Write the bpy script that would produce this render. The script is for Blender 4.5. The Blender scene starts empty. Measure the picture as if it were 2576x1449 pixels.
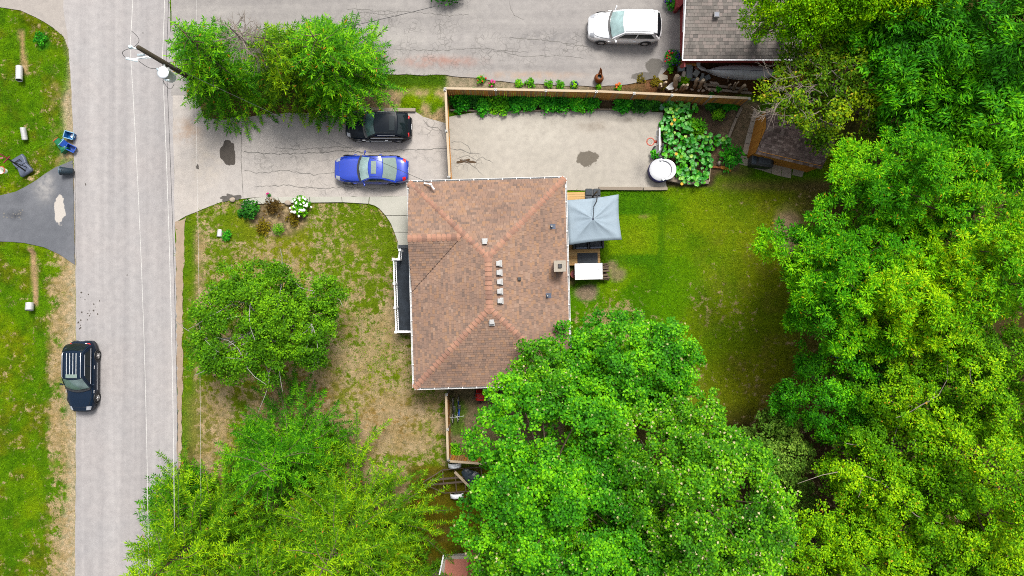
import bpy, math, random
import numpy as np
from mathutils import Vector, Matrix
R = math.radians
rnd = random.Random(7)
rng = np.random.default_rng(7)
scene = bpy.context.scene

# ------------------------------------------------------------------ camera, sky, sun, exposure
CAM_H, FPX = 45.0, 1732.0            # height above the ground, focal length in 2576-wide picture units
cam_data = bpy.data.cameras.new('camera'); cam = bpy.data.objects.new('camera', cam_data)
scene.collection.objects.link(cam); scene.camera = cam
cam.location = (0, 0, CAM_H); cam.rotation_euler = (0, 0, 0)
cam_data.sensor_width = 36.0; cam_data.lens = 36.0*FPX/2576.0
cam_data.clip_start = 0.5; cam_data.clip_end = 1500

SUN_EL, SUN_AZ = 58.0, 18.0          # azimuth clockwise from picture-up (+Y)
world = bpy.data.worlds.new('World'); scene.world = world; world.use_nodes = True
wn = world.node_tree; wn.nodes.clear()
sky = wn.nodes.new('ShaderNodeTexSky'); sky.sky_type = 'NISHITA'; sky.sun_disc = False
sky.sun_elevation = R(SUN_EL); sky.sun_rotation = R(SUN_AZ); sky.air_density = 1.0; sky.dust_density = 4.0
hs = wn.nodes.new('ShaderNodeHueSaturation'); hs.inputs['Saturation'].default_value = 0.22   # thin overcast
bg = wn.nodes.new('ShaderNodeBackground'); bg.inputs['Strength'].default_value = 0.10
wo = wn.nodes.new('ShaderNodeOutputWorld')
wn.links.new(sky.outputs[0], hs.inputs['Color']); wn.links.new(hs.outputs[0], bg.inputs['Color'])
wn.links.new(bg.outputs[0], wo.inputs['Surface'])
sun_d = bpy.data.lights.new('sun', 'SUN'); sun_d.energy = 2.0; sun_d.angle = R(18); sun_d.color = (1.0, 0.95, 0.87)
sun = bpy.data.objects.new('sun', sun_d); scene.collection.objects.link(sun)
sv = Vector((math.sin(R(SUN_AZ))*math.cos(R(SUN_EL)), math.cos(R(SUN_AZ))*math.cos(R(SUN_EL)), math.sin(R(SUN_EL))))
sun.rotation_euler = (-sv).to_track_quat('-Z', 'Y').to_euler()
vs = scene.view_settings
vs.view_transform = 'Standard'; vs.look = 'None'; vs.gamma = 1.0; vs.use_curve_mapping = False
vs.exposure = 1.53
scene.cycles.max_bounces = 6; scene.cycles.diffuse_bounces = 4; scene.cycles.transmission_bounces = 4
scene.cycles.transparent_max_bounces = 4; scene.cycles.use_denoising = False; scene.cycles.filter_width = 1.0

# ------------------------------------------------------------------ helpers
def at(x, y, z=0.0):
    """A point of the photograph (2576-wide units) at height z, in metres."""
    k = (CAM_H - z)/FPX
    return Vector(((x-1288.0)*k, (724.5-y)*k, z))
def at2(x, y, z=0.0):
    p = at(x, y, z); return (p.x, p.y)
G = FPX/CAM_H                        # picture units per metre on the ground
K_ALB = 0.40
def lin(c):
    c /= 255.0
    return c/12.92 if c <= 0.04045 else ((c+0.055)/1.055)**2.4
def C(r, g, b, k=K_ALB):
    """Base colour of a surface that photographs as r, g, b in the open."""
    return (lin(r)*k, lin(g)*k, lin(b)*k, 1.0)
def tag(o, label=None, cat=None, group=None, kind=None):
    if label: o['label'] = label
    if cat: o['category'] = cat
    if group: o['group'] = group
    if kind: o['kind'] = kind
    return o
def link(o, parent=None):
    scene.collection.objects.link(o)
    if parent is not None: o.parent = parent
    return o
def thing(name, label, cat, loc=(0, 0, 0), rz=0.0, group=None):
    o = bpy.data.objects.new(name, None); o.empty_display_size = 0.2
    o.location = loc; o.rotation_euler = (0, 0, rz)
    return tag(link(o), label, cat, group)
def copy_tree(o, parent=None):
    c = o.copy(); scene.collection.objects.link(c)
    if parent is not None: c.parent = parent
    for ch in list(o.children): copy_tree(ch, c)
    return c
def mesh_np(name, V, F, smooth=False):
    V = np.asarray(V, dtype=np.float32); F = np.asarray(F, dtype=np.int32)
    me = bpy.data.meshes.new(name); k = F.shape[1]
    me.vertices.add(len(V)); me.vertices.foreach_set('co', V.ravel())
    me.loops.add(F.size); me.loops.foreach_set('vertex_index', F.ravel())
    me.polygons.add(len(F)); me.polygons.foreach_set('loop_start', np.arange(0, F.size, k, dtype=np.int32))
    if smooth: me.polygons.foreach_set('use_smooth', np.ones(len(F), dtype=bool))
    me.update(calc_edges=True); me.validate()
    return me
def obj_me(name, me, mat, parent=None, loc=None, rot=None, scale=None):
    o = bpy.data.objects.new(name, me)
    if mat is not None and len(me.materials) == 0: me.materials.append(mat)
    if loc is not None: o.location = loc
    if rot is not None: o.rotation_euler = rot
    if scale is not None: o.scale = scale
    return link(o, parent)

class MB:
    """Collects shapes; build() links them as ONE mesh object."""
    def __init__(s): s.v = []; s.f = []
    def add(s, verts, faces):
        n = len(s.v); s.v += [tuple(p) for p in verts]; s.f += [tuple(i+n for i in f) for f in faces]; return s
    def box(s, c, d, rz=0.0, M=None):
        x, y, z = d[0]/2, d[1]/2, d[2]/2
        vs_ = [Vector((sx*x, sy*y, sz*z)) for sz in (-1, 1) for sy in (-1, 1) for sx in (-1, 1)]
        m = Matrix.Translation(Vector(c)) @ (M if M is not None else Matrix.Rotation(rz, 4, 'Z'))
        return s.add([m @ p for p in vs_], [(0,2,3,1),(4,5,7,6),(0,1,5,4),(2,6,7,3),(0,4,6,2),(1,3,7,5)])
    def bar(s, a, b, w, h, roll=0.0):
        a, b = Vector(a), Vector(b); d = b-a
        q = d.to_track_quat('X', 'Z').to_matrix().to_4x4() @ Matrix.Rotation(roll, 4, 'X')
        return s.box((a+b)/2, (d.length, w, h), M=q)
    def tube(s, pts, r, n=6, closed=False, caps=True):
        pts = [Vector(p) for p in pts]; k = len(pts)
        rs = r if isinstance(r, (list, tuple)) else [r]*k
        base = len(s.v); up = Vector((0, 0, 1)); prev = None
        for i, p in enumerate(pts):
            a = pts[(i-1) % k] if (i > 0 or closed) else p
            b = pts[(i+1) % k] if (i < k-1 or closed) else p
            t = (b-a).normalized() if (b-a).length > 1e-9 else Vector((0, 0, 1))
            if prev is None:
                u = t.cross(up)
                if u.length < 1e-3: u = t.cross(Vector((1, 0, 0)))
            else: u = prev - t*prev.dot(t)
            if u.length < 1e-6: u = t.orthogonal()
            u.normalize(); w = t.cross(u); prev = u
            for j in range(n):
                an = 2*math.pi*j/n
                s.v.append(tuple(p + (u*math.cos(an)+w*math.sin(an))*rs[i]))
        for i in range(k if closed else k-1):
            i2 = (i+1) % k
            for j in range(n):
                j2 = (j+1) % n
                s.f.append((base+i*n+j, base+i*n+j2, base+i2*n+j2, base+i2*n+j))
        if caps and not closed:
            s.f.append(tuple(base+j for j in reversed(range(n)))); s.f.append(tuple(base+(k-1)*n+j for j in range(n)))
        return s
    def prism(s, poly, z0, z1):
        n = len(poly); a = sum(poly[i][0]*poly[(i+1) % n][1]-poly[(i+1) % n][0]*poly[i][1] for i in range(n))
        if a < 0: poly = list(reversed(poly))
        return s.add([(p[0], p[1], z0) for p in poly]+[(p[0], p[1], z1) for p in poly],
                     [tuple(reversed(range(n))), tuple(range(n, 2*n))]+[(i, (i+1) % n, n+(i+1) % n, n+i) for i in range(n)])
    def sheet(s, poly, z):
        n = len(poly); a = sum(poly[i][0]*poly[(i+1) % n][1]-poly[(i+1) % n][0]*poly[i][1] for i in range(n))
        if a < 0: poly = list(reversed(poly))
        return s.add([(p[0], p[1], z) for p in poly], [tuple(range(n))])
    def lathe(s, prof, c=(0, 0, 0), n=20, cap0=True, cap1=True):
        c = Vector(c); b = len(s.v)
        for r_, z_ in prof:
            for j in range(n):
                a = 2*math.pi*j/n; s.v.append((c.x+r_*math.cos(a), c.y+r_*math.sin(a), c.z+z_))
        for i in range(len(prof)-1):
            for j in range(n):
                s.f.append((b+i*n+j, b+i*n+(j+1) % n, b+(i+1)*n+(j+1) % n, b+(i+1)*n+j))
        if cap0: s.f.append(tuple(b+j for j in reversed(range(n))))
        if cap1: s.f.append(tuple(b+(len(prof)-1)*n+j for j in range(n)))
        return s
    def loft(s, rings, cap=True, closed=True):
        b = len(s.v); n = len(rings[0])
        for r_ in rings: s.v += [tuple(p) for p in r_]
        for i in range(len(rings)-1):
            for j in range(n if closed else n-1):
                s.f.append((b+i*n+j, b+i*n+(j+1) % n, b+(i+1)*n+(j+1) % n, b+(i+1)*n+j))
        if cap: s.f.append(tuple(b+j for j in reversed(range(n)))); s.f.append(tuple(b+(len(rings)-1)*n+j for j in range(n)))
        return s
    def grid(s, P):
        b = len(s.v); nr, nc = len(P), len(P[0])
        for row in P: s.v += [tuple(p) for p in row]
        s.f += [(b+i*nc+j, b+i*nc+j+1, b+(i+1)*nc+j+1, b+(i+1)*nc+j) for i in range(nr-1) for j in range(nc-1)]
        return s
    def blob(s, c, d, seed=0, n=9, m=6, rough=0.18):
        """an uneven stone"""
        r_ = random.Random(seed); rings = []
        ph = [r_.uniform(0, 6.28) for _ in range(4)]
        for i in range(1, m):
            a = math.pi*i/m; ring = []
            for j in range(n):
                t = 2*math.pi*j/n
                k = 1+rough*(math.sin(2*t+ph[0])*math.cos(a+ph[1])+0.6*math.sin(3*t+ph[2]+2*a))+r_.uniform(-rough, rough)*0.35
                ring.append((c[0]+d[0]/2*k*math.sin(a)*math.cos(t), c[1]+d[1]/2*k*math.sin(a)*math.sin(t), c[2]-d[2]/2*k*math.cos(a)))
            rings.append(ring)
        return s.loft(rings)
    def build(s, name, mat, parent=None, smooth=False, bevel=0.0, off=None):
        """off: world point that becomes the origin (the shapes were given in world coordinates)"""
        vv = s.v
        if off is not None: vv = [(p[0]-off[0], p[1]-off[1], p[2]-off[2]) for p in vv]
        me = bpy.data.meshes.new(name); me.from_pydata(vv, [], s.f); me.update()
        if smooth: me.polygons.foreach_set('use_smooth', np.ones(len(me.polygons), dtype=bool))
        o = bpy.data.objects.new(name, me); me.materials.append(mat); link(o, parent)
        if off is not None and parent is None: o.location = off
        if bevel:
            b = o.modifiers.new('bevel', 'BEVEL'); b.width = bevel; b.segments = 2; b.limit_method = 'ANGLE'
        return o

# vectorised value noise (numpy) for the vegetation map and crowns
def vnoise(x, y, seed=0):
    xi = np.floor(x).astype(np.int64); yi = np.floor(y).astype(np.int64); xf = x-xi; yf = y-yi
    def h(a, b):
        n = (a*374761393 + b*668265263 + seed*982451653) & 0x7fffffff
        n = ((n ^ (n >> 13))*1274126177) & 0x7fffffff
        return ((n ^ (n >> 16)) & 0xffff)/65535.0
    u = xf*xf*(3-2*xf); v = yf*yf*(3-2*yf)
    return (h(xi, yi)*(1-u)+h(xi+1, yi)*u)*(1-v)+(h(xi, yi+1)*(1-u)+h(xi+1, yi+1)*u)*v
def fbm(x, y, sc, octv=4, seed=0):
    t = np.zeros_like(x); a = 0.5; s = sc; tot = 0
    for o in range(octv):
        t += a*vnoise(x*s+o*17.3, y*s-o*9.1, seed+o); tot += a; a *= 0.5; s *= 2.03
    return t/tot
def sstep(a, b, x):
    t = np.clip((x-a)/(b-a), 0, 1); return t*t*(3-2*t)
def inpoly(x, y, poly):
    ins = np.zeros(x.shape, dtype=bool); n = len(poly)
    for i in range(n):
        x1, y1 = poly[i]; x2, y2 = poly[(i+1) % n]
        if y1 == y2: continue
        c = ((y1 > y) != (y2 > y)) & (x < (x2-x1)*(y-y1)/(y2-y1)+x1); ins ^= c
    return ins
def rough_edge(poly, step=0.5, amp=0.05, seed=1):
    """subdivides an outline and jitters it, as worn edges are"""
    r_ = random.Random(seed); out = []
    n = len(poly)
    for i in range(n):
        a, b = poly[i], poly[(i+1) % n]; L = math.hypot(b[0]-a[0], b[1]-a[1]); k = max(1, int(L/step))
        for j in range(k):
            t = j/k; jx, jy = (r_.uniform(-amp, amp), r_.uniform(-amp, amp))
            out.append((a[0]+(b[0]-a[0])*t+jx, a[1]+(b[1]-a[1])*t+jy))
    return out
def spline(pts, k=6, closed=False):
    n = len(pts); out = []
    for i in range(n if closed else n-1):
        p = [pts[(i+j-1) % n] if closed else pts[min(max(i+j-1, 0), n-1)] for j in range(4)]
        for q in range(k):
            t = q/k
            out.append(tuple(0.5*((2*p[1][c])+(-p[0][c]+p[2][c])*t+(2*p[0][c]-5*p[1][c]+4*p[2][c]-p[3][c])*t*t+(-p[0][c]+3*p[1][c]-3*p[2][c]+p[3][c])*t**3) for c in range(len(pts[0]))))
    if not closed: out.append(tuple(pts[-1]))
    return out

# ------------------------------------------------------------------ materials
class NT:
    def __init__(s, name):
        s.m = bpy.data.materials.new(name); s.m.use_nodes = True; s.t = s.m.node_tree; s.t.nodes.clear()
        s.out = s.t.nodes.new('ShaderNodeOutputMaterial')
    def n(s, ty, **kw):
        nd = s.t.nodes.new(ty)
        for k, v in kw.items():
            if hasattr(nd, k): setattr(nd, k, v)
        return nd
    def l(s, a, b): s.t.links.new(a, b)
    def pos(s):
        if not hasattr(s, '_p'): s._p = s.n('ShaderNodeNewGeometry')
        return s._p.outputs['Position']
    def objco(s):
        if not hasattr(s, '_o'): s._o = s.n('ShaderNodeTexCoord')
        return s._o.outputs['Object']
    def noise(s, scale, detail=3, rough=0.55, vec=None, stretch=None):
        nd = s.n('ShaderNodeTexNoise'); nd.inputs['Scale'].default_value = scale
        nd.inputs['Detail'].default_value = detail; nd.inputs['Roughness'].default_value = rough
        v = vec if vec is not None else s.pos()
        if stretch is not None:
            mp = s.n('ShaderNodeMapping'); mp.inputs['Scale'].default_value = stretch; s.l(v, mp.inputs['Vector']); v = mp.outputs[0]
        s.l(v, nd.inputs['Vector']); return nd.outputs['Fac']
    def rng(s, v, a, b, c=0.0, d=1.0, smooth=False):
        nd = s.n('ShaderNodeMapRange')
        if smooth: nd.interpolation_type = 'SMOOTHSTEP'
        for i, q in enumerate((a, b, c, d)): nd.inputs[1+i].default_value = q
        s.l(v, nd.inputs[0]); return nd.outputs[0]
    def math(s, op, a, b=None):
        nd = s.n('ShaderNodeMath', operation=op)
        for i, q in enumerate((a, b)):
            if q is None: continue
            if isinstance(q, (int, float)): nd.inputs[i].default_value = q
            else: s.l(q, nd.inputs[i])
        return nd.outputs[0]
    def mix(s, f, a, b, mode='MIX'):
        nd = s.n('ShaderNodeMix', data_type='RGBA', blend_type=mode)
        for sock, q in ((nd.inputs[0], f), (nd.inputs[6], a), (nd.inputs[7], b)):
            if isinstance(q, (int, float)): sock.default_value = q
            elif isinstance(q, tuple): sock.default_value = q
            else: s.l(q, sock)
        return nd.outputs[2]
    def ramp(s, f, stops):
        nd = s.n('ShaderNodeValToRGB'); e = nd.color_ramp.elements
        while len(e) < len(stops): e.new(0.5)
        for i, (p, c) in enumerate(stops): e[i].position = p; e[i].color = c
        s.l(f, nd.inputs[0]); return nd.outputs[0]
    def bump(s, h, strength=0.3, dist=0.02):
        nd = s.n('ShaderNodeBump'); nd.inputs['Strength'].default_value = strength; nd.inputs['Distance'].default_value = dist
        s.l(h, nd.inputs['Height']); return nd.outputs[0]
    def ellipse(s, cx, cy, rx, ry, soft=0.45):
        sub = s.n('ShaderNodeVectorMath', operation='SUBTRACT'); s.l(s.pos(), sub.inputs[0]); sub.inputs[1].default_value = (cx, cy, 0)
        mul = s.n('ShaderNodeVectorMath', operation='MULTIPLY'); s.l(sub.outputs[0], mul.inputs[0]); mul.inputs[1].default_value = (1/rx, 1/ry, 0)
        ln = s.n('ShaderNodeVectorMath', operation='LENGTH'); s.l(mul.outputs[0], ln.inputs[0])
        return s.rng(ln.outputs['Value'], 1.0, soft, 0.0, 1.0, True)
    def bsdf(s, col, rough=0.85, spec=0.3, metal=0.0, normal=None, coat=0.0, **kw):
        b = s.n('ShaderNodeBsdfPrincipled')
        if isinstance(col, tuple): b.inputs['Base Color'].default_value = col
        else: s.l(col, b.inputs['Base Color'])
        if isinstance(rough, (int, float)): b.inputs['Roughness'].default_value = rough
        else: s.l(rough, b.inputs['Roughness'])
        b.inputs['Specular IOR Level'].default_value = spec; b.inputs['Metallic'].default_value = metal
        b.inputs['Coat Weight'].default_value = coat; b.inputs['Coat Roughness'].default_value = 0.03
        if normal is not None: s.l(normal, b.inputs['Normal'])
        return b
    def done(s, b): s.l(b.outputs[0], s.out.inputs['Surface']); return s.m

def plain(name, col, rough=0.6, spec=0.4, metal=0.0, coat=0.0, var=0.12, scale=6.0):
    t = NT(name); nz = t.noise(scale, 4, 0.6, t.objco())
    dark = tuple(c*(1-var) for c in col[:3])+(1,); light = tuple(min(1, c*(1+var)) for c in col[:3])+(1,)
    c = t.mix(t.rng(nz, 0.3, 0.7), dark, light)
    return t.done(t.bsdf(c, t.rng(nz, 0.3, 0.7, rough*0.9, min(1, rough*1.1)), spec, metal, None, coat))
def wood(name, cols, rough=0.8, stretch=(1.5, 1.5, 1.5), per='object'):
    t = NT(name)
    if per == 'object': rv = t.n('ShaderNodeObjectInfo').outputs['Random']
    else: rv = t.n('ShaderNodeNewGeometry').outputs['Random Per Island']
    n1 = t.noise(9, 4, 0.6, t.pos(), stretch)
    base = t.ramp(rv, [(i/(len(cols)-1), c) for i, c in enumerate(cols)])
    c = t.mix(t.rng(n1, 0.35, 0.75), base, (0.5, 0.46, 0.42, 1), 'MULTIPLY')
    c = t.mix(0.35, base, c)
    return t.done(t.bsdf(c, rough, 0.25, 0, t.bump(n1, 0.25, 0.01)))
def leafmat(name, dark, mid, light, scale=0.5, trans=0.22, rough=0.5, spec=0.35, extra=None):
    lk = lambda q, m: (q[0]*m*0.98, q[1]*m, q[2]*m*0.3, 1)
    dark, mid, light = lk(dark, 0.66), lk(mid, 1.12), lk(light, 1.5); spec *= 0.25; rough = 0.6
    t = NT(name); isl = t.n('ShaderNodeNewGeometry').outputs['Random Per Island']
    big = t.noise(scale, 2, 0.5)
    f = t.math('ADD', t.math('MULTIPLY', isl, 0.55), t.math('MULTIPLY', t.rng(big, 0.3, 0.7), 0.45))
    st = [(0.0, dark), (0.5, mid), (0.88, light)]
    col = t.ramp(f, st)
    if extra is not None:                                    # a few leaves of another colour
        col = t.mix(t.rng(isl, 1-extra[1], 1-extra[1]+0.004), col, extra[0])
    b = t.bsdf(col, rough, spec)
    tr = t.n('ShaderNodeBsdfTranslucent'); t.l(t.mix(1.0, col, (1.35, 1.3, 0.5, 1), 'MULTIPLY'), tr.inputs['Color'])
    mx = t.n('ShaderNodeMixShader'); mx.inputs[0].default_value = trans*0.6
    t.l(b.outputs[0], mx.inputs[1]); t.l(tr.outputs[0], mx.inputs[2]); t.l(mx.outputs[0], t.out.inputs['Surface'])
    return t.m
def asphalt(name, col, warm, crack_zones=(), streak=None, crack_scale=2.6, stains=()):
    t = NT(name)
    n1 = t.noise(0.22, 4, 0.6); n2 = t.noise(2.2, 4, 0.6); n3 = t.noise(55, 2, 0.6)
    c = t.mix(t.rng(n1, 0.3, 0.7), col, warm)
    c = t.mix(t.rng(n2, 0.25, 0.75), c, t.mix(1.0, c, (0.78, 0.78, 0.79, 1), 'MULTIPLY'))
    c = t.mix(t.rng(n3, 0.25, 0.8), t.mix(1.0, c, (0.76, 0.76, 0.77, 1), 'MULTIPLY'), t.mix(1.0, c, (1.16, 1.15, 1.13, 1), 'MULTIPLY'))
    if streak is not None:
        n4 = t.noise(1.0, 3, 0.5, t.pos(), streak); c = t.mix(t.rng(n4, 0.35, 0.7), c, t.mix(1.0, c, (0.8, 0.8, 0.81, 1), 'MULTIPLY'))
    for cx, cy, rx, ry, cc, k in stains:
        m = t.ellipse(cx, cy, rx, ry, 0.1); n5 = t.noise(1.3, 5, 0.65)
        if k >= 0.9: v = t.rng(t.math('ADD', m, t.math('MULTIPLY', t.math('SUBTRACT', n5, 0.5), 1.6)), 0.36, 0.5, 0, k, True)
        else: v = t.math('MULTIPLY', t.math('MULTIPLY', m, t.rng(n5, 0.35, 0.62)), k)
        c = t.mix(v, c, cc)
    h = n3
    if crack_zones:
        mk = None
        for (cx, cy, rx, ry) in crack_zones:
            e = t.ellipse(cx, cy, rx, ry, 0.35); mk = e if mk is None else t.math('MAXIMUM', mk, e)
        wv = t.n('ShaderNodeTexNoise'); wv.inputs['Scale'].default_value = 1.3; t.l(t.pos(), wv.inputs['Vector'])
        ad = t.n('ShaderNodeVectorMath', operation='MULTIPLY_ADD'); t.l(wv.outputs['Color'], ad.inputs[0]); ad.inputs[1].default_value = (0.5, 0.5, 0); t.l(t.pos(), ad.inputs[2])
        vo = t.n('ShaderNodeTexVoronoi'); vo.feature = 'DISTANCE_TO_EDGE'; vo.inputs['Scale'].default_value = crack_scale; t.l(ad.outputs[0], vo.inputs['Vector'])
        line = t.rng(vo.outputs['Distance'], 0.075, 0.0, 0.0, 1.0)
        gate = t.rng(t.noise(0.8, 4, 0.65), 0.42, 0.6)
        cr = t.math('MULTIPLY', t.math('MULTIPLY', line, mk), gate)
        c = t.mix(t.math('MULTIPLY', cr, 0.6), c, (0.06, 0.057, 0.052, 1))
        h = t.math('SUBTRACT', n3, t.math('MULTIPLY', cr, 2.0))
    return t.done(t.bsdf(c, 0.92, 0.2, 0, t.bump(h, 0.35, 0.012)))
# ------------------------------------------------------------------ material palette
def gp(x, y): p = at(x, y); return (p.x, p.y)
def zone(x, y, rx, ry): return gp(x, y)+(rx/G, ry/G)
M = {}
M['road'] = asphalt('road_asphalt', C(207, 204, 204), C(213, 207, 205), streak=(1.6, 0.03, 1))
M['drive'] = asphalt('driveway_asphalt', C(218, 212, 207), C(226, 217, 208), [zone(740, 395, 170, 70), zone(820, 470, 200, 35), zone(1190, 400, 90, 55), zone(1085, 385, 80, 30), zone(1080, 320, 70, 35)], None, 2.4,
    [zone(520, 400, 70, 110)+(C(222, 210, 195), 0.7), zone(470, 330, 60, 50)+(C(185, 150, 118), 0.6), zone(740, 320, 150, 60)+(C(172, 170, 168), 0.7)])
M['court'] = asphalt('court_asphalt', C(212, 205, 192), C(224, 216, 204), [zone(1175, 405, 80, 40)], None, 2.6,
    [zone(1478, 399, 44, 34)+(C(118, 110, 98), 0.92), zone(1490, 318, 60, 25)+(C(120, 100, 80), 0.5), zone(1580, 300, 60, 14)+(C(95, 85, 75), 0.55), zone(1330, 330, 200, 70)+(C(226, 219, 206), 0.6)])
M['ndrive'] = asphalt('neighbour_driveway', C(192, 187, 184), C(206, 201, 196), [zone(1180, 130, 330, 70), zone(1420, 110, 200, 60), zone(1000, 60, 300, 50)], (0.05, 1.2, 1), 3.0,
    [zone(1622, 193, 58, 20)+(C(120, 116, 110), 0.92), zone(1646, 168, 34, 36)+(C(118, 114, 108), 0.92), zone(1400, 95, 200, 25)+(C(140, 137, 137), 0.8), zone(1100, 155, 160, 25)+(C(190, 110, 75), 0.5), zone(1330, 190, 200, 16)+(C(205, 170, 140), 0.6)])
M['dark_drive'] = asphalt('dark_driveway', C(118, 122, 130), C(138, 141, 148), (), None, 2.4,
    [zone(150, 530, 22, 60)+(C(222, 214, 205), 0.9), zone(112, 470, 40, 60)+(C(200, 196, 192), 0.8), zone(40, 540, 40, 22)+(C(70, 72, 78), 0.8)])
M['apron'] = asphalt('concrete_apron', C(198, 190, 184), C(206, 198, 190))
M['patch'] = asphalt('tar_patch', C(96, 90, 84), C(112, 104, 96))
M['wet'] = asphalt('wet_stain', C(116, 112, 108), C(128, 122, 114))
M['shoulder'] = asphalt('sandy_shoulder', C(212, 192, 168), C(196, 172, 146))
M['crack'] = plain('dark_asphalt_mark', (0.105, 0.10, 0.092, 1), 0.95, 0.1)  # flat dark tone for crack ribbons and some oil spots
t = NT('pale_concrete'); n1 = t.noise(0.8, 5, 0.6); n2 = t.noise(25, 3, 0.6)
c = t.mix(t.rng(n1, 0.3, 0.7), C(205, 205, 192), C(222, 219, 208)); c = t.mix(t.rng(n2, 0.3, 0.7), c, t.mix(1.0, c, (0.88, 0.88, 0.88, 1), 'MULTIPLY'))
M['concrete'] = t.done(t.bsdf(c, 0.9, 0.25, 0, t.bump(n2, 0.2, 0.005)))
M['slab'] = wood('paving_stone', [C(186, 178, 160), C(200, 190, 176), C(214, 196, 178)], 0.9)
M['block'] = wood('concrete_block', [C(128, 138, 144), C(150, 158, 160), C(190, 192, 184)], 0.9)
t = NT('shingle_brown'); oi = t.n('ShaderNodeObjectInfo').outputs['Random']
SH = [(0.0, C(146, 124, 112)), (0.10, C(162, 136, 121)), (0.34, C(175, 144, 126)), (0.66, C(182, 148, 128)), (0.88, C(190, 150, 120)), (0.97, C(190, 158, 138))]
def shingle_mat(name, stops, island, moss=None):
    t = NT(name); rv = t.n('ShaderNodeNewGeometry').outputs['Random Per Island'] if island else t.n('ShaderNodeObjectInfo').outputs['Random']
    col = t.ramp(rv, stops); n = t.noise(40, 2, 0.6); col = t.mix(t.rng(n, 0.25, 0.8), t.mix(1.0, col, (0.8, 0.8, 0.8, 1), 'MULTIPLY'), t.mix(1.0, col, (1.12, 1.12, 1.12, 1), 'MULTIPLY'))
    n2 = t.noise(0.35, 4, 0.6); col = t.mix(t.rng(n2, 0.45, 0.72), col, t.mix(1.0, col, moss or (0.78, 0.78, 0.8, 1), 'MULTIPLY'))
    return t.done(t.bsdf(col, 0.93, 0.2, 0, t.bump(n, 0.3, 0.006)))
M['sh_obj'] = shingle_mat('brown_shingle', SH, False); M['sh_isl'] = shingle_mat('brown_shingles', SH, True)
CP = [(0.0, C(166, 130, 114)), (0.3, C(196, 148, 126)), (0.6, C(204, 153, 129)), (1.0, C(208, 160, 134))]
M['cap'] = shingle_mat('ridge_shingle', CP, False)
GS = [(0.0, C(128, 122, 118)), (0.3, C(144, 138, 132)), (0.6, C(158, 150, 144)), (0.9, C(168, 156, 150))]
M['gs_obj'] = shingle_mat('grey_shingle', GS, False, (0.62, 0.6, 0.58, 1)); M['gs_isl'] = shingle_mat('grey_shingles', GS, True, (0.62, 0.6, 0.58, 1))
DS = [(0.0, C(120, 102, 96)), (0.4, C(146, 126, 120)), (0.7, C(162, 140, 134)), (0.95, C(182, 162, 154))]
M['ds_obj'] = shingle_mat('dark_shingle', DS, False, (0.75, 0.72, 0.74, 1)); M['ds_isl'] = shingle_mat('dark_shingles', DS, True, (0.75, 0.72, 0.74, 1))
M['roofdeck'] = plain('roof_felt', C(96, 78, 70), 0.95, 0.1)
M['white'] = plain('white_paint', C(250, 250, 252, 0.78), 0.5, 0.4, var=0.05)
M['offwhite'] = plain('off_white_plastic', C(238, 240, 244, 0.72), 0.4, 0.4, var=0.06)
M['cover'] = plain('tub_cover', C(226, 228, 232, 0.5), 0.6, 0.3, var=0.05)  # greyer than the rail: shading between the two whites put into the colour
M['guttermetal'] = plain('white_gutter', C(238, 238, 238, 0.5), 0.5, 0.3, var=0.12, scale=3)
M['porchfloor'] = plain('porch_matting', (0.016, 0.02, 0.026, 1), 0.9, 0.15, var=0.4, scale=2)
M['siding'] = plain('white_siding', C(225, 222, 215), 0.7)
M['vent'] = plain('vent_metal', C(205, 205, 204), 0.45, 0.5, 0.2, var=0.1)
M['steel'] = plain('galvanised_steel', (0.42, 0.44, 0.45, 1), 0.4, 0.5, 0.7, var=0.2)
M['culvert'] = plain('ribbed_culvert', (0.34, 0.34, 0.34, 1), 0.45, 0.5, 0.3, var=0.15)
M['black'] = plain('black_plastic', (0.012, 0.013, 0.015, 1), 0.45, 0.4, var=0.3)
M['char'] = plain('charcoal_fabric', (0.035, 0.04, 0.046, 1), 0.85, 0.2, var=0.35, scale=14)
M['rubber'] = plain('tyre_rubber', (0.016, 0.016, 0.017, 1), 0.8, 0.25, var=0.3)
M['alloy'] = plain('wheel_alloy', (0.55, 0.54, 0.53, 1), 0.3, 0.5, 0.7)
M['chrome'] = plain('chrome_trim', (0.75, 0.76, 0.78, 1), 0.18, 0.5, 0.9, var=0.05)
M['glass'] = plain('tinted_glass', (0.006, 0.010, 0.012, 1), 0.05, 0.25, coat=0.1, var=0.2)
M['wind'] = plain('windscreen_glass', (0.075, 0.12, 0.115, 1), 0.06, 0.6, coat=0.5, var=0.45, scale=1.8)
M['wind_pale'] = plain('pale_windscreen', (0.2, 0.29, 0.29, 1), 0.06, 0.6, coat=0.5, var=0.35, scale=1.5)
M['wind_dark'] = plain('dark_windscreen', (0.022, 0.045, 0.045, 1), 0.05, 0.3, coat=0.1, var=0.5, scale=2.0)
M['sunroof'] = plain('sunroof_glass', (0.11, 0.15, 0.13, 1), 0.06, 0.6, coat=0.5)
M['red_lens'] = plain('red_lens', (0.45, 0.01, 0.012, 1), 0.15, 0.5, coat=0.5)
M['lens'] = plain('clear_lens', (0.22, 0.23, 0.25, 1), 0.1, 0.5, coat=0.5)
def paint(name, col, metal=0.0, rough=0.3, coat=0.8, spec=0.4):
    t = NT(name); n = t.noise(900, 1, 0.5); c = t.mix(t.rng(n, 0.3, 0.7), tuple(x*0.85 for x in col[:3])+(1,), tuple(min(1, x*1.15) for x in col[:3])+(1,))
    d = t.noise(3, 5, 0.65, t.objco())
    return t.done(t.bsdf(t.mix(t.rng(d, 0.5, 0.85, 0, 0.2), c, tuple(x*0.6+0.012 for x in col[:3])+(1,)), rough, spec, metal, None, coat))
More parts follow.
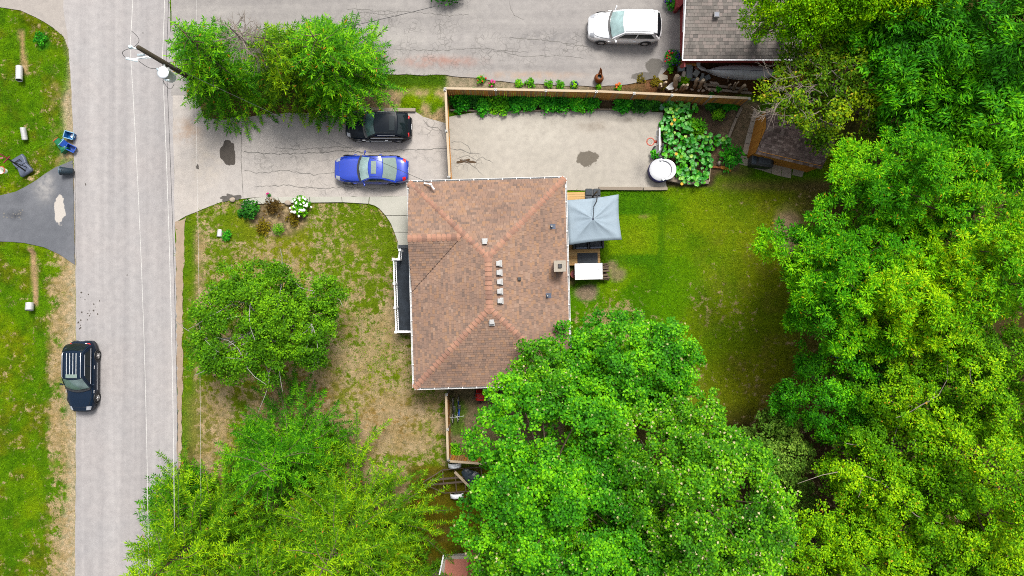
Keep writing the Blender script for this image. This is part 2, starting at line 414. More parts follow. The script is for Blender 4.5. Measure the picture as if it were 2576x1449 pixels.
M['p_silver'] = paint('silver_paint', (0.6, 0.61, 0.63, 1), 0.15, 0.32)
M['p_blue'] = paint('blue_paint', (0.006, 0.028, 0.27, 1), 0.1, 0.28)
M['p_black'] = paint('black_paint', (0.004, 0.006, 0.009, 1), 0.0, 0.2, 0.05, 0.1)
M['p_navy'] = paint('midnight_paint', (0.004, 0.010, 0.022, 1), 0.0, 0.2, 0.08, 0.14)
M['deckwood'] = wood('deck_boards', [C(230, 178, 110), C(240, 194, 126), C(244, 204, 144)], 0.75, (0.6, 8, 1))
M['fencewood'] = wood('fence_boards', [C(172, 138, 102), C(208, 148, 78), C(228, 156, 66), C(236, 164, 72), C(192, 156, 112)], 0.8, (6, 6, 0.6))
M['railwood'] = wood('rail_timber', [C(222, 200, 168), C(232, 212, 182), C(216, 192, 160)], 0.8, (1, 5, 1))
M['greywood'] = wood('weathered_timber', [C(150, 136, 120), C(172, 158, 142), C(190, 178, 160)], 0.9, (1, 5, 2))
M['orangewood'] = wood('cedar_boards', [C(216, 146, 50), C(228, 158, 62), C(206, 134, 44)], 0.75, (6, 6, 0.8))
M['polewood'] = wood('pole_timber', [C(70, 66, 50), C(84, 76, 60)], 0.9, (6, 6, 0.3))
M['bark'] = wood('bark', [C(110, 92, 76), C(134, 116, 98)], 0.95, (4, 4, 0.7))
M['palebark'] = wood('pale_twigs', [C(160, 146, 134), C(184, 172, 162), C(146, 130, 116)], 0.9, (2, 2, 1))
M['birchbark'] = wood('birch_bark', [C(190, 188, 180), C(206, 204, 198)], 0.8, (3, 3, 3))
M['driftwood'] = wood('driftwood', [C(178, 156, 130), C(196, 176, 150), C(160, 138, 112)], 0.9, (3, 3, 1))
M['rustframe'] = wood('rusty_frame', [C(104, 88, 76), C(124, 108, 94)], 0.85)
M['stone'] = wood('field_stone', [C(190, 172, 152), C(206, 190, 172), C(176, 160, 146)], 0.9)
M['redpaint'] = plain('red_boards', C(178, 62, 66), 0.65, 0.35)
M['redmat'] = plain('red_step', C(166, 92, 84), 0.8, 0.2)
M['brick'] = wood('red_brick', [C(196, 130, 108), C(182, 112, 90)], 0.9)
M['tarp'] = plain('grey_canvas', C(168, 187, 202), 0.7, 0.3, var=0.07, scale=2.5)
M['navy'] = plain('navy_vinyl', C(58, 52, 120), 0.5, 0.4)
M['blue'] = plain('blue_plastic', C(30, 92, 205), 0.4, 0.4); M['blue2'] = plain('sky_blue_plastic', C(24, 120, 200), 0.4, 0.4)
M['bluerim'] = plain('pale_blue_rim', C(150, 205, 240), 0.4, 0.4)
M['green'] = plain('green_plastic', C(22, 130, 82), 0.45, 0.4)
M['slate'] = plain('slate_plastic', C(96, 106, 128), 0.45, 0.4)
M['bin'] = plain('dark_bin', C(38, 58, 72), 0.45, 0.4); M['binlid'] = plain('bin_top', C(110, 140, 160), 0.4, 0.4)
M['red'] = plain('bright_red_fabric', C(226, 32, 26), 0.6, 0.3); M['orange'] = plain('orange_plastic', C(236, 92, 60), 0.4, 0.4)
M['maroon'] = plain('maroon_tube', C(150, 24, 52), 0.4, 0.4)
M['rust'] = plain('rusty_clay', C(158, 96, 54), 0.85, 0.2, var=0.3); M['pot'] = plain('terracotta', C(180, 104, 76), 0.85, 0.2)
M['alu'] = plain('dull_aluminium', (0.36, 0.375, 0.385, 1), 0.42, 0.5, 0.1, var=0.14, scale=1.5)
M['salmon'] = plain('salmon_roofing', C(214, 138, 116), 0.85, 0.2, var=0.1, scale=20); M['redtile'] = plain('red_panel', C(150, 56, 30), 0.5, 0.4)
M['wire'] = plain('pale_cable', C(228, 226, 222, 0.5), 0.6, 0.3); M['cable'] = plain('dark_cable', (0.03, 0.03, 0.032, 1), 0.7, 0.2)
M['porcelain'] = plain('white_porcelain', C(225, 240, 246, 0.7), 0.25, 0.5); M['tank'] = plain('transformer_tank', C(238, 243, 250, 0.62), 0.4, 0.4, var=0.05)
M['bluepole'] = plain('blue_tube', C(40, 92, 190), 0.4, 0.4)
M['soil'] = plain('dark_soil', C(98, 80, 62), 0.98, 0.1, var=0.35, scale=9)
M['petal_white'] = plain('white_petals', C(246, 250, 236, 0.7), 0.7, 0.2); M['petal_red'] = plain('red_petals', C(224, 52, 28), 0.7, 0.2)
M['petal_violet'] = plain('violet_petals', C(58, 38, 140), 0.7, 0.2); M['petal_pink'] = plain('pink_petals', C(236, 60, 150), 0.7, 0.2)
M['petal_yellow'] = plain('yellow_petals', C(250, 190, 60), 0.7, 0.2); M['petal_orange'] = plain('orange_petals', C(240, 120, 50), 0.7, 0.2)
# foliage
M['l_maple'] = leafmat('maple_leaves', C(34, 112, 6), C(70, 162, 8), C(132, 208, 20), 0.5, 0.3, 0.42, 0.5, (C(226, 226, 150), 0.012))
M['l_maple2'] = leafmat('pale_maple_leaves', C(42, 112, 8), C(82, 162, 12), C(146, 208, 28), 0.5, 0.3, 0.42, 0.5, (C(236, 226, 170), 0.03))
M['l_locust'] = leafmat('locust_leaves', C(42, 130, 8), C(112, 198, 10), C(192, 232, 20), 0.32, 0.38, 0.55, 0.3, (C(240, 196, 30), 0.012))
M['l_locust2'] = leafmat('green_locust_leaves', C(34, 116, 8), C(80, 176, 10), C(150, 216, 22), 0.32, 0.35, 0.55, 0.3, (C(240, 196, 30), 0.01))
M['l_elm'] = leafmat('elm_leaves', C(48, 120, 6), C(112, 184, 10), C(180, 222, 18), 0.3, 0.36, 0.55, 0.3, (C(214, 170, 40), 0.012))
M['l_walnut'] = leafmat('walnut_leaves', C(28, 100, 6), C(64, 160, 8), C(124, 206, 18), 0.35, 0.28, 0.5, 0.35)
M['l_apple'] = leafmat('apple_leaves', C(54, 104, 12), C(98, 150, 18), C(164, 186, 34), 0.5, 0.3, 0.55, 0.3, (C(220, 190, 60), 0.02))
M['l_lime'] = leafmat('lime_cedar_leaves', C(84, 160, 8), C(126, 204, 12), C(186, 226, 26), 0.45, 0.35, 0.7, 0.2)
M['l_birch'] = leafmat('birch_leaves', C(46, 98, 8), C(84, 146, 16), C(128, 184, 30), 0.6, 0.28, 0.5, 0.35)
M['l_shrub'] = leafmat('grey_green_leaves', C(60, 104, 40), C(100, 150, 76), C(150, 186, 120), 0.6, 0.25, 0.55, 0.3)
M['l_dark'] = leafmat('dark_leaves', C(16, 74, 22), C(32, 108, 36), C(74, 150, 56), 1.5, 0.22, 0.45, 0.4)
M['l_bed'] = leafmat('bed_leaves', C(20, 104, 16), C(38, 150, 28), C(90, 190, 54), 1.2, 0.28, 0.45, 0.4)
M['l_bright'] = leafmat('bright_leaves', C(50, 134, 20), C(90, 180, 30), C(150, 214, 60), 1.2, 0.3, 0.5, 0.3)
M['l_olive'] = leafmat('olive_leaves', C(84, 76, 18), C(122, 106, 30), C(150, 140, 44), 1.5, 0.2, 0.6, 0.3)
M['l_brown'] = leafmat('brown_leaves', C(66, 48, 38), C(92, 70, 56), C(122, 98, 78), 2.0, 0.15, 0.7, 0.2)
M['l_squash'] = leafmat('squash_leaves', C(22, 132, 14), C(46, 168, 22), C(110, 205, 48), 0.9, 0.25, 0.45, 0.4)
M['n_spruce'] = leafmat('spruce_needles', C(46, 106, 8), C(94, 152, 12), C(158, 198, 26), 0.45, 0.25, 0.6, 0.3, (C(196, 130, 50), 0.008))
M['n_spruce2'] = leafmat('fir_needles', C(32, 108, 8), C(74, 154, 10), C(140, 204, 26), 0.5, 0.25, 0.6, 0.3, (C(206, 150, 40), 0.015))
M['n_spruce3'] = leafmat('dark_spruce_needles', C(34, 100, 10), C(68, 144, 14), C(118, 184, 26), 0.6, 0.25, 0.6, 0.3)
# grass: colour comes from the vegetation map, the blades vary it
def ground_mat():
    t = NT('lawn_ground'); at_ = t.n('ShaderNodeAttribute', attribute_name='ground_colour'); c = at_.outputs['Color']; dry = at_.outputs['Alpha']
    nd = t.noise(2.3, 6, 0.7); nt = t.noise(0.9, 4, 0.6); tan_ = t.mix(t.rng(nt, 0.3, 0.7), C(222, 196, 158), C(186, 162, 108))
    c = t.mix(t.rng(t.math('ADD', nd, t.math('MULTIPLY', dry, 0.44)), 0.66, 0.76, 0, 0.92, True), c, tan_)
    n1 = t.noise(14, 3, 0.65); n2 = t.noise(46, 2, 0.6); n3 = t.noise(3.2, 4, 0.6)
    c = t.mix(t.rng(n3, 0.3, 0.72), t.mix(1.0, c, (0.62, 0.68, 0.6, 1), 'MULTIPLY'), t.mix(1.0, c, (1.28, 1.2, 1.2, 1), 'MULTIPLY'))
    c = t.mix(t.rng(n1, 0.3, 0.72), t.mix(1.0, c, (0.52, 0.55, 0.5, 1), 'MULTIPLY'), t.mix(1.0, c, (1.3, 1.26, 1.35, 1), 'MULTIPLY'))
    c = t.mix(t.rng(n2, 0.3, 0.75), t.mix(1.0, c, (0.72, 0.74, 0.7, 1), 'MULTIPLY'), t.mix(1.0, c, (1.15, 1.15, 1.15, 1), 'MULTIPLY'))
    h = t.math('ADD', n1, t.math('MULTIPLY', n2, 0.6))
    return t.done(t.bsdf(c, 0.97, 0.04, 0, t.bump(h, 0.7, 0.05)))
M['ground'] = ground_mat()
def grass_mat():
    t = NT('grass_blades'); at_ = t.n('ShaderNodeAttribute', attribute_name='ground_colour'); isl = t.n('ShaderNodeNewGeometry').outputs['Random Per Island']
    c = t.mix(isl, t.mix(1.0, at_.outputs['Color'], (0.62, 0.7, 0.6, 1), 'MULTIPLY'), t.mix(1.0, at_.outputs['Color'], (1.3, 1.35, 1.0, 1), 'MULTIPLY'))
    return t.done(t.bsdf(c, 0.8, 0.06))
M['grass'] = grass_mat()
# ------------------------------------------------------------------ paved outlines (picture units on the ground)
P_ROAD = [(150, -260), (160, 20), (172, 100), (181, 260), (186, 420), (190, 660), (192, 1000), (190, 1300), (189, 1720), (447, 1720), (447, 1000), (444, 700), (440, 545), (437, 330), (429, 60), (424, -260)]
P_APRON = [(-700, -260), (156, -260), (168, 60), (176, 130), (162, 92), (132, 68), (90, 42), (50, 25), (10, 19), (-60, 14), (-700, 10)]
P_DARK = [(-700, 494), (0, 491), (40, 482), (90, 455), (140, 420), (183, 404), (189, 667), (150, 640), (110, 622), (60, 611), (0, 607), (-700, 604)]
P_DRIVE = [(434, 226), (490, 232), (512, 296), (560, 300), (700, 285), (870, 280), (1040, 277), (1062, 292), (1110, 306), (1126, 312), (1130, 452), (1060, 470), (1032, 495), (700, 496), (612, 500), (560, 506), (520, 522), (468, 545), (452, 552), (441, 560), (436, 400)]
P_COURT = [(1129, 295), (1200, 283), (1400, 280), (1560, 278), (1668, 282), (1672, 300), (1664, 330), (1668, 400), (1676, 476), (1500, 478), (1415, 480), (1300, 490), (1130, 490)]
P_ND = [(429, -260), (1790, -260), (1745, 0), (1735, 40), (1728, 150), (1690, 160), (1660, 195), (1580, 214), (1500, 219), (1380, 214), (1280, 206), (1140, 190), (1000, 186), (850, 190), (640, 196), (540, 200), (500, 238), (432, 240), (430, 60)]
P_SHOULDER = [(441, 556), (455, 552), (468, 548), (463, 640), (459, 800), (460, 1000), (456, 1150), (452, 1300), (450, 1700), (446, 1700), (447, 1000), (444, 700)]
P_WALK = [(612, 503), (640, 497), (1034, 494), (1034, 640), (998, 640), (1000, 604), (990, 575), (972, 545), (955, 524), (930, 513), (880, 509), (740, 510), (660, 513), (618, 516)]
PAVED = [P_ROAD, P_APRON, P_DARK, P_DRIVE, P_COURT, P_ND, P_WALK]

# ------------------------------------------------------------------ ground: one sheet with a vegetation map
def axis(lo, hi, step, far):
    a = np.arange(lo, hi+1e-6, step); d = []; q = step
    while True:
        q *= 1.7; d.append(q)
        if sum(d) > far: break
    cs = np.cumsum(d); return np.concatenate([(lo-cs)[::-1], a, hi+cs])
gx = axis(-36, 36, 0.2, 170); gy = axis(-21.5, 21.5, 0.2, 170)
GX, GY = np.meshgrid(gx, gy); DX = 1288+GX*G; DY = 724.5-GY*G
def blob(x, y, cx, cy, rx, ry, soft=0.5, wob=0.35, seed=3):
    d = np.hypot((x-cx)/rx, (y-cy)/ry) + wob*(fbm(x/G, y/G, 0.9, 3, seed)-0.5)*2
    return 1-sstep(1-soft, 1+soft*0.3, d)
def band(v, a, b, soft): return sstep(a-soft, a+soft, v)*(1-sstep(b-soft, b+soft, v))
def ground_col(x, y):
    """base colour of the lawn, soil and litter at picture point x, y (plant cover and what it grows on)"""
    mx, my = x/G, y/G
    f1 = fbm(mx, my, 0.22, 4, 11); f2 = fbm(mx, my, 0.9, 4, 21); f3 = fbm(mx, my, 2.6, 3, 31)
    def c3(r, g, b): return np.array(C(r, g, b)[:3])
    green, lime, dk, tan, olive, soil, pale = c3(98, 154, 0), c3(146, 174, 0), c3(70, 124, 0), c3(190, 160, 112), c3(124, 112, 24), c3(122, 100, 76), c3(216, 196, 164)
    col = np.empty(x.shape+(3,)); col[:] = green; dryn = np.zeros(x.shape)
    def mixin(m, c): 
        m = np.clip(m, 0, 1)[..., None]; col[:] = col*(1-m)+c*m
    mixin(sstep(0.48, 0.66, f1)*0.75, lime); mixin(sstep(0.5, 0.7, fbm(mx, my, 0.5, 4, 41))*0.55, dk)
    # far-left verge
    verge = 1-sstep(185, 200, x)
    mixin(verge*0.3, c3(110, 136, 12)); mixin(verge*sstep(0.45, 0.65, f2)*0.6, c3(122, 122, 18)); mixin(verge*sstep(0.52, 0.66, fbm(mx, my, 1.6, 3, 63))*0.5, c3(62, 112, 4))
    mixin(verge*band(x, 132, 150, 14)*sstep(150, 240, y)*(1-sstep(430, 470, y))*sstep(0.42, 0.6, f3)*0.6, tan)
    edge_x = 168+8*np.sin(y*0.012)
    mixin(verge*sstep(-16, 6, x-edge_x+26*(f2-0.5))*sstep(60, 110, y)*0.95*(1-0.55*band(y, 395, 420, 8)), pale)
    mixin(verge*band(x, 128, 160, 18)*sstep(610, 680, y)*(1-sstep(1120, 1240, y))*sstep(0.42, 0.58, f2)*0.85, tan)
    mixin(verge*band(x, 40+ (y-75)*0.1, 50+(y-75)*0.1, 3)*band(y, 72, 182, 6)*0.95, c3(205, 170, 125))
    mixin(verge*band(x, 67+(y-620)*0.06, 83+(y-620)*0.06, 4)*band(y, 622, 768, 6), c3(214, 178, 136))
    mixin(verge*band(x, 130, 142, 8)*band(y, 1000, 1150, 60)*0.5, tan)
    mixin(verge*blob(x, y, 105, 100, 24, 24, 0.3)*0.9, c3(60, 130, 20))
    mixin(verge*band(x, 118, 136, 10)*sstep(0.56, 0.66, f3)*sstep(700, 800, y)*0.6, c3(178, 158, 90))
    # front lawn: greener near the walk, dry towards the lower right
    front = band(x, 452, np.where(y > 960, 1124, 1040), 4)*sstep(495, 510, y)
    dry = 0.44+0.07*sstep(560, 900, y)+0.08*sstep(560, 980, x)*sstep(560, 800, y)-0.2*blob(x, y, 930, 640, 90, 130, 0.6)-0.2*blob(x, y, 620, 560, 60, 60, 0.6)
    thr = 0.74-0.52*dry
    dryn = np.maximum(dryn, front*np.clip(dry*1.02+0.6*(f2-0.5)-0.35*(1-sstep(482, 500, x)), 0.05, 0.92))
    mixin(front*0.55, c3(134, 144, 30)); mixin(front*sstep(0.45, 0.62, f1)*0.5, c3(150, 150, 36))
    mixin(front*(1-sstep(478, 492, x))*sstep(0.35, 0.5, f3)*0.85, c3(104, 146, 16))
    mixin(front*band(x, 490, 512, 8)*sstep(560, 600, y)*0.6*sstep(0.36, 0.55, f2), c3(186, 156, 124))
    mixin(front*blob(x, y, 905, 615, 50, 30, 0.7)*0.5*sstep(0.4, 0.6, f3), c3(214, 168, 122))
    litter = np.maximum(blob(x, y, 970, 1060, 110, 90, 0.6), blob(x, y, 760, 990, 130, 60, 0.7))
    mixin(litter*0.75, c3(200, 150, 100)); dryn = np.maximum(dryn, litter*0.5); mixin(litter*sstep(0.6, 0.72, f3)*0.6, c3(96, 96, 36))
    mixin(front*sstep(960, 1100, y)*0.35*sstep(0.35, 0.6, f2), c3(180, 146, 104))
    mixin(band(x, 470, 560, 20)*sstep(980, 1010, y)*0.6, c3(160, 146, 84))
    # front planting bed
    mixin(np.maximum(blob(x, y, 700, 548, 76, 46, 0.3), blob(x, y, 640, 520, 50, 16, 0.3))*0.95, c3(152, 130, 104))
    # side yard with bicycles, trailer yard
    side = band(x, 1124, 1420, 3)*band(y, 960, 1166, 6)
    mixin(side*0.9, c3(158, 138, 112)); mixin(side*sstep(0.55, 0.68, f2)*0.85, c3(96, 136, 34)); mixin(side*blob(x, y, 1260, 1010, 40, 50, 0.4), c3(120, 104, 88))
    yard = band(x, 1030, 1500, 20)*sstep(1164, 1180, y)
    mixin(yard*0.9, olive); mixin(yard*sstep(0.5, 0.65, f2)*0.5, c3(84, 96, 20)); mixin(yard*sstep(0.55, 0.7, f3)*0.4, c3(140, 118, 80))
    # back yard
    back = sstep(1412, 1430, x)*sstep(440, 470, y)
    mixin(back*sstep(0.45, 0.65, f1)*0.35, c3(118, 150, 16))
    halo_ = band(x, 1500, 1672, 6)*band(y, 480, 668, 6)
    sq = band(x+8*(f3-.5), 1530, 1657, 3.0)*band(y+8*(f3-.5), 541, 641, 3.0)
    halo = band(x, 1500, 1672, 6)*band(y, 480, 668, 6)
    mixin(halo*0.55, c3(66, 122, 10)); mixin(sq*0.7, c3(136, 174, 6)); mixin(sq*blob(x, y, 1600, 600, 40, 40, 0.8)*0.2, c3(176, 170, 30))
    far = sstep(1640, 1960, x)*0.55+sstep(820, 980, y)*0.45*sstep(1640, 1760, x)
    mixin(back*far*0.95, c3(146, 150, 24)); mixin(back*far*sstep(0.52, 0.66, f2)*0.45, c3(150, 132, 60)); dryn = np.maximum(dryn, back*np.clip(0.10+0.35*(f2-0.5)+0.18*far, 0, 1)*(1-halo_*0.8))
    for cx_, cy_, rx_, ry_, k_ in ((1540, 820, 140, 110, .58), (1720, 930, 90, 110, .5), (1820, 780, 150, 120, .36), (1640, 860, 120, 100, .42)): dryn = np.maximum(dryn, back*blob(x, y, cx_, cy_, rx_, ry_, 0.9)*k_)
    mixin(back*blob(x, y, 1985, 585, 46, 75, 0.4)*0.9, c3(196, 166, 140))
    mixin(back*blob(x, y, 1474, 736, 36, 25, 0.3), c3(172, 152, 128)); mixin(back*blob(x, y, 1552, 690, 22, 18, 0.5)*0.8, c3(170, 150, 120))
    mixin(back*blob(x, y, 1540, 668, 16, 12, 0.5)*0.8, c3(186, 162, 130))
    mixin(back*blob(x, y, 1703, 594, 22, 8, 0.6)*sstep(0.4, 0.6, f3), c3(210, 186, 164))
    mixin(back*blob(x, y, 1620, 545, 14, 6, 0.6)*0.5, tan)
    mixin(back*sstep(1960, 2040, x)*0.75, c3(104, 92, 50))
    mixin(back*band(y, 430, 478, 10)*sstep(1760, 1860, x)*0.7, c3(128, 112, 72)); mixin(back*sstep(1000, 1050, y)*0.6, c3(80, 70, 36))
    mixin(band(x, 1422, 1448, 4)*band(y, 668, 720, 4)*0.8, soil)
    # garden beds, path by the shed
    bed = np.maximum(band(x, 1130, 1690, 4)*band(y, 226, 282, 4), band(x, 1655, 1850, 6)*band(y, 238, 470, 6)*(1-sstep(0, 20, (x-1800)+(y-250)*0.35-60)))
    mixin(bed*0.97, c3(92, 76, 60)); mixin(bed*sstep(0.55, 0.7, f3)*0.4, c3(128, 108, 86))
    mixin(blob(x, y, 1800, 310, 50, 60, 0.4)*0.9, c3(112, 96, 82)); 
    path = band(x+(y-300)*0.33, 1822, 1900, 6)*band(y, 255, 430, 8)
    mixin(path*0.95, c3(158, 136, 114)); mixin(blob(x, y, 1790, 400, 45, 40, 0.5)*0.85, c3(136, 112, 88))
    mixin(blob(x, y, 1840, 432, 60, 20, 0.6)*0.7, c3(120, 100, 70))
    # strip between the two driveways, rubble corner
    strip = band(x, 860, 1124, 6)*band(y, 176, 318, 6)
    mixin(strip*(1-sstep(208, 232, y))*0.9, c3(72, 112, 14)); mixin(strip*sstep(214, 236, y)*sstep(0.4, 0.55, f2)*0.95, c3(206, 178, 136)); mixin(strip*(1-sstep(180, 192, y+8*f3))*0.9, c3(196, 122, 84))
    mixin(band(x, 1124, 1560, 8)*band(y, 180, 226, 5)*0.85, c3(186, 166, 148)); mixin(band(x, 1480, 1600, 30)*band(y, 205, 228, 4)*0.7, c3(150, 120, 96))
    mixin(sstep(1590, 1640, x)*(1-sstep(234, 242, y))*sstep(140, 160, y)*0.97, c3(112, 72, 44)); mixin(sstep(1590, 1640, x)*(1-sstep(234, 242, y))*sstep(140, 160, y)*sstep(0.5, 0.65, f2)*0.6, c3(70, 54, 42))
    mixin(band(x, 1560, 1640, 14)*band(y, 196, 226, 6)*0.8, c3(150, 106, 80))
    mixin(band(x, 436, 800, 10)*(1-sstep(300, 318, y))*0.9, c3(150, 120, 84)); mixin(blob(x, y, 520, 22, 60, 40, 0.5)*0.9, c3(206, 178, 146))
    # under the trees on the right and below: leaf litter
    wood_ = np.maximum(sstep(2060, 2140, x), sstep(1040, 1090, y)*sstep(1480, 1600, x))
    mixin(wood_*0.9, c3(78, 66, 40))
    dryn = dryn*(1-yard)*(1-0.8*side)
    verge_d = verge*np.clip(0.22+0.5*(f2-0.5)+0.3*band(x, 120, 175, 20)*sstep(300, 700, y), 0, 1); dryn = np.maximum(dryn, verge_d)
    return col, dryn
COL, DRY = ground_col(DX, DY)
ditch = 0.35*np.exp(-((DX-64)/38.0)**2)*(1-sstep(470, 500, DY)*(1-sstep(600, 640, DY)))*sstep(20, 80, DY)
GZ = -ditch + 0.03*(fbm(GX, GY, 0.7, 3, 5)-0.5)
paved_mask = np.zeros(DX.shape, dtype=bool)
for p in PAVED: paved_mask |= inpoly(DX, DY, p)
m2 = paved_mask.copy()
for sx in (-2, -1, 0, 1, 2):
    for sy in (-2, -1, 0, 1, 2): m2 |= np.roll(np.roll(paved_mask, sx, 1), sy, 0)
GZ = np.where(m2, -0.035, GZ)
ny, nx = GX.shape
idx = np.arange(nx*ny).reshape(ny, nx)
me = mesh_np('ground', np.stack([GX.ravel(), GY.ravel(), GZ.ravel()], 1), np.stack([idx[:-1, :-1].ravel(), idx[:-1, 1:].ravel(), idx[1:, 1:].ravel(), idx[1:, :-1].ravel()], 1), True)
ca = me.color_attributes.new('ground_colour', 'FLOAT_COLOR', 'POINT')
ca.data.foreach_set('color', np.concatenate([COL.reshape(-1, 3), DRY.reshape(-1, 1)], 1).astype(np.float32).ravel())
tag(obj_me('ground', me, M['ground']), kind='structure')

# grass blades on the lawns (nobody could count them)
N = 330000
sx = rng.uniform(-34, 34, N); sy = rng.uniform(-19.5, 19.5, N); dx = 1288+sx*G; dy = 724.5-sy*G
keep = np.ones(N, dtype=bool)
for p in PAVED+[P_SHOULDER]: keep &= ~inpoly(dx, dy, p)
ccol, cdry = ground_col(dx, dy); greenness = ccol[:, 1]/(ccol[:, 0]+1e-4)
keep &= rng.uniform(0, 1, N) < np.clip((greenness-0.86)*2.2+0.1, 0.06, 1)*np.clip(1.15-1.2*cdry+1.6*(fbm(sx, sy, 2.2, 3, 77)-0.55), 0.05, 1)
keep &= ~(inpoly(dx, dy, [(1028, 470), (1420, 460), (1432, 960), (1042, 975)]) | ((dx > 2150) & (dy > 0)) | ((dx > 1500) & (dy > 1080)) | ((dx > 1130) & (dx < 1860) & (dy < 282)))
sx, sy, ccol = sx[keep], sy[keep], ccol[keep]; n = len(sx)
a = rng.uniform(0, 2*np.pi, n); ln = rng.uniform(0.07, 0.2, n); wd = rng.uniform(0.02, 0.055, n); hz = rng.uniform(0.02, 0.07, n)
bz = -0.35*np.exp(-((1288+sx*G-64)/38.0)**2)*(sx < -26)
V = np.zeros((n, 3, 3)); ca_, sa_ = np.cos(a), np.sin(a)
V[:, 0] = np.stack([sx-sa_*wd/2, sy+ca_*wd/2, bz], 1); V[:, 1] = np.stack([sx+sa_*wd/2, sy-ca_*wd/2, bz], 1); V[:, 2] = np.stack([sx+ca_*ln, sy+sa_*ln, bz+hz+0.015], 1)
me = mesh_np('grass', V.reshape(-1, 3), np.arange(3*n).reshape(-1, 3))
ca = me.color_attributes.new('ground_colour', 'FLOAT_COLOR', 'POINT')
bl = ccol*rng.uniform(0.85, 1.2, (n, 1)); bl = np.repeat(np.concatenate([bl, np.ones((n, 1))], 1)[:, None, :], 3, 1)
ca.data.foreach_set('color', bl.astype(np.float32).ravel())
tag(obj_me('grass', me, M['grass']), 'short mown grass with dry patches on the lawns', 'grass', kind='stuff')

# ------------------------------------------------------------------ paving sheets
def pave(name, poly, z, mat, amp=0.05, step=0.6, seed=1):
    w = rough_edge([gp(*p) for p in poly], step, amp, seed)
    m = MB(); m.sheet(w, z); return tag(m.build(name, mat), kind='structure')
pave('road', P_ROAD, 0.012, M['road'], 0.03); pave('driveway_apron', P_APRON, 0.008, M['apron'], 0.04, seed=2)
pave('neighbour_driveway', P_DARK, 0.016, M['dark_drive'], 0.03, seed=3); pave('driveway', P_DRIVE, 0.016, M['drive'], 0.05, seed=4)
pave('paved_court', P_COURT, 0.020, M['court'], 0.05, seed=5); pave('shared_driveway', P_ND, 0.024, M['ndrive'], 0.06, seed=6)
pave('road_shoulder', P_SHOULDER, 0.020, M['shoulder'], 0.07, 0.3, seed=7)
def stain(name, cx, cy, rx, ry, mat, z, seed, amp=0.3):
    r_ = random.Random(seed); ph = [r_.uniform(0, 6.28) for _ in range(5)]
    pts = []
    for i in range(44):
        a = 2*math.pi*i/44; k = 1+amp*(0.5*math.sin(2*a+ph[0])+0.4*math.sin(3*a+ph[1])+0.35*math.sin(5*a+ph[2])+0.2*math.sin(9*a+ph[3])+r_.uniform(-0.15, 0.15))
        pts.append(gp(cx+rx*k*math.cos(a), cy+ry*k*math.sin(a)))
    m = MB(); m.sheet(pts, z); return tag(m.build(name, mat), kind='structure')
stain('pavement_patch', 574, 385, 18, 34, M['patch'], 0.028, 1, 0.2);
stain('pavement_patch', 497, 420, 4, 5, M['patch'], 0.028, 6)
stain('pavement_patch', 580, 497, 22, 9, M['wet'], 0.028, 7, 0.5); stain('pavement_hole', 1172, 406, 17, 6, M['soil'], 0.030, 8, 0.6)
r_ = random.Random(5)
for i in range(22):
    x, y = r_.choice([(212, 745), (225, 775), (208, 815), (240, 770), (212, 790), (236, 805)]); stain('oil_spot', x+r_.uniform(-12, 12), y+r_.uniform(-16, 16), r_.uniform(.8, 2.4), r_.uniform(.8, 2.4), M['patch'], 0.0165, 30+i, 0.15)
for x, y, q in ((320, 692/1.0, 1.4), (216, 465, 1.6), (360, 83, 1.3), (215, 462, 1.2)): stain('oil_spot', x, y, q, q, M['patch'], 0.0175, int(x), 0.15)
for i in range(14): stain('oil_spot', r_.uniform(2, 62), r_.uniform(528, 552), r_.uniform(1, 2.6), r_.uniform(1, 2.2), M['crack'], 0.0205, 60+i, 0.2)
def crack(pts, w, z, seed, jit=2.0):
    r_ = random.Random(seed); w0 = w/G; P = []
    for i in range(len(pts)-1):
        (x1, y1), (x2, y2) = pts[i], pts[i+1]; k = max(2, int(math.hypot(x2-x1, y2-y1)/7))
        for j in range(k):
            t = j/k; P.append((x1+(x2-x1)*t+r_.uniform(-jit, jit), y1+(y2-y1)*t+r_.uniform(-jit, jit)))
    P.append(pts[-1]); L, Rr = [], []
    for i, p in enumerate(P):
        a, b = P[max(0, i-1)], P[min(len(P)-1, i+1)]; d = math.hypot(b[0]-a[0], b[1]-a[1]) or 1; nx_, ny_ = -(b[1]-a[1])/d, (b[0]-a[0])/d
        ww = w0*G*r_.uniform(0.35, 1.0)/2*(1 if 0 < i < len(P)-1 else 0.2)
        L.append(gp(p[0]+nx_*ww, p[1]+ny_*ww)); Rr.append(gp(p[0]-nx_*ww, p[1]-ny_*ww))
    m = MB(); n = len(P); m.add([(x, y, z) for x, y in L]+[(x, y, z) for x, y in Rr], [(i, n+i, n+i+1, i+1) for i in range(n-1)])
    return tag(m.build('pavement_crack', M['crack']), kind='structure')
crack([(608, 312), (607, 400), (612, 500)], 1.6, 0.029, 1, 0.4)
crack([(610, 382), (700, 388), (790, 384), (860, 380), (930, 384), (1010, 378), (1120, 374), (1160, 378), (1190, 386)], 2.2, 0.029, 2)
crack([(640, 470), (720, 466), (800, 474), (880, 470), (960, 476)], 1.6, 0.029, 3); crack([(690, 372), (760, 376), (840, 370), (890, 372)], 1.2, 0.030, 4)
crack([(1064, 300), (1078, 318), (1098, 322), (1112, 330), (1118, 352)], 1.6, 0.029, 5); crack([(1134, 358), (1160, 356), (1178, 366), (1184, 384), (1210, 388)], 1.4, 0.031, 6)
crack([(1160, 404), (1180, 410), (1200, 425), (1216, 442)], 1.3, 0.031, 7); crack([(1150, 398), (1175, 392), (1200, 402), (1216, 396), (1240, 410)], 1.2, 0.031, 8)
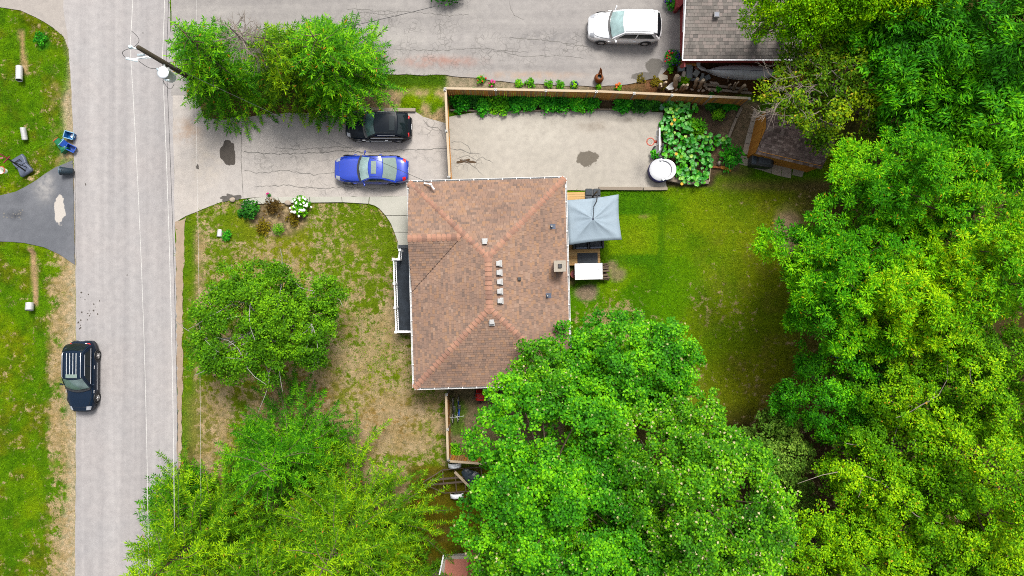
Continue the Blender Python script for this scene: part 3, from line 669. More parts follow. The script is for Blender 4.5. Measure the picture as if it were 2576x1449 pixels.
crack([(870, 22), (960, 28), (1060, 32), (1130, 40), (1180, 36)], 1.2, 0.033, 9); crack([(1280, 0), (1284, 24), (1300, 44), (1318, 50)], 1.0, 0.033, 10)
crack([(990, 124), (1080, 128), (1200, 122), (1330, 132)], 1.2, 0.033, 11); crack([(1280, 95), (1360, 100), (1440, 112), (1480, 118)], 1.8, 0.033, 12)
crack([(1240, 128), (1320, 142), (1400, 140), (1470, 146)], 1.0, 0.033, 13); crack([(896, 6), (900, 30), (1010, 42)], 1.0, 0.033, 14)
crack([(612, 430), (660, 436), (720, 428), (790, 440), (850, 434)], 1.4, 0.029, 15)
crack([(189, 405), (190, 530), (192, 668)], 1.4, 0.026, 16, 0.3)

# concrete walk: slabs with open joints
walk = thing('concrete_walkway', None, None); walk['kind'] = 'structure'
def slab(poly, h=0.075, name='walkway_slab', mat=None, parent=walk):
    m = MB(); m.prism([gp(*p) for p in poly], -0.05, h); return m.build(name, mat or M['concrete'], parent, bevel=0.012)
up = [(612, 505), (640, 498), (700, 496), (780, 495.6), (860, 495), (930, 495)]; lo = [(618, 517), (660, 513), (704, 511.5), (780, 510), (862, 509), (928, 513)]
for i in range(5): slab([up[i], (up[i+1][0]-1, up[i+1][1]), (lo[i+1][0]-1, lo[i+1][1]), lo[i]])
slab([(930.5, 495), (1032, 494), (1032, 542), (970, 542), (955, 525), (942, 517), (929, 513.5)])
slab([(971, 543), (1032, 543), (1034, 584), (992, 584), (984, 563)]); slab([(992.5, 585), (1034, 585), (1036, 626), (1000, 626), (1001, 608)])
# ------------------------------------------------------------------ shingled roofs
def unit_shingle(name, ex, th=0.024):
    """one tab, 1 m wide (scaled), its butt edge raised, its head tucked under the next course"""
    v = [(-.5, 0, 0.004), (.5, 0, 0.004), (.5, 0, th), (-.5, 0, th), (-.5, ex*1.3, -0.004), (.5, ex*1.3, -0.004), (.5, ex*1.3, 0.004), (-.5, ex*1.3, 0.004)]
    me = bpy.data.meshes.new(name); me.from_pydata(v, [], [(3, 0, 1, 2)[::-1], (3, 2, 6, 7), (0, 3, 7, 4), (1, 5, 6, 2), (4, 7, 6, 5)]); me.update(); return me
def plane_axes(O, Epos, Spos):
    O, E, S = Vector(O), (Vector(Epos)-Vector(O)).normalized(), Vector(Spos)-Vector(O)
    S = (S-E*S.dot(E)).normalized(); Nn = E.cross(S)
    if Nn.z < 0: E = -E; Nn = E.cross(S)
    return O, E, S, Nn
def tabs(poly3, O, E, S, ex, tw, seed, margin=0.0):
    r_ = random.Random(seed); P = [((Vector(p)-O).dot(E), (Vector(p)-O).dot(S)) for p in poly3]
    smin, smax = min(p[1] for p in P), max(p[1] for p in P); out = []; s = smin
    while s < smax-ex*0.25:
        sm = min(s+ex*0.5, smax-1e-3); xs = []
        for i in range(len(P)):
            (e1, s1), (e2, s2) = P[i], P[(i+1) % len(P)]
            if (s1 > sm) != (s2 > sm): xs.append(e1+(e2-e1)*(sm-s1)/(s2-s1))
        xs.sort()
        for k in range(0, len(xs)-1, 2):
            e0, e1 = xs[k]+margin, xs[k+1]-margin; e = e0-r_.uniform(0, tw)
            while e < e1:
                w = tw*r_.uniform(0.62, 1.3); a, b = max(e, e0), min(e+w, e1)
                if b-a > 0.05: out.append(((a+b)/2, s, b-a-0.008, min(1.0, max(0.3, (smax-s)/(ex*1.3)))))
                e += w
        s += ex
    return out
def lay_shingles(planes, ex, tw, parent, name, m_obj, m_isl, pick, limit=300, stuffname='shingle_courses'):
    """planes: (polygon corners, along-eave point pair, up-slope point). The nearest `limit` tabs are single objects, the rest one part."""
    allt = []
    for i, (poly, o, e, s) in enumerate(planes):
        O, E, S, Nn = plane_axes(o, e, s)
        allt += [(O, E, S, Nn, t) for t in tabs(poly, O, E, S, ex, tw, 50+i)]
    me = unit_shingle(name, ex); me.materials.append(m_obj)
    order = sorted(range(len(allt)), key=lambda i: pick(allt[i][0]+allt[i][1]*allt[i][4][0]+allt[i][2]*allt[i][4][1]))
    single = set(order[:limit]); big = MB(); base = [v.co.copy() for v in me.vertices]; faces = [tuple(p.vertices) for p in me.polygons]
    for i, (O, E, S, Nn, (e, s, w, hy)) in enumerate(allt):
        m = Matrix((E, S, Nn)).transposed().to_4x4(); m.translation = O+E*e+S*s+Nn*(0.012+rnd.uniform(0, 0.004))
        m = m @ Matrix.Diagonal((w, hy, 1, 1))
        if i in single:
            o = bpy.data.objects.new(name, me); link(o, parent); o.matrix_local = m
        else: big.add([m @ v for v in base], faces)
    if big.v:
        b = big.build(stuffname, m_isl, parent); b['kind'] = 'stuff'
    return len(allt)
def cap_line(a, b, parent, mat, wid=0.3, ln=0.27, name='ridge_cap', up=Vector((0, 0, 1)), drop=0.075, lift=0.065):
    """overlapping cap shingles folded over a hip or ridge, low end first"""
    a, b = Vector(a), Vector(b); d = (b-a); n = max(1, int(d.length/ln)); t = d.normalized(); s = t.cross(up).normalized(); nrm = s.cross(t).normalized()
    if nrm.z < 0: nrm = -nrm
    me = bpy.data.meshes.new(name); h = ln*1.25
    rows = []
    for x, z in ((0, lift), (h, 0.012)):
        rows += [(x, -wid/2, z-drop), (x, -wid*0.2, z-drop*0.22), (x, 0, z), (x, wid*0.2, z-drop*0.22), (x, wid/2, z-drop)]
    me.from_pydata(rows+[(0, -wid/2, -drop), (0, wid/2, -drop)], [], [(i, i+5, i+6, i+1)[::-1] for i in range(4)]+[(0, 1, 2, 3, 4, 11, 10)]); me.update(); me.materials.append(mat)
    m = Matrix((t, s, nrm)).transposed().to_4x4()
    if m.determinant() < 0: m = Matrix((t, -s, nrm)).transposed().to_4x4()
    for i in range(n):
        o = bpy.data.objects.new(name, me); link(o, parent); mm = m.copy(); mm.translation = a+t*(i*d.length/n); o.matrix_local = mm
def poly_obj(name, polys, mat, parent):
    m = MB()
    for p in polys:
        m.add(p, [tuple(range(len(p)))])
    return m.build(name, mat, parent)

# ------------------------------------------------------------------ the house
HC = (-1.37, 0.30); HR = R(1.6); HA, HB = 4.76, 6.27; EZ, PITCH = 3.0, 0.34
house = thing('house', 'bungalow with brown shingled hip roof and a row of pale roof vents', 'house', (HC[0], HC[1], 0), HR)
w = MB()
for c_, d_ in (((0, HB-0.5, 1.4), (2*HA-0.8, 0.2, 2.8)), ((0, -HB+0.5, 1.4), (2*HA-0.8, 0.2, 2.8)), ((HA-0.5, 0, 1.4), (0.2, 2*HB-1.2, 2.8)), ((-HA+0.75, 0, 1.4), (0.2, 2*HB-1.2, 2.8))): w.box(c_, d_)
w.build('wall', M['siding'], house)
rz_ = EZ+PITCH*HA
RN, RS = (0, HB-HA, rz_), (0, -HB+HA, rz_)
NW, NE, SE, SW = (-HA, HB, EZ), (HA, HB, EZ), (HA, -HB, EZ), (-HA, -HB, EZ)
gx1 = -1.55; gy_r = 2.78                    # the front wing's ridge: where it dies into the main slope, and its line
gzr = EZ+PITCH*(gx1+HA); GE = (gx1, gy_r, gzr); GW = (-HA, gy_r, gzr); gS = (-HA, gy_r-(gx1+HA), EZ)
# main west slope without the wing's footprint
west = [SW, gS, GE, (gx1+0.02, gy_r+0.05, gzr), RN, RS][:]
hipx = lambda y: -HA+(HB-y)
west_poly = [RS, SW, gS, GE, (-HA+(HB-gy_r), gy_r, EZ+PITCH*(HB-gy_r)), RN]
wing_n = [GE, GW, NW, (-HA+(HB-gy_r)-0.0, gy_r, gzr)]
wing_s = [GW, GE, gS]
north = [NE, NW, RN]; east = [SE, NE, RN, RS]; south = [SW, SE, RS]
HM = (-HA+(HB-gy_r), gy_r, EZ+PITCH*(HB-gy_r)); HW = (HM[0], HM[1], gzr)
for_deck = [north, east, south, west_poly, wing_n, wing_s, [NW, HM, HW], [GE, HM, HW]]
roof = poly_obj('roof', for_deck, M['roofdeck'], house)
poly_obj('wing_gable', [[(-HA+0.3, gS[1]+0.3, EZ-0.15), (-HA+0.3, HB-0.3, EZ-0.15), (-HA+0.3, gy_r, gzr-0.12)]], M['siding'], house)
lift = lambda p: (p[0], p[1], p[2]+0.006)
planes = [([lift(p) for p in north], NW, NE, RN), ([lift(p) for p in east], SE, NE, RN), ([lift(p) for p in south], SW, SE, RS),
          ([lift(p) for p in west_poly], SW, (-HA, 0, EZ), RS), ([lift(p) for p in wing_n], NW, (NW[0]+1, NW[1], NW[2]), GW), ([lift(p) for p in wing_s], gS, (gS[0]+1, gS[1], EZ), GW)]
planes[4] = ([lift(p) for p in wing_n], NW, (NW[0]+1, NW[1], NW[2]), GW)
lay_shingles(planes, 0.152, 0.22, roof, 'shingle', M['sh_obj'], M['sh_isl'], lambda p: (p-Vector((0.2, 1.0, 99))).length)
for a, b in ((NW, RN), (NE, RN), (SW, RS), (SE, RS)): cap_line(a, b, roof, M['cap'], 0.44)
cap_line(RS, RN, roof, M['cap'], 0.42); cap_line(GW, GE, roof, M['cap'], 0.44)
# soffit, gutters with brackets
vf = MB(); vf.bar((gx1, gy_r, gzr+0.03), (-HA, gS[1], EZ+0.03), 0.05, 0.02); vf.build('valley_flashing', M['roofdeck'], house)
g = MB(); s_ = 0.11
def gut(m, a, b):
    a, b = Vector(a), Vector(b); d = (b-a).normalized(); o = Vector((d.y, -d.x, 0))
    m.bar(a+o*0.005+Vector((0, 0, -.10)), b+o*0.005+Vector((0, 0, -.10)), 0.012, 0.16); m.bar(a+o*s_+Vector((0, 0, -.06)), b+o*s_+Vector((0, 0, -.06)), 0.026, 0.13)
    m.bar(a+o*s_*0.5+Vector((0, 0, -.15)), b+o*s_*0.5+Vector((0, 0, -.15)), s_, 0.012)
for nm, a, b in (('n', NE, NW), ('e', SE, NE), ('s', SW, SE), ('w', NW, SW)):
    m = MB(); gut(m, a, b); gg = m.build('gutter', M['guttermetal'], house)
    a, b = Vector(a), Vector(b); d = (b-a).normalized(); o = Vector((d.y, -d.x, 0)); k = int((b-a).length/0.95)
    for i in range(k+1):
        q = MB(); p = a+(b-a)*((i+0.4)/(k+1)); q.bar(p+Vector((0, 0, 0.005)), p+o*s_+Vector((0, 0, 0.005)), 0.035, 0.02); q.build('gutter_bracket', M['white'], gg)
m = MB(); m.box((0, 0, EZ-0.2), (2*HA-0.04, 2*HB-0.04, 0.04)); m.build('soffit', M['white'], house)
for p in ((-HA+0.4, -HB+0.4), (HA-0.4, -HB+0.4)):
    q = MB(); q.tube([(p[0], p[1]-0.05, 0), (p[0], p[1]-0.05, EZ-0.2)], 0.04, 8); q.build('downspout', M['white'], house)
def hl(x, y, z):                      # picture point at height z -> house coordinates
    p = at(x, y, z); q = Matrix.Rotation(-HR, 4, 'Z') @ (p-Vector((HC[0], HC[1], 0))); return q
def roof_z(q):
    return EZ+PITCH*min(HA-abs(q.x), HB-abs(q.y))
for x, y, ax in ((1219, 608, 1), (1254, 663, 0), (1255, 686, 0), (1256, 709, 0), (1256.5, 733, 0), (1257.5, 757, 0), (1237, 810, 2)):
    q = hl(x, y, 4.6); z = roof_z(q)
    v = MB(); v.box((q.x, q.y, z+0.16), (0.28, 0.28, 0.22)); vv = v.build('roof_vent', M['vent'], house, bevel=0.02)
    f = MB(); dd = {0: (0.11, 0), 1: (0, 0.11), 2: (0, -0.13)}[ax]; f.box((q.x+dd[0], q.y+dd[1], z+0.05), (0.34 if ax else 0.2, 0.2 if ax else 0.38, 0.08)); f.build('flange', M['vent'], vv)
for x, y in ((1391, 568), (1380, 744)):
    q = hl(x, y, 3.8); z = roof_z(q); v = MB(); v.tube([(q.x-0.05, q.y, z-0.02), (q.x-0.05, q.y, z+0.32)], 0.075, 12); vp = v.build('vent_pipe', M['bin'], house)
    h_ = MB(); h_.tube([(q.x-0.05, q.y, z+0.321), (q.x-0.05, q.y, z+0.326)], 0.04, 10); h_.build('pipe_bore', M['vent'], vp)
    f = MB(); f.box((q.x+0.02, q.y, z+0.03), (0.34, 0.3, 0.03), M=Matrix.Rotation(math.atan(PITCH), 4, 'Y')); f.build('flashing', M['slate'], vp)
q = hl(1306.5, 701.5, 4.3); z = roof_z(q); v = MB(); v.box((q.x, q.y, z+0.1), (0.2, 0.2, 0.18)); v.build('roof_vent', M['black'], house, bevel=0.015)
q = hl(1407, 670, 3.9); ch = MB(); ch.box((q.x, q.y, 2.2), (0.62, 0.56, 4.3)); cm = ch.build('chimney', M['brick'], house)
cp = MB(); cp.add(*[[(q.x+sx*a, q.y+sy*b, zz) for zz in (4.35, 4.43) for sx, sy, a, b in ((-1, -1, .36, .33), (1, -1, .36, .33), (1, 1, .36, .33), (-1, 1, .36, .33), (-1, -1, .12, .12), (1, -1, .12, .12), (1, 1, .12, .12), (-1, 1, .12, .12))],
    [(8, 9, 13, 12), (9, 10, 14, 13), (10, 11, 15, 14), (11, 8, 12, 15), (0, 1, 9, 8), (1, 2, 10, 9), (2, 3, 11, 10), (3, 0, 8, 11)]]); cp.build('chimney_cap', M['slab'], cm)
fl = MB(); fl.box((q.x, q.y, 4.45), (0.2, 0.2, 0.16)); fl.build('flue', M['black'], cm)
q = hl(1086, 463, 3.6); v = MB(); v.tube([(q.x-0.5, q.y+0.12, 3.2), (q.x-0.1, q.y+0.02, 3.5), (q.x+0.14, q.y-0.32, 3.55)], 0.05, 8); v.tube([(q.x-.05, q.y-.02, 3.3), (q.x-.05, q.y-.02, 3.75)], 0.07, 8); v.build('service_mast', M['offwhite'], house)
# windows and a door in the walls (seen only from the side)
for (x, y, ax, wd) in ((-HA+0.63, -1.9, 'x', 1.8), (-HA+0.63, -4.6, 'x', 1.2), (HA-0.38, 2.6, 'x', 1.5), (0.5, -HB+0.38, 'y', 1.2), (-2.5, HB-0.38, 'y', 1.2)):
    f = MB(); f.box((x, y, 1.6), (0.06, wd, 1.1) if ax == 'x' else (wd, 0.06, 1.1)); fo = f.build('window', M['white'], house)
    p = MB(); p.box((x, y, 1.6), (0.08, wd-0.16, 0.94) if ax == 'x' else (wd-0.16, 0.08, 0.94)); p.build('pane', M['glass'], fo)
dr = MB(); dr.box((-HA+0.63, 1.2, 1.2), (0.06, 0.95, 2.1)); dro = dr.build('door', M['white'], house); hn = MB(); hn.box((-HA+0.57, 0.85, 1.15), (0.05, 0.04, 0.12)); hn.build('handle', M['chrome'], dro)

# ------------------------------------------------------------------ front porch
PZ = 0.85
p0 = at(1018, 735, PZ)
porch = thing('front_porch', 'long narrow porch with dark floor and white baluster railing along the house front', 'porch', (p0.x, p0.y, 0))
def pl(x, y, z): q = at(x, y, z); return (q.x-p0.x, q.y-p0.y)
m = MB(); m.prism([pl(1004, 626, PZ), pl(1052, 626, PZ), (pl(1052, 626, PZ)[0]+0.5, pl(1052, 838, PZ)[1]), pl(1000, 838, PZ), pl(993, 652, PZ), pl(1004, 652, PZ)], 0.0, PZ)
m.build('porch_floor', M['porchfloor'], porch)
m = MB(); m.prism([pl(1002, 616, 0.4), pl(1034, 616, 0.4), pl(1034, 625, 0.4), pl(1002, 625, 0.4)], 0.0, 0.42); m.build('porch_step', M['char'], porch)
RH = 0.95
def rail_run(a, b, posts=(0, 1), nb=None):
    a, b = Vector(a+(0,)), Vector(b+(0,)); L = (b-a).length
    t = MB(); t.bar(a+Vector((0, 0, PZ+RH)), b+Vector((0, 0, PZ+RH)), 0.075, 0.05); t.build('handrail', M['white'], porch)
    t = MB(); t.bar(a+Vector((0, 0, PZ+0.1)), b+Vector((0, 0, PZ+0.1)), 0.06, 0.05); t.build('bottom_rail', M['white'], porch)
    k = nb or int(L/0.125); me = None
    for i in range(1, k):
        p = a+(b-a)*(i/k)
        if me is None:
            bb = MB(); bb.box((0, 0, RH/2+0.05), (0.032, 0.032, RH-0.12)); o = bb.build('baluster', M['white'], porch); me = o.data
        else: o = obj_me('baluster', me, M['white'], porch)
        o.location = (p.x, p.y, PZ)
    for tt in posts:
        p = a+(b-a)*tt; bb = MB(); bb.box((p.x, p.y, PZ+0.52), (0.11, 0.11, 1.06)); po = bb.build('railing_post', M['white'], porch)
        cc = MB(); cc.box((p.x, p.y, PZ+1.07), (0.15, 0.15, 0.05)); cc.build('post_cap', M['offwhite'], po)
zt = PZ+RH
A1, B1 = pl(990, 652, zt), pl(996.5, 835, zt)
rail_run(A1, B1, (0, 0.335, 0.665, 1)); rail_run(B1, (pl(1038, 834, zt)[0], B1[1]), (1,)); rail_run(A1, pl(1003, 652, zt), (1,)); rail_run(pl(1003, 652, zt), pl(1006, 629, zt), (1,))
# ------------------------------------------------------------------ leaves, crowns, trees
def unit(v): return v/np.maximum(np.linalg.norm(v, axis=-1, keepdims=True), 1e-9)
def leaf_mesh(name, P, D, Nn, ln, wd, droop=0.12):
    """one kite-shaped face pair per leaf: stalk, two shoulders, tip"""
    D = unit(D); B = unit(np.cross(D, Nn)); ln = np.asarray(ln)[:, None]; wd = np.asarray(wd)[:, None]
    U = np.cross(B, D)
    V = np.stack([P, P+D*ln*0.45+B*wd*0.5, P+D*ln-U*ln*droop, P+D*ln*0.45-B*wd*0.5], 1).reshape(-1, 3)
    F = np.arange(len(V)).reshape(-1, 4)
    return mesh_np(name, V, F)
def in_view(P, m=190):
    """what lies within a few metres of the picture (nothing is built far outside it)"""
    k = FPX/(CAM_H-P[:, 2]); return (np.abs(P[:, 0]*k) < 1288+m) & (np.abs(P[:, 1]*k) < 724.5+m)
def rand_unit(n, up=0.0):
    v = rng.normal(size=(n, 3)); v = unit(v)
    if up: v[:, 2] = np.where(v[:, 2] < -up, -v[:, 2], v[:, 2])
    return v
def fib(n, zmin=-0.2, jit=0.25):
    i = np.arange(n)+0.5; z = 1-(1-zmin)*i/n; a = i*2.399963+rng.uniform(0, 6.28); r = np.sqrt(np.maximum(0, 1-z*z))
    return unit(np.stack([r*np.cos(a), r*np.sin(a), z], 1)+rng.normal(size=(n, 3))*jit*0.5)
def crown_points(c, rx, ry, rz, nl, lr, nc, cr, zmin=-0.25):
    """two levels: big lobes over an uneven dome, small clumps over each lobe"""
    d = fib(nl, zmin); k = rng.uniform(0.6, 1.2, (nl, 1)); k = k*np.array([[1, 1, 1.0]])+rng.normal(size=(nl, 1))*np.array([[0, 0, 0.2]]); lob = np.array(c)+d*np.array([rx, ry, rz])*k
    lrad = lr*rng.uniform(0.55, 1.35, nl); cl, cra = [], []
    for i in range(nl):
        out = unit((lob[i]-np.array(c))/np.array([rx, ry, rz])+np.array([0, 0, 0.35]))
        dd = rand_unit(nc*2); dd = dd[(dd@out) > -0.25][:nc]
        cl.append(lob[i]+dd*lrad[i]*rng.uniform(0.7, 1.15, (len(dd), 1))*np.array([1, 1, 0.95])); cra.append(cr*rng.uniform(0.65, 1.3, len(dd)))
    return lob, np.concatenate(cl), np.concatenate(cra)
def clump_leaves(cl, cra, n, ln, wd, style):
    k = len(cl); c = np.repeat(cl, n, 0); r = np.repeat(cra, n)[:, None]; m = len(c)
    if style == 'tuft':                                    # long leaflets radiating from each twig end
        d = rand_unit(m, 0.25); d = unit(d*np.array([1, 1, 0.55])); P = c+d*r*rng.uniform(0.0, 0.75, (m, 1)); D = d*np.array([1, 1, 0.6])+rng.normal(size=(m, 3))*0.25; Nn = unit(np.array([0, 0, 1.0])+rng.normal(size=(m, 3))*0.36)
    elif style == 'frond':                                 # drooping leaflets, combed one way in each clump
        dirs = unit(np.stack([rng.normal(size=k), rng.normal(size=k), np.full(k, -0.25)], 1)); dd = np.repeat(dirs, n, 0)
        d = rand_unit(m, 0.2); P = c+d*r*rng.uniform(0.3, 1, (m, 1))*np.array([1, 1, 0.5]); D = dd+rng.normal(size=(m, 3))*0.38; Nn = unit(np.array([0, 0, 1.0])+rng.normal(size=(m, 3))*0.35)
    elif style == 'puff':
        d = rand_unit(m, 0.1); P = c+d*r*rng.uniform(0.75, 1.0, (m, 1)); D = d+rng.normal(size=(m, 3))*0.7; Nn = unit(d+np.array([0, 0, .5])+rng.normal(size=(m, 3))*0.5)
    else:
        d = rand_unit(m, 0.2); P = c+d*r*rng.uniform(0.45, 1.0, (m, 1))*np.array([1, 1, 0.75])
        Nn = unit(d*0.4+np.array([0, 0, 1.0])+rng.normal(size=(m, 3))*0.4); D = np.cross(Nn, rng.normal(size=(m, 3)))
    s = rng.uniform(0.7, 1.3, m)
    return P, D, Nn, ln*s, wd*s
def branch_mb(mb, a, b, r0, r1, bend=0.15, n=5, k=5):
    a, b = Vector(a), Vector(b); L = (b-a).length; off = Vector((rnd.uniform(-1, 1), rnd.uniform(-1, 1), rnd.uniform(-0.3, 0.6)))*L*bend
    pts = [a.lerp(b, t/k)+off*math.sin(math.pi*t/k) for t in range(k+1)]
    mb.tube(pts, [r0+(r1-r0)*t/k for t in range(k+1)], n, caps=False); return pts
def broadleaf(label, x, y, zc, rx, ry, rz, mat, style='leaf', nl=26, lr=1.1, nc=18, cr=0.42, n=26, ln=0.17, wd=0.15, bark='bark', trunk_r=0.22, name='deciduous_tree', group=None, base=None, zmin=-0.25, inner=0.25, twigs=0, twigmat=None):
    rx, ry = rx-lr*0.55, ry-lr*0.55
    c = at(x, y, zc); b = Vector(base) if base else Vector((c.x+rnd.uniform(-.4, .4), c.y+rnd.uniform(-.4, .4), 0))
    t = thing(name, label, 'tree', b, 0, group)
    lob, cl, cra = crown_points(tuple(c), rx, ry, rz, nl, lr, nc, cr, zmin)
    if inner:                                              # sparse leaves inside, so gaps show dark foliage
        m = int(len(cl)*inner); d = rand_unit(m); cl = np.concatenate([cl, np.array(c)+d*np.array([rx, ry, rz])*rng.uniform(0.2, 0.75, (m, 1))]); cra = np.concatenate([cra, np.full(m, cr)])
    P, D, Nn, l_, w_ = clump_leaves(cl, cra, n, ln, wd, style)
    P[:, 2] = np.maximum(P[:, 2], 0.3); kp = in_view(P); P, D, Nn, l_, w_ = P[kp], D[kp], Nn[kp], l_[kp], w_[kp]
    obj_me('crown', leaf_mesh('crown', P-np.array(b), D, Nn, l_, w_), mat, t)
    mb = MB(); top = Vector((c.x, c.y, zc+rz*0.3))-b
    branch_mb(mb, (0, 0, -0.1), top, trunk_r, trunk_r*0.35, 0.04, 8)
    for i in range(nl):
        s = Vector((0, 0, 0)).lerp(top, rnd.uniform(0.35, 0.9)); branch_mb(mb, s, Vector(lob[i])-b, trunk_r*0.32, 0.025, 0.1)
    mb.build('trunk', M[bark], t, True)
    if twigs:
        tm = MB()
        for i in range(twigs):
            k = rnd.randrange(nl); s = Vector(lob[k])-b; e = s+Vector((rnd.gauss(0, 1), rnd.gauss(0, 1), abs(rnd.gauss(0.4, 0.4))))*lr*0.9
            branch_mb(tm, s, e, 0.03, 0.012, 0.15, 4, 3)
        q = tm.build('bare_twigs', M[twigmat or bark], t, True); q['kind'] = 'stuff'
    return t
def bare_branches(mb, p, d, L, r, depth, spread=0.6, up=0.1):
    q = p+d*L; pts = [p, p.lerp(q, 0.5)+Vector((rnd.uniform(-1, 1), rnd.uniform(-1, 1), rnd.uniform(-1, 1)))*L*0.09, q]
    mb.tube(pts, [r, r*0.8, r*0.55], 4 if depth < 3 else 5, caps=False)
    if depth == 0: return
    for i in range(rnd.choice((2, 3, 3))):
        e = (d+Vector((rnd.gauss(0, spread), rnd.gauss(0, spread), rnd.gauss(up, spread*0.6)))).normalized(); s = p.lerp(q, rnd.uniform(0.45, 1.0))
        bare_branches(mb, s, e, L*rnd.uniform(0.55, 0.85), r*0.6, depth-1, spread, up)
def spruce(label, x, y, h, Rr, mat, seed, levels=24, per=8, sl=0.23, sw=0.06, step=0.13, z0=0.7, droop=0.22, power=0.8, bark='bark', group=None, rag=0.25, name='spruce_tree', upturn=0.15, lean=(0, 0)):
    """whorls of boughs; each bough carries twigs on both sides, each twig short needle sprays"""
    r_ = np.random.default_rng(seed); b = at(x, y, 0); t = thing(name, label, 'tree', b, 0, group); mb = MB()
    mb.tube([(0, 0, -0.1), (lean[0]*.5, lean[1]*.5, h*0.5), (lean[0], lean[1], h)], [0.16+0.012*h, 0.12, 0.02], 7, caps=False)
    Ps, Ds, Ns, Ls, Ws = [], [], [], [], []
    for i in range(levels):
        f = (i+0.5)/levels; z = z0+(h-z0)*f**1.05; rad = Rr*(1-f)**power+0.25
        nb = max(5, int(per*(0.5+0.5*(1-f)))); a0 = r_.uniform(0, 6.28)
        for j in range(nb):
            a = a0+2*math.pi*j/nb+r_.normal(0, 0.34); L = rad*r_.uniform(1-rag*1.3, 1+rag*0.6); d = np.array([math.cos(a), math.sin(a), 0])
            o0 = np.array([lean[0]*z/h, lean[1]*z/h, z]); rise = 0.5*f+r_.normal(0, 0.08)
            def bough(o, d, L, rise, wood, tmul, depth):
                k = max(4, int(L/step)); tt = np.linspace(0.1, 1, k); side = np.array([-d[1], d[0], 0])
                zz = rise*L*tt*0.55-droop*L*tt**1.6+upturn*L*np.maximum(0, tt-0.6)**2*2.5
                wob = r_.normal(0, 0.07)*L*np.sin(tt*2.6)
                pts = o+d*(L*tt)[:, None]+np.array([0, 0, 1])*zz[:, None]+side*wob[:, None]
                if wood: mb.tube([o]+[pts[q] for q in (k//3, 2*k//3, k-1)], [0.035, 0.026, 0.016, 0.007], 4, caps=False)
                for q in range(k):
                    if r_.uniform() < 0.06: continue
                    ft = tt[q]; tl = min(0.42, 0.24*L+0.08)*(1.1-ft*0.55)*r_.uniform(0.6, 1.25)*tmul
                    fwd = (pts[min(q+1, k-1)]-pts[max(q-1, 0)]); fwd = fwd/np.linalg.norm(fwd)
                    for sgn in (-1, 1):
                        td = fwd*r_.uniform(0.5, 1.0)+side*sgn*0.75+np.array([0, 0, r_.normal(-0.22, 0.16)]); td /= np.linalg.norm(td)
                        ns = max(1, int(tl/0.15))
                        for s in range(ns):
                            p = pts[q]+td*(tl*s/ns)
                            for e in (-1, 1):
                                dd = td*0.85+np.cross(td, [0, 0, 1.0])*e*r_.uniform(0.25, 0.7)+np.array([0, 0, r_.uniform(-0.1, 0.4)])
                                Ps.append(p); Ds.append(dd); Ns.append((r_.normal(0, 0.4), r_.normal(0, 0.4), 1)); Ls.append(sl*r_.uniform(0.7, 1.25)); Ws.append(sw*r_.uniform(0.8, 1.25))
                Ps.append(pts[-1]); Ds.append(fwd+np.array([0, 0, 0.2])); Ns.append((0, 0, 1)); Ls.append(sl*1.3); Ws.append(sw)
                if depth and L > 0.9:                          # the bough fans out
                    for sgn in (-1, 1):
                        q = int(k*r_.uniform(0.3, 0.62)); an = sgn*r_.uniform(0.4, 0.75); ca, sa = math.cos(an), math.sin(an)
                        bough(pts[q], np.array([d[0]*ca-d[1]*sa, d[0]*sa+d[1]*ca, 0]), L*(1-tt[q])*r_.uniform(0.75, 1.05), rise*0.3-droop*0.5, False, 0.85, 0)
            bough(o0, d, L, rise, j % 2 == 0, 1.0, 1)
    Ps, Ds, Ns, Ls, Ws = [np.array(q) for q in (Ps, Ds, Ns, Ls, Ws)]; kp = in_view(Ps+np.array(b)); Ps, Ds, Ns, Ls, Ws = Ps[kp], Ds[kp], Ns[kp], Ls[kp], Ws[kp]
    obj_me('crown', leaf_mesh('crown', np.array(Ps), np.array(Ds), unit(np.array(Ns)), np.array(Ls), np.array(Ws), 0.08), mat, t)
    mb.build('trunk', M[bark], t, True)
    return t
def plant(label, x, y, r, h, mat, n, ln, wd, name='shrub', cat='shrub', group=None, style='leaf', flat=0.8, clumps=10, cr=None, z0=0.0, ry=None, stem=True, flowers=None):
    p = at(x, y, z0); t = thing(name, label, cat, p, 0, group); r_, ry_ = r, ry or r
    d = fib(clumps, 0.0); cl = d*np.array([r_*0.7, ry_*0.7, h*flat*0.75])*rng.uniform(0.45, 1.05, (clumps, 1)); cl[:, 2] += h*0.22
    P, D, Nn, l_, w_ = clump_leaves(cl, np.full(clumps, cr or r*0.36)*rng.uniform(0.7, 1.3, clumps), n, ln, wd, style)
    P[:, 2] = np.maximum(P[:, 2], 0.02)
    obj_me('foliage', leaf_mesh('foliage', P, D, Nn, l_, w_), mat, t)
    if stem:
        mb = MB()
        for i in range(min(7, clumps)): mb.tube([(0, 0, -0.02), tuple(cl[i]*np.array([.5, .5, .6])), tuple(cl[i])], [0.018, 0.012, 0.006], 4, caps=False)
        mb.build('stem', M['bark'], t)
    if flowers:
        fm, cnt, fr = flowers; me = None
        for i in range(cnt):
            a = rnd.uniform(0, 6.28); q = math.sqrt(rnd.uniform(0.02, 1)); pz = h*flat*math.sqrt(max(0.05, 1-(q*0.92)**2))
            if me is None:
                b = MB(); b.blob((0, 0, 0), (fr*2, fr*2, fr*1.3), 3, 8, 5, 0.2); o = b.build('flower_head', M[fm], t, True); me = o.data
            else: o = obj_me('flower_head', me, M[fm], t)
            o.location = (math.cos(a)*q*r_*0.98, math.sin(a)*q*ry_*0.98, pz+h*0.2); s = rnd.uniform(0.7, 1.25); o.scale = (s, s*rnd.uniform(0.75, 1.2), s); o.rotation_euler = (0, 0, rnd.uniform(0, 6))
    return t

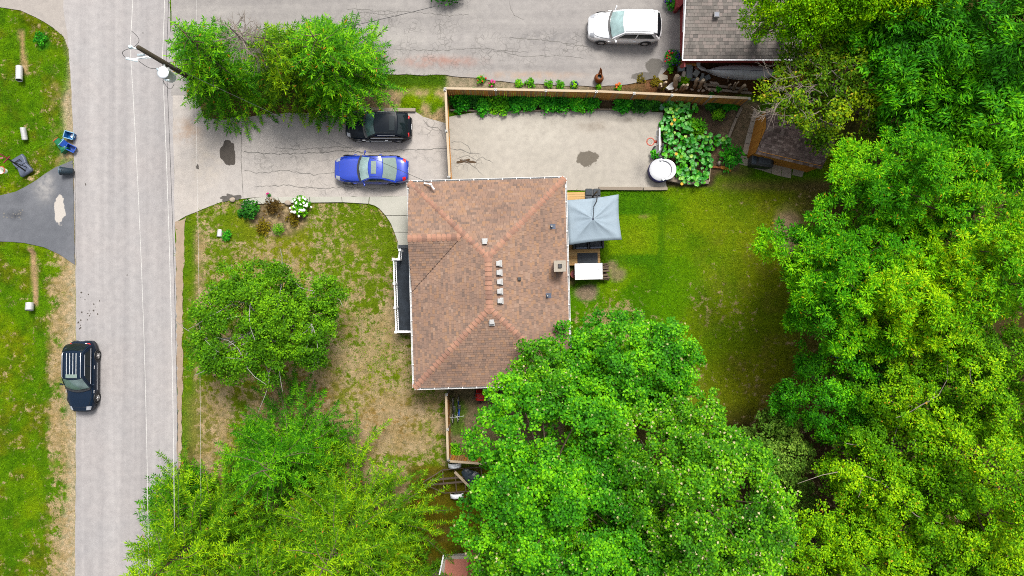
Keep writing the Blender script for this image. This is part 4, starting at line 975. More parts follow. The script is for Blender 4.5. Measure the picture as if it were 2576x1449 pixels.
# conifers, upper left
SG = 'spruces beside the driveway'
spruce('bushy dark green spruce by the utility pole, road side of its group', 598, 212, 8.0, 3.2, M['n_spruce2'], 3, 15, 10, group=SG, z0=0.5, power=0.62, droop=0.2, lean=(0.2, 0.5))
spruce('middle spruce of the driveway group, yellowish, next to the dead grey branches', 772, 205, 8.0, 3.1, M['n_spruce'], 4, 15, 10, group=SG, z0=0.6, power=0.65, droop=0.25)
spruce('bright green fir overhanging the black car in the driveway', 872, 198, 7.8, 3.5, M['n_spruce2'], 5, 15, 10, group=SG, z0=0.9, power=0.62, droop=0.2, sl=0.25, sw=0.06, name='fir_tree')
p = at(722, 206, 0); t = thing('dead_spruce', 'leafless pale grey dead spruce top between two green spruces', 'tree', p)
mb = MB(); mb.tube([(0, 0, 0), (-0.05, 0.1, 4.4), (-0.1, 0.2, 8.8)], [0.14, 0.1, 0.04], 7, caps=False); mb.build('trunk', M['palebark'], t)
mb = MB()
for i in range(40):
    f = rnd.uniform(0.55, 1); s = Vector((-0.1*f, 0.2*f, 8.8*f)); a = rnd.uniform(0, 6.28); bare_branches(mb, s, Vector((math.cos(a), math.sin(a)*0.9+0.2, rnd.uniform(-0.1, 0.5))).normalized(), rnd.uniform(0.5, 0.8), 0.03, 3, 0.55, 0.0)
mb.build('bare_branches', M['palebark'], t)
# conifers, lower left
SG = 'spruces along the road, lower left'
spruce('lower dark spruce nearest the front yard birch', 748, 1120, 6.5, 4.6, M['n_spruce3'], 11, 12, 11, group=SG, z0=0.6, power=0.7, rag=0.42, droop=0.12, upturn=0.3)
spruce('tall ragged spruce reaching out over the road', 585, 1290, 11.0, 4.8, M['n_spruce'], 12, 18, 10, group=SG, z0=1.0, power=0.72, rag=0.4, droop=0.18, sl=0.24)
spruce('wide spruce with boughs reaching towards the parked trailer', 915, 1278, 10.0, 5.7, M['n_spruce'], 13, 17, 10, group=SG, z0=1.0, power=0.66, rag=0.36, droop=0.18, sl=0.24)
spruce('spruce at the bottom edge between two taller ones', 745, 1392, 10.5, 4.8, M['n_spruce'], 14, 17, 10, group=SG, z0=1.0, power=0.7, rag=0.36, droop=0.18, sl=0.24)
spruce('dark spruce on the road verge, half under the tallest one', 500, 1252, 5.0, 2.9, M['n_spruce3'], 15, 13, 10, group=SG, z0=0.5, power=0.8, rag=0.45, droop=0.1, upturn=0.3)
spruce('spruce cut off by the bottom edge, by the small brown roof', 990, 1435, 8.0, 4.2, M['n_spruce'], 16, 14, 10, group=SG, z0=0.8, power=0.7, rag=0.4, droop=0.18)

# front yard birch
broadleaf('small birch with white limbs standing alone on the front lawn', 676, 806, 3.7, 4.4, 3.3, 1.7, M['l_birch'], 'leaf', 44, 0.95, 21, 0.38, 44, 0.12, 0.09, 'birchbark', 0.16, 'birch_tree', zmin=-0.1, inner=0.15, twigs=70, twigmat='birchbark', base=at(735, 800, 0))
# maples, lower middle
MG = 'maples behind the house'
broadleaf('dense maple reaching over the back corner of the brown roof', 1562, 930, 5.2, 4.2, 2.9, 2.4, M['l_maple'], 'leaf', 22, 1.2, 25, 0.4, 56, 0.135, 0.12, group=MG, name='maple_tree')
broadleaf('maple with pale tips beside the south wall, nearest the bicycles', 1366, 955, 6.0, 1.9, 1.9, 2.0, M['l_maple2'], 'leaf', 14, 0.75, 14, 0.36, 48, 0.13, 0.11, group=MG, name='maple_tree')
broadleaf('largest rounded maple beside the trailer yard', 1392, 1225, 8.2, 4.4, 4.9, 3.2, M['l_maple'], 'leaf', 36, 1.28, 26, 0.42, 56, 0.135, 0.12, group=MG, name='maple_tree')
broadleaf('broad maple flecked with pale seed clusters, nearest the dark lawn', 1745, 1245, 8.4, 4.4, 4.9, 3.2, M['l_maple2'], 'leaf', 36, 1.28, 26, 0.42, 56, 0.13, 0.11, group=MG, name='maple_tree')
broadleaf('maple at the bottom edge beside the red panels', 1370, 1440, 7.4, 3.6, 3.4, 2.8, M['l_maple2'], 'leaf', 24, 1.2, 23, 0.42, 52, 0.135, 0.12, group=MG, name='maple_tree')
broadleaf('maple cut by the bottom edge in the middle of the group', 1620, 1450, 7.4, 3.8, 3.6, 2.8, M['l_maple'], 'leaf', 24, 1.2, 23, 0.42, 52, 0.135, 0.12, group=MG, name='maple_tree')
broadleaf('maple at the bottom edge next to the white slats', 1850, 1440, 7.2, 2.9, 3.4, 2.6, M['l_maple2'], 'leaf', 19, 1.2, 22, 0.42, 52, 0.13, 0.11, group=MG, name='maple_tree')
# locusts, right
LG = 'locusts east of the back lawn'
L_ = dict(style='tuft', nl=34, lr=1.12, nc=16, cr=0.4, n=84, ln=0.16, wd=0.058, group=LG, name='locust_tree')
broadleaf('bright yellow green locust whose crown juts over the back lawn', 2140, 690, 7.6, 4.5, 3.8, 2.6, M['l_locust2'], **L_)
broadleaf('locust behind the small shed, highest of its row', 2270, 470, 8.2, 3.6, 2.8, 2.6, M['l_locust2'], **{**L_, 'nl': 26})
broadleaf('yellowest locust in the middle of the right edge', 2470, 640, 9.4, 3.6, 4.2, 2.8, M['l_locust'], **L_)
broadleaf('locust between the yellowest one and the lawn', 2310, 760, 8.8, 3.2, 2.8, 2.4, M['l_locust'], **{**L_, 'nl': 24})
broadleaf('low deep green locust limb beside the bare soil patch', 2062, 690, 4.0, 2.0, 2.4, 1.6, M['l_walnut'], **{**L_, 'nl': 20, 'lr': 0.8})
# elms, lower right
EG = 'elms in the lower right woods'
E_ = dict(style='leaf', nl=30, lr=1.1, nc=18, cr=0.38, n=66, ln=0.125, wd=0.08, group=EG, name='elm_tree', inner=0.1)
broadleaf('elm below the locusts with bare grey twigs in its crown', 2330, 945, 7.0, 3.8, 2.8, 2.4, M['l_elm'], **{**E_, 'twigs': 24, 'twigmat': 'palebark'})
broadleaf('elm on the right edge below the yellowest locust', 2520, 980, 8.2, 3.0, 3.2, 2.6, M['l_elm'], **{**E_, 'nl': 22})
broadleaf('dark low elm at the corner of the back lawn', 2115, 975, 5.0, 3.4, 3.0, 2.2, M['l_walnut'], **{**E_, 'nl': 22})
broadleaf('elm in the middle of the lower right woods', 2240, 1190, 7.0, 4.2, 3.2, 2.6, M['l_elm'], **{**E_, 'twigs': 26, 'twigmat': 'palebark'})
broadleaf('tall yellowish elm at the right edge, lower woods', 2470, 1215, 9.0, 3.7, 3.4, 2.8, M['l_elm'], **E_)
broadleaf('elm at the bottom edge right of the white slats', 2120, 1400, 7.2, 3.0, 3.2, 2.5, M['l_elm'], **{**E_, 'nl': 25})
broadleaf('elm at the bottom edge, second from the right corner', 2330, 1420, 8.0, 3.4, 3.2, 2.6, M['l_elm'], **E_)
broadleaf('elm filling the bottom right corner', 2530, 1430, 8.4, 3.0, 3.2, 2.6, M['l_elm'], **{**E_, 'nl': 22})
broadleaf('grey green scrubby sapling in the gap beside the broad maple', 1945, 1130, 3.2, 1.8, 2.4, 1.6, M['l_shrub'], 'leaf', 22, 0.7, 14, 0.34, 26, 0.14, 0.09, name='sapling', trunk_r=0.08)
broadleaf('grey green sapling in front of the white slats', 1990, 1280, 3.0, 1.3, 2.2, 1.4, M['l_shrub'], 'leaf', 14, 0.6, 12, 0.32, 22, 0.14, 0.09, name='sapling', trunk_r=0.07)
# walnuts, upper right
WG = 'walnuts in the top right corner'
W_ = dict(style='frond', nl=38, lr=1.1, nc=16, cr=0.5, n=54, ln=0.24, wd=0.075, group=WG, name='walnut_tree', inner=0.1)
broadleaf('dark walnut in the very top right corner', 2500, 95, 8.4, 3.6, 3.8, 2.8, M['l_walnut'], **W_)
broadleaf('walnut between the corner one and the twiggy apple tree', 2330, 190, 7.0, 3.2, 3.4, 2.4, M['l_walnut'], **W_)
broadleaf('walnut on the right edge above the yellowest locust', 2490, 330, 8.0, 3.7, 3.0, 2.6, M['l_walnut'], **W_)
broadleaf('walnut at the top edge behind the lime green cedars', 2240, 40, 6.6, 3.0, 2.6, 2.2, M['l_walnut'], **{**W_, 'nl': 28})
# apple with bare twigs
ap = broadleaf('twiggy apple tree with a bare grey tangle on its left side', 2115, 222, 4.8, 4.3, 3.3, 2.0, M['l_apple'], 'leaf', 46, 0.85, 14, 0.38, 28, 0.15, 0.1, 'palebark', 0.2, 'apple_tree', zmin=-0.15, inner=0.1, twigs=60, twigmat='palebark', base=at(2080, 262, 0))
mb = MB(); b0 = at(2080, 262, 0)
for i in range(36):
    s = at(rnd.uniform(1930, 2090), rnd.uniform(160, 290), rnd.uniform(5.2, 6.4))-b0; a = rnd.uniform(2.3, 4.4) if i % 3 else rnd.uniform(0, 6.28)
    bare_branches(mb, s, Vector((math.cos(a), math.sin(a), rnd.uniform(0.0, 0.5))).normalized(), rnd.uniform(0.5, 1.0), 0.028, 2, 0.5, 0.05)
mb.build('bare_tangle', M['palebark'], ap)['kind'] = 'stuff'
# lime cedars
CG = 'lime green cedars at the top edge'
Cd = dict(style='puff', lr=0.85, nc=15, cr=0.3, n=60, ln=0.13, wd=0.07, group=CG, name='cedar_tree', inner=0.0)
broadleaf('lime green cedar lobe over the grey roof', 1975, 25, 6.8, 2.1, 1.6, 1.6, M['l_lime'], **{**Cd, 'nl': 20})
broadleaf('lime green cedar above the apple tree, with yellow tips', 2065, 20, 7.2, 1.6, 1.5, 1.6, M['l_lime'], **{**Cd, 'nl': 16})
broadleaf('small lime green cedar farthest right at the top edge', 2290, 10, 8.2, 1.7, 0.9, 1.4, M['l_lime'], **{**Cd, 'nl': 12})
broadleaf('lime green cedar clipped by the top edge, second from the right', 2165, 8, 8.0, 1.5, 0.9, 1.4, M['l_lime'], **{**Cd, 'nl': 12})

# ------------------------------------------------------------------ front bed, small plants
plant('dark green leafy shrub at the left end of the front planting bed', 634, 530, 0.72, 0.75, M['l_dark'], 26, 0.16, 0.12, clumps=16)
plant('small dark green shoots on the lawn side of the dark shrub', 607, 538, 0.35, 0.3, M['l_dark'], 18, 0.14, 0.06, clumps=7)
plant('purple brown spiky shrub in the middle of the front bed', 692, 522, 0.78, 0.7, M['l_brown'], 26, 0.16, 0.05, style='tuft', clumps=18)
plant('round hydrangea covered in white flower heads', 761, 522, 0.72, 0.85, M['l_bright'], 26, 0.2, 0.15, name='hydrangea', clumps=16, flowers=('petal_white', 26, 0.085))
plant('yellow brown shrub just below the hydrangea', 740, 552, 0.5, 0.4, M['l_olive'], 24, 0.15, 0.06, style='tuft', clumps=11)
plant('yellow brown shrub at the lower left of the front bed', 664, 572, 0.62, 0.45, M['l_olive'], 24, 0.16, 0.06, style='tuft', clumps=13)
plant('small round clipped green bush at the bottom of the front bed', 704, 577, 0.42, 0.5, M['l_bright'], 60, 0.06, 0.04, style='puff', clumps=12, cr=0.2, name='clipped_bush')
plant('small leafy plant beside the culvert end on the front lawn', 572, 594, 0.42, 0.35, M['l_bed'], 22, 0.13, 0.08, clumps=9, name='leafy_plant', cat='plant')
plant('round darker weed clump on the upper verge', 104, 96, 0.55, 0.25, M['l_bed'], 22, 0.12, 0.08, clumps=10, name='weed_clump', cat='plant', stem=False)
plant('leafy hedge end poking in at the top edge above the shared driveway', 1130, -8, 1.5, 1.3, M['l_dark'], 34, 0.15, 0.1, clumps=26, ry=0.5, name='hedge', cat='hedge')
# bed along the north fence
fb = [(1160, 258, .62, 'l_bed', 'leafy bed plant nearest the fence corner'), (1196, 252, .5, 'l_dark', 'darker bed plant second from the fence corner'), (1216, 268, .5, 'l_bed', 'low bed plant at the bare soil gap'),
      (1258, 266, .62, 'l_bright', 'palest bed plant of the fence border'), (1296, 262, .55, 'l_bed', 'bed plant right of the palest one'), (1330, 262, .5, 'l_bed', 'bushy bed plant left of the dark gap'),
      (1380, 258, .62, 'l_bed', 'tall bed plant right of the dark gap'), (1420, 256, .58, 'l_bed', 'tall bed plant under the fourth fence post'), (1452, 266, .42, 'l_squash', 'round leaved bed plant by the timber edging joint'),
      (1486, 262, .42, 'l_bed', 'small bed plant left of the bare timber'), (1566, 266, .55, 'l_bed', 'bed plant right of the bare timber'), (1608, 266, .5, 'l_dark', 'dark bed plant left of the green hose reel'), (1640, 262, .42, 'l_dark', 'dark bed plant at the end of the fence border'),
      (1795, 262, .45, 'l_dark', 'dark low bed plant under the far end of the fence'), (1830, 264, .4, 'l_bed', 'low bed plant by the path at the end of the fence')]
for x, y, r0, mt, lb in fb: plant(lb, x, y, r0*1.5, 0.6, M[mt], 46, 0.16, 0.11, name='border_plant', cat='plant', group='plants in the border along the fence', clumps=16)
plant('rounded green herb mound in the corner bed', 1806, 290, 0.55, 0.55, M['l_bright'], 46, 0.09, 0.05, clumps=14, name='herb_mound', cat='plant')
plant('small leafy young tree at the lower right of the garden', 1832, 398, 1.05, 1.3, M['l_bed'], 20, 0.24, 0.09, style='tuft', clumps=17, name='young_tree', cat='tree')
plant('scrubby seedlings on the bare soil by the young tree', 1778, 405, 0.4, 0.25, M['l_bed'], 14, 0.12, 0.05, clumps=7, name='seedlings', cat='plant', stem=False)
plant('tomato plants at the right of the squash patch', 1748, 322, 0.85, 0.8, M['l_bright'], 26, 0.17, 0.08, style='tuft', clumps=18, name='tomato_plant', cat='plant')
plant('green bush inside the lower side fence corner', 1146, 1128, 0.62, 0.5, M['l_bright'], 26, 0.13, 0.08, clumps=14, name='bush')
of = [(1166, 0, 1211, 211, .25, 'red and yellow flowering plant outside the fence'),]
for x, y, r0, fl, lb in ((1211, 206, .32, ('petal_red', 5, .05), 'yellow green plant with red flowers outside the fence'), (1238, 216, .2, ('petal_pink', 7, .07), 'pink flowers beside the second fence post'), (1305, 215, .34, None, 'first green tuft along the outside of the fence'), (1333, 214, .4, None, 'largest green tuft along the outside of the fence'),
      (1380, 217, .34, None, 'green tuft just right of the third fence post'), (1408, 219, .36, None, 'bright green tuft midway outside the fence'), (1443, 218, .28, ('petal_violet', 6, .06), 'violet flowers by the fourth fence post'), (1505, 224, .2, None, 'small green tuft below the clay stove'), (1555, 226, .28, ('petal_orange', 8, .07), 'orange flowers by the fifth fence post')):
    plant(lb, x, y-4, r0, 0.35, M['l_bright'], 22, 0.12, 0.06, name='fence_flower', cat='plant', group='plants along the outside of the fence', clumps=8, flowers=fl)
# squash patch: large leaves, each its own part
sq = thing('squash_plant', 'sprawling squash patch of large round leaves beside the basketball hoop', 'plant', at(1720, 360, 0))
outline = [(1664, 262), (1700, 252), (1742, 258), (1762, 290), (1768, 330), (1800, 344), (1842, 352), (1835, 366), (1800, 372), (1778, 384), (1790, 420), (1776, 444), (1768, 462), (1742, 472), (1716, 462), (1690, 452), (1672, 430), (1664, 395), (1668, 360), (1658, 335), (1656, 318), (1672, 296)]
lm = []
for k in range(3):
    m = MB(); ring = [];  n = 10
    for i in range(n):
        a = 2*math.pi*(i+0.5)/n+0.0; rr = 1.0*(1+0.1*math.sin(5*a+k))*(0.72 if i in (0, n-1) else 1); ring.append((rr*math.cos(a), rr*math.sin(a), 0.16+0.06*math.sin(3*a+k)))
    m.add([(0.15, 0, 0)]+ring, [(0, i+1, (i+1) % n+1) for i in range(n)])
    me = bpy.data.meshes.new('leaf'); me.from_pydata(m.v, [], m.f); me.update(); lm.append(me)
def leaf_obj_mat():
    t = NT('squash_leaf'); rv = t.n('ShaderNodeObjectInfo').outputs['Random']; col = t.ramp(rv, [(0, C(28, 136, 18)), (0.55, C(54, 172, 26)), (0.9, C(112, 206, 46)), (0.98, C(170, 216, 50))])
    return t.done(t.bsdf(col, 0.5, 0.4))
M['leafobj'] = leaf_obj_mat()
for me in lm: me.materials.append(M['leafobj'])
cnt = 0; big = MB(); tries = 0
while cnt < 620 and tries < 9000:
    tries += 1; x, y = rnd.uniform(1650, 1845), rnd.uniform(250, 475)
    if not inpoly(np.array([x]), np.array([y]), outline)[0]: continue
    if (x > 1735 and y < 345 and rnd.random() < 0.75) or (x < 1698 and y > 398): continue
    p = at(x, y, 0)-at(1720, 360, 0); z = rnd.uniform(0.3, 0.66) if cnt < 300 else rnd.uniform(0.25, 0.5); s = rnd.uniform(0.08, 0.165)
    if cnt < 300:
        o = bpy.data.objects.new('leaf', lm[cnt % 3]); link(o, sq); o.location = (p.x, p.y, z+0.1); o.scale = (s, s, s); o.rotation_euler = (rnd.gauss(0, .22), rnd.gauss(0, .22), rnd.uniform(0, 6.28))
    else:
        m = Matrix.Translation((p.x, p.y, z-0.12)) @ Matrix.Rotation(rnd.uniform(0, 6.28), 4, 'Z') @ Matrix.Scale(s, 4); big.add([m @ v.co for v in lm[0].vertices], [tuple(q.vertices) for q in lm[0].polygons])
    cnt += 1
bo = big.build('lower_leaves', M['l_squash'], sq); bo['kind'] = 'stuff'
mb = MB()
for i in range(26):
    x, y = rnd.uniform(1670, 1770), rnd.uniform(265, 460); p = at(x, y, 0)-at(1720, 360, 0); mb.tube([(p.x, p.y, 0), (p.x+rnd.uniform(-.3, .3), p.y+rnd.uniform(-.3, .3), .3)], 0.012, 4)
mb.build('vines', M['l_squash'], sq)
for x, y in ((1683, 319), (1694, 393), (1708, 467), (1690, 309)):
    p = at(x, y, 0)-at(1720, 360, 0); m = MB(); m.lathe([(0.02, 0), (0.06, .05), (0.1, .06)], (p.x, p.y, 0.72), 7); m.build('squash_flower', M['petal_yellow'], sq)
# ------------------------------------------------------------------ fences
def fence(label, pts, H, mat_side=1, gap=2.45, group='wooden privacy fence runs', board=0.135, posts_at=None, end_post=True, nmax=300):
    """pts: ground points in metres. Boards stand on one side of two rails under a flat cap rail."""
    o = Vector((pts[0][0], pts[0][1], 0)); t = thing('wooden_fence', label, 'fence', o, 0, group); bm = None; P = [Vector((p[0], p[1], 0))-o for p in pts]
    for si in range(len(P)-1):
        a, b = P[si], P[si+1]; d = (b-a).normalized(); L = (b-a).length; s = Vector((-d.y, d.x, 0))*mat_side
        nb = int(L/(board+0.012))
        for i in range(nb):
            if bm is None:
                m = MB(); m.box((0, 0, H/2), (board, 0.02, H-0.06)); q = m.build('fence_board', M['fencewood'], t); bm = q.data
            else: q = obj_me('fence_board', bm, M['fencewood'], t)
            p = a+d*((i+0.5)*L/nb)+s*(0.045+rnd.uniform(-.004, .004)); q.location = (p.x, p.y, rnd.uniform(-0.03, 0.0)); q.rotation_euler = (0, 0, math.atan2(d.y, d.x)+rnd.uniform(-.02, .02))
        m = MB(); m.bar(a+Vector((0, 0, H+0.0)), b+Vector((0, 0, H+0.0)), 0.145, 0.04); m.build('top_rail', M['railwood'], t)
        for z in (0.3, H-0.25): m = MB(); m.bar(a-s*0.0+Vector((0, 0, z)), b+Vector((0, 0, z)), 0.04, 0.09); m.build('fence_rail', M['fencewood'], t)
        k = max(1, round(L/gap))
        for i in range(k+1):
            if i == 0 and si > 0: continue
            if i == k and si == len(P)-2 and not end_post: continue
            p = a+d*(L*i/k)+s*0.05; m = MB(); m.box((p.x, p.y, (H+0.06)/2), (0.1, 0.1, H+0.06), math.atan2(d.y, d.x)); po = m.build('fence_post', M['greywood'], t)
            m = MB(); m.box((p.x, p.y, H+0.075), (0.15, 0.15, 0.03), math.atan2(d.y, d.x)); m.lathe([(0.085, 0), (0.03, 0.05)], (p.x, p.y, H+0.09), 4); m.build('post_cap', M['vent'], po)
    return t
FH = 1.75
fence('long wooden fence with pale cap rail along the vegetable border', [at2(1120, 222, FH), at2(1500, 229.5, FH), at2(1690, 238, FH), at2(1885, 247, FH)], FH, -1, 2.9)
fence('short wooden fence and gate between driveway and court', [at2(1121, 227, FH), at2(1125, 330, FH), at2(1131, 446, FH)], FH, -1, 2.4)
fence('wooden fence beside the bicycles, below the house', [at2(1122, 992, FH), at2(1124.5, 1080, FH), at2(1127, 1158, FH)], FH, 1, 2.3)
fence('short angled wooden fence run above the trailer', [at2(1129, 1160, FH), at2(1222, 1167, FH)], FH, 1, 2.4)
# ------------------------------------------------------------------ timbers, edging
def timber(label, a, b, w, h, z=0.0, mat='greywood', name='landscape_timber', group='timbers edging beds and drives', cat='timber'):
    pa, pb = at(*a, 0), at(*b, 0); c = (pa+pb)/2; d = pb-pa; m = MB(); m.box((0, 0, h/2), (d.length, w, h))
    o = m.build(name, M[mat], None, bevel=0.012); o.location = (c.x, c.y, z); o.rotation_euler = (0, 0, math.atan2(d.y, d.x)); return tag(o, label, cat, group)
timber('grey timber beside the black car under the fir', (960, 277), (1046, 278), 0.22, 0.2); timber('grey timber partly under the fir, left of its neighbour', (872, 275), (958, 276.5), 0.2, 0.2)
timber('first thin timber edging the fence border, by the corner', (1133, 278), (1215, 280), 0.1, 0.14); timber('second timber edging the border, under the palest plant', (1217, 280), (1330, 281), 0.1, 0.14)
timber('third timber edging the border, longest straight one', (1332, 280), (1436, 277), 0.1, 0.14); timber('short thick timber where the border soil lies bare', (1437, 274), (1500, 273), 0.24, 0.16); timber('timber at the end of the border by the hose reel', (1502, 276), (1640, 277), 0.1, 0.14)
timber('long pale timber along the bottom of the court', (1505, 474.5), (1616, 475.5), 0.2, 0.16); timber('pale timber at the lower right corner of the court', (1618, 475.5), (1678, 475), 0.2, 0.16)
timber('upper board bordering the corner bed along the path', (1864, 272), (1852, 296), 0.18, 0.18); timber('long board bordering the corner bed along the path', (1851, 298), (1824, 365), 0.16, 0.18); timber('low board at the bottom of the corner bed', (1786, 358), (1823, 367), 0.12, 0.14)
timber('wooden board below the squash patch', (1676, 450), (1724, 460), 0.3, 0.3); timber('board at the squash bed lower right', (1726, 461), (1780, 459), 0.25, 0.28); timber('thin board on the right side of the squash bed', (1784, 425), (1781, 459), 0.05, 0.3, mat='railwood')
timber('reddish board at the foot of the young tree', (1812, 421), (1838, 429), 0.2, 0.16, mat='orangewood'); timber('dark board between squash bed and young tree', (1784, 420), (1812, 422), 0.14, 0.16, mat='rust')
# ------------------------------------------------------------------ deck, umbrella and what stands on the deck
dz = 0.35; c0 = at(1463, 575, dz); da = R(1.6)
deck = thing('wooden_deck', 'small honey coloured plank deck behind the house', 'deck', (c0.x, c0.y, 0), da)
wd_, ln_ = 2.3, 4.75; k = int(ln_/0.145); me = None
for i in range(k):
    if me is None:
        m = MB(); m.box((0, 0, 0), (wd_, 0.138, 0.035)); o = m.build('deck_plank', M['deckwood'], deck, bevel=0.006); me = o.data; mod = True
    else: o = obj_me('deck_plank', me, M['deckwood'], deck)
    o.location = (rnd.uniform(-.008, .008), -ln_/2+(i+0.5)*ln_/k, dz-0.018)
for x in (-wd_/2+0.03, wd_/2-0.03):
    m = MB(); m.box((x, 0, dz/2-0.03), (0.05, ln_-0.05, dz-0.06)); m.build('deck_skirt', M['deckwood'], deck)
m = MB(); m.box((0, -ln_/2+0.03, dz/2-0.03), (wd_-0.12, 0.05, dz-0.06)); m.box((0, ln_/2-0.03, dz/2-0.03), (wd_-0.12, 0.05, dz-0.06)); m.build('deck_skirt', M['deckwood'], deck)
UZ = 2.45; uc = at(1492, 551, UZ+0.45); un = thing('patio_umbrella', 'square pale grey cantilever umbrella over the deck', 'umbrella', (uc.x, uc.y, dz))
cor = [at(1419, 504, UZ), at(1556, 489, UZ), at(1564, 603, UZ), at(1428, 617, UZ)]; cor = [Vector((p.x-uc.x, p.y-uc.y, UZ-dz)) for p in cor]; apex = Vector((0, 0, UZ+0.45-dz))
rows = []; nn = 12; rim = []
for e in range(4):
    for i in range(nn):
        t_ = i/nn; p = cor[e].lerp(cor[(e+1) % 4], t_); inw = 0.05*math.sin(math.pi*t_); rim.append(Vector((p.x*(1-inw), p.y*(1-inw), p.z+0.04*math.sin(math.pi*t_))))
rings = []
for s in (1.0, 0.85, 0.65, 0.45, 0.28, 0.15, 0.05):
    rr = []
    for i, p in enumerate(rim):
        q = apex.lerp(p, s); wr = 0.022*math.sin(i*2*math.pi/6*1.5+s*3)*(1-abs(s-0.5)*1.3) if s > .1 else 0; sag = -0.10*math.sin(math.pi*s)*(0.35+0.65*abs(math.sin(math.pi*(i % nn)/nn)))
        rr.append((q.x, q.y, q.z+sag+wr))
    rings.append(rr)
m = MB(); m.loft(rings, cap=False); m.f.append(tuple(6*48+j for j in range(48)))
cn = m.build('canopy', M['tarp'], un, True); sm = cn.modifiers.new('cloth', 'SOLIDIFY'); sm.thickness = 0.012
m = MB()
for i in range(4):
    a, b = cor[i], cor[(i+1) % 4]
m.loft([[(p.x, p.y, p.z) for p in rim], [(p.x, p.y, p.z-0.1) for p in rim]], cap=False); vl = m.build('valance', M['tarp'], cn)
m = MB(); m.lathe([(0.07, 0), (0.07, 0.05), (0.03, 0.08)], (0, 0, apex.z-0.06), 12); m.build('hub', M['slate'], un)
for p in cor: m = MB(); m.bar(apex+Vector((0, 0, -.12)), p+Vector((0, 0, -.05)), 0.025, 0.02); m.build('rib', M['black'], un)
mp = at(1491, 494, dz)-uc; mp.z = 0
m = MB(); m.tube([(mp.x, mp.y, 0.08), (mp.x, mp.y, 2.75)], 0.045, 10); m.build('mast', M['black'], un)
m = MB(); m.tube([(mp.x, mp.y, 2.75), (mp.x*.6, mp.y*.6, 2.95), (0.0, mp.y*0.42, 2.86)], [0.04, 0.035, 0.03], 8); m.build('arm', M['black'], un)
m = MB(); m.tube([(0, mp.y*0.42, 2.86), (0, 0, apex.z+0.05)], 0.02, 6); m.build('hanger', M['black'], un)
m = MB(); m.bar((mp.x-0.5, mp.y, 0.05), (mp.x+0.5, mp.y, 0.05), 0.1, 0.06); m.bar((mp.x, mp.y-0.45, 0.05), (mp.x, mp.y+0.45, 0.05), 0.1, 0.06); m.build('base_cross', M['black'], un)
for sx_ in (-1, 1):
    for sy_ in (-1, 1):
        m = MB(); m.box((mp.x+sx_*0.26, mp.y+sy_*0.26, 0.1), (0.46, 0.46, 0.12)); m.build('base_weight', M['char'], un, bevel=0.06)
# sofa
sc_ = at(1478, 612, dz); sofa = thing('patio_sofa', 'black two seat patio sofa half under the grey umbrella', 'sofa', (sc_.x, sc_.y, dz), R(2))
m = MB(); m.box((0, 0, 0.16), (2.0, 0.75, 0.28)); m.build('frame', M['black'], sofa, bevel=0.03)
for x in (-0.94, 0, 0.94): m = MB(); m.box((x, 0, 0.32), (0.12, 0.78, 0.5)); m.build('arm', M['black'], sofa, bevel=0.03)
for x in (-0.47, 0.47):
    m = MB(); m.box((x, 0.0, 0.36), (0.76, 0.62, 0.14)); m.build('seat_cushion', M['char'], sofa, bevel=0.05); m = MB(); m.box((x, -0.33, 0.5), (0.76, 0.12, 0.34)); m.build('back_cushion', M['slate'], sofa, bevel=0.04)
m = MB(); rp = [(-.66, -.36), (.66, -.36), (.66, .36), (-.66, .36)]; m.prism(rp, 0, 0.012); o = m.build('outdoor_rug', M['char']); q = at(1478, 650, dz); o.location = (q.x, q.y, dz+0.002); o.rotation_euler = (0, 0, R(1.5)); tag(o, 'dark grey rectangular mat on the deck below the sofa', 'mat')
# white topped box with its firewood, pot and rake
bz = 1.0; bc = at(1481, 683, bz); box = thing('storage_box', 'large white flat topped storage box at the end of the deck', 'box', (bc.x, bc.y, 0), R(1.5))
m = MB(); m.box((0, 0, bz/2-.02), (1.66, 0.94, bz-0.06)); m.build('body', M['navy'], box); m = MB(); m.box((0, 0, bz), (1.78, 1.04, 0.05)); m.build('lid', M['white'], box, bevel=0.015)
m = MB(); m.bar((-0.88, -.5, bz+.028), (0.88, -.5, bz+.028), 0.03, 0.03); m.bar((0.87, -.5, bz+.028), (0.87, .5, bz+.028), 0.03, 0.03); m.build('lid_rim', M['vent'], box)
for i in range(2):
    a = [at(1506, 664, bz+.06), at(1501, 680, bz+.06)] if i == 0 else [at(1509, 666, bz+.06), at(1506.5, 678, bz+.06)]
    m = MB(); o0 = a[0]; m.tube([(0, 0, 0), tuple(a[1]-o0)], 0.012, 5); m.bar(a[1]-o0+Vector((-.08, .0, 0)), a[1]-o0+Vector((.07, .02, 0)), 0.02, 0.02); o = m.build('garden_tool', M['slate']); o.location = o0-Vector((0, 0, 0.018)); tag(o, ('longer' if i == 0 else 'shorter')+' thin hand tool lying on the white storage box', 'tool', 'tools on the storage box')
me = None; r_ = random.Random(3)
for i in range(26):
    x = r_.uniform(1517, 1525); y = r_.uniform(664, 703); p = at(x, y, 0.0); zz = 0.06+0.12*(i % 5)
    if me is None: m = MB(); m.tube([(-.22, 0, 0), (.22, 0, 0)], 0.06, 7); o = m.build('firewood_log', M['bark']); me = o.data
    else: o = obj_me('firewood_log', me, M['bark'])
    o.location = (p.x-0.05, p.y, zz); o.rotation_euler = (0, 0, r_.uniform(-.25, .25)); tag(o, 'dark split log in the stack beside the white storage box', 'log', 'firewood stack by the storage box')
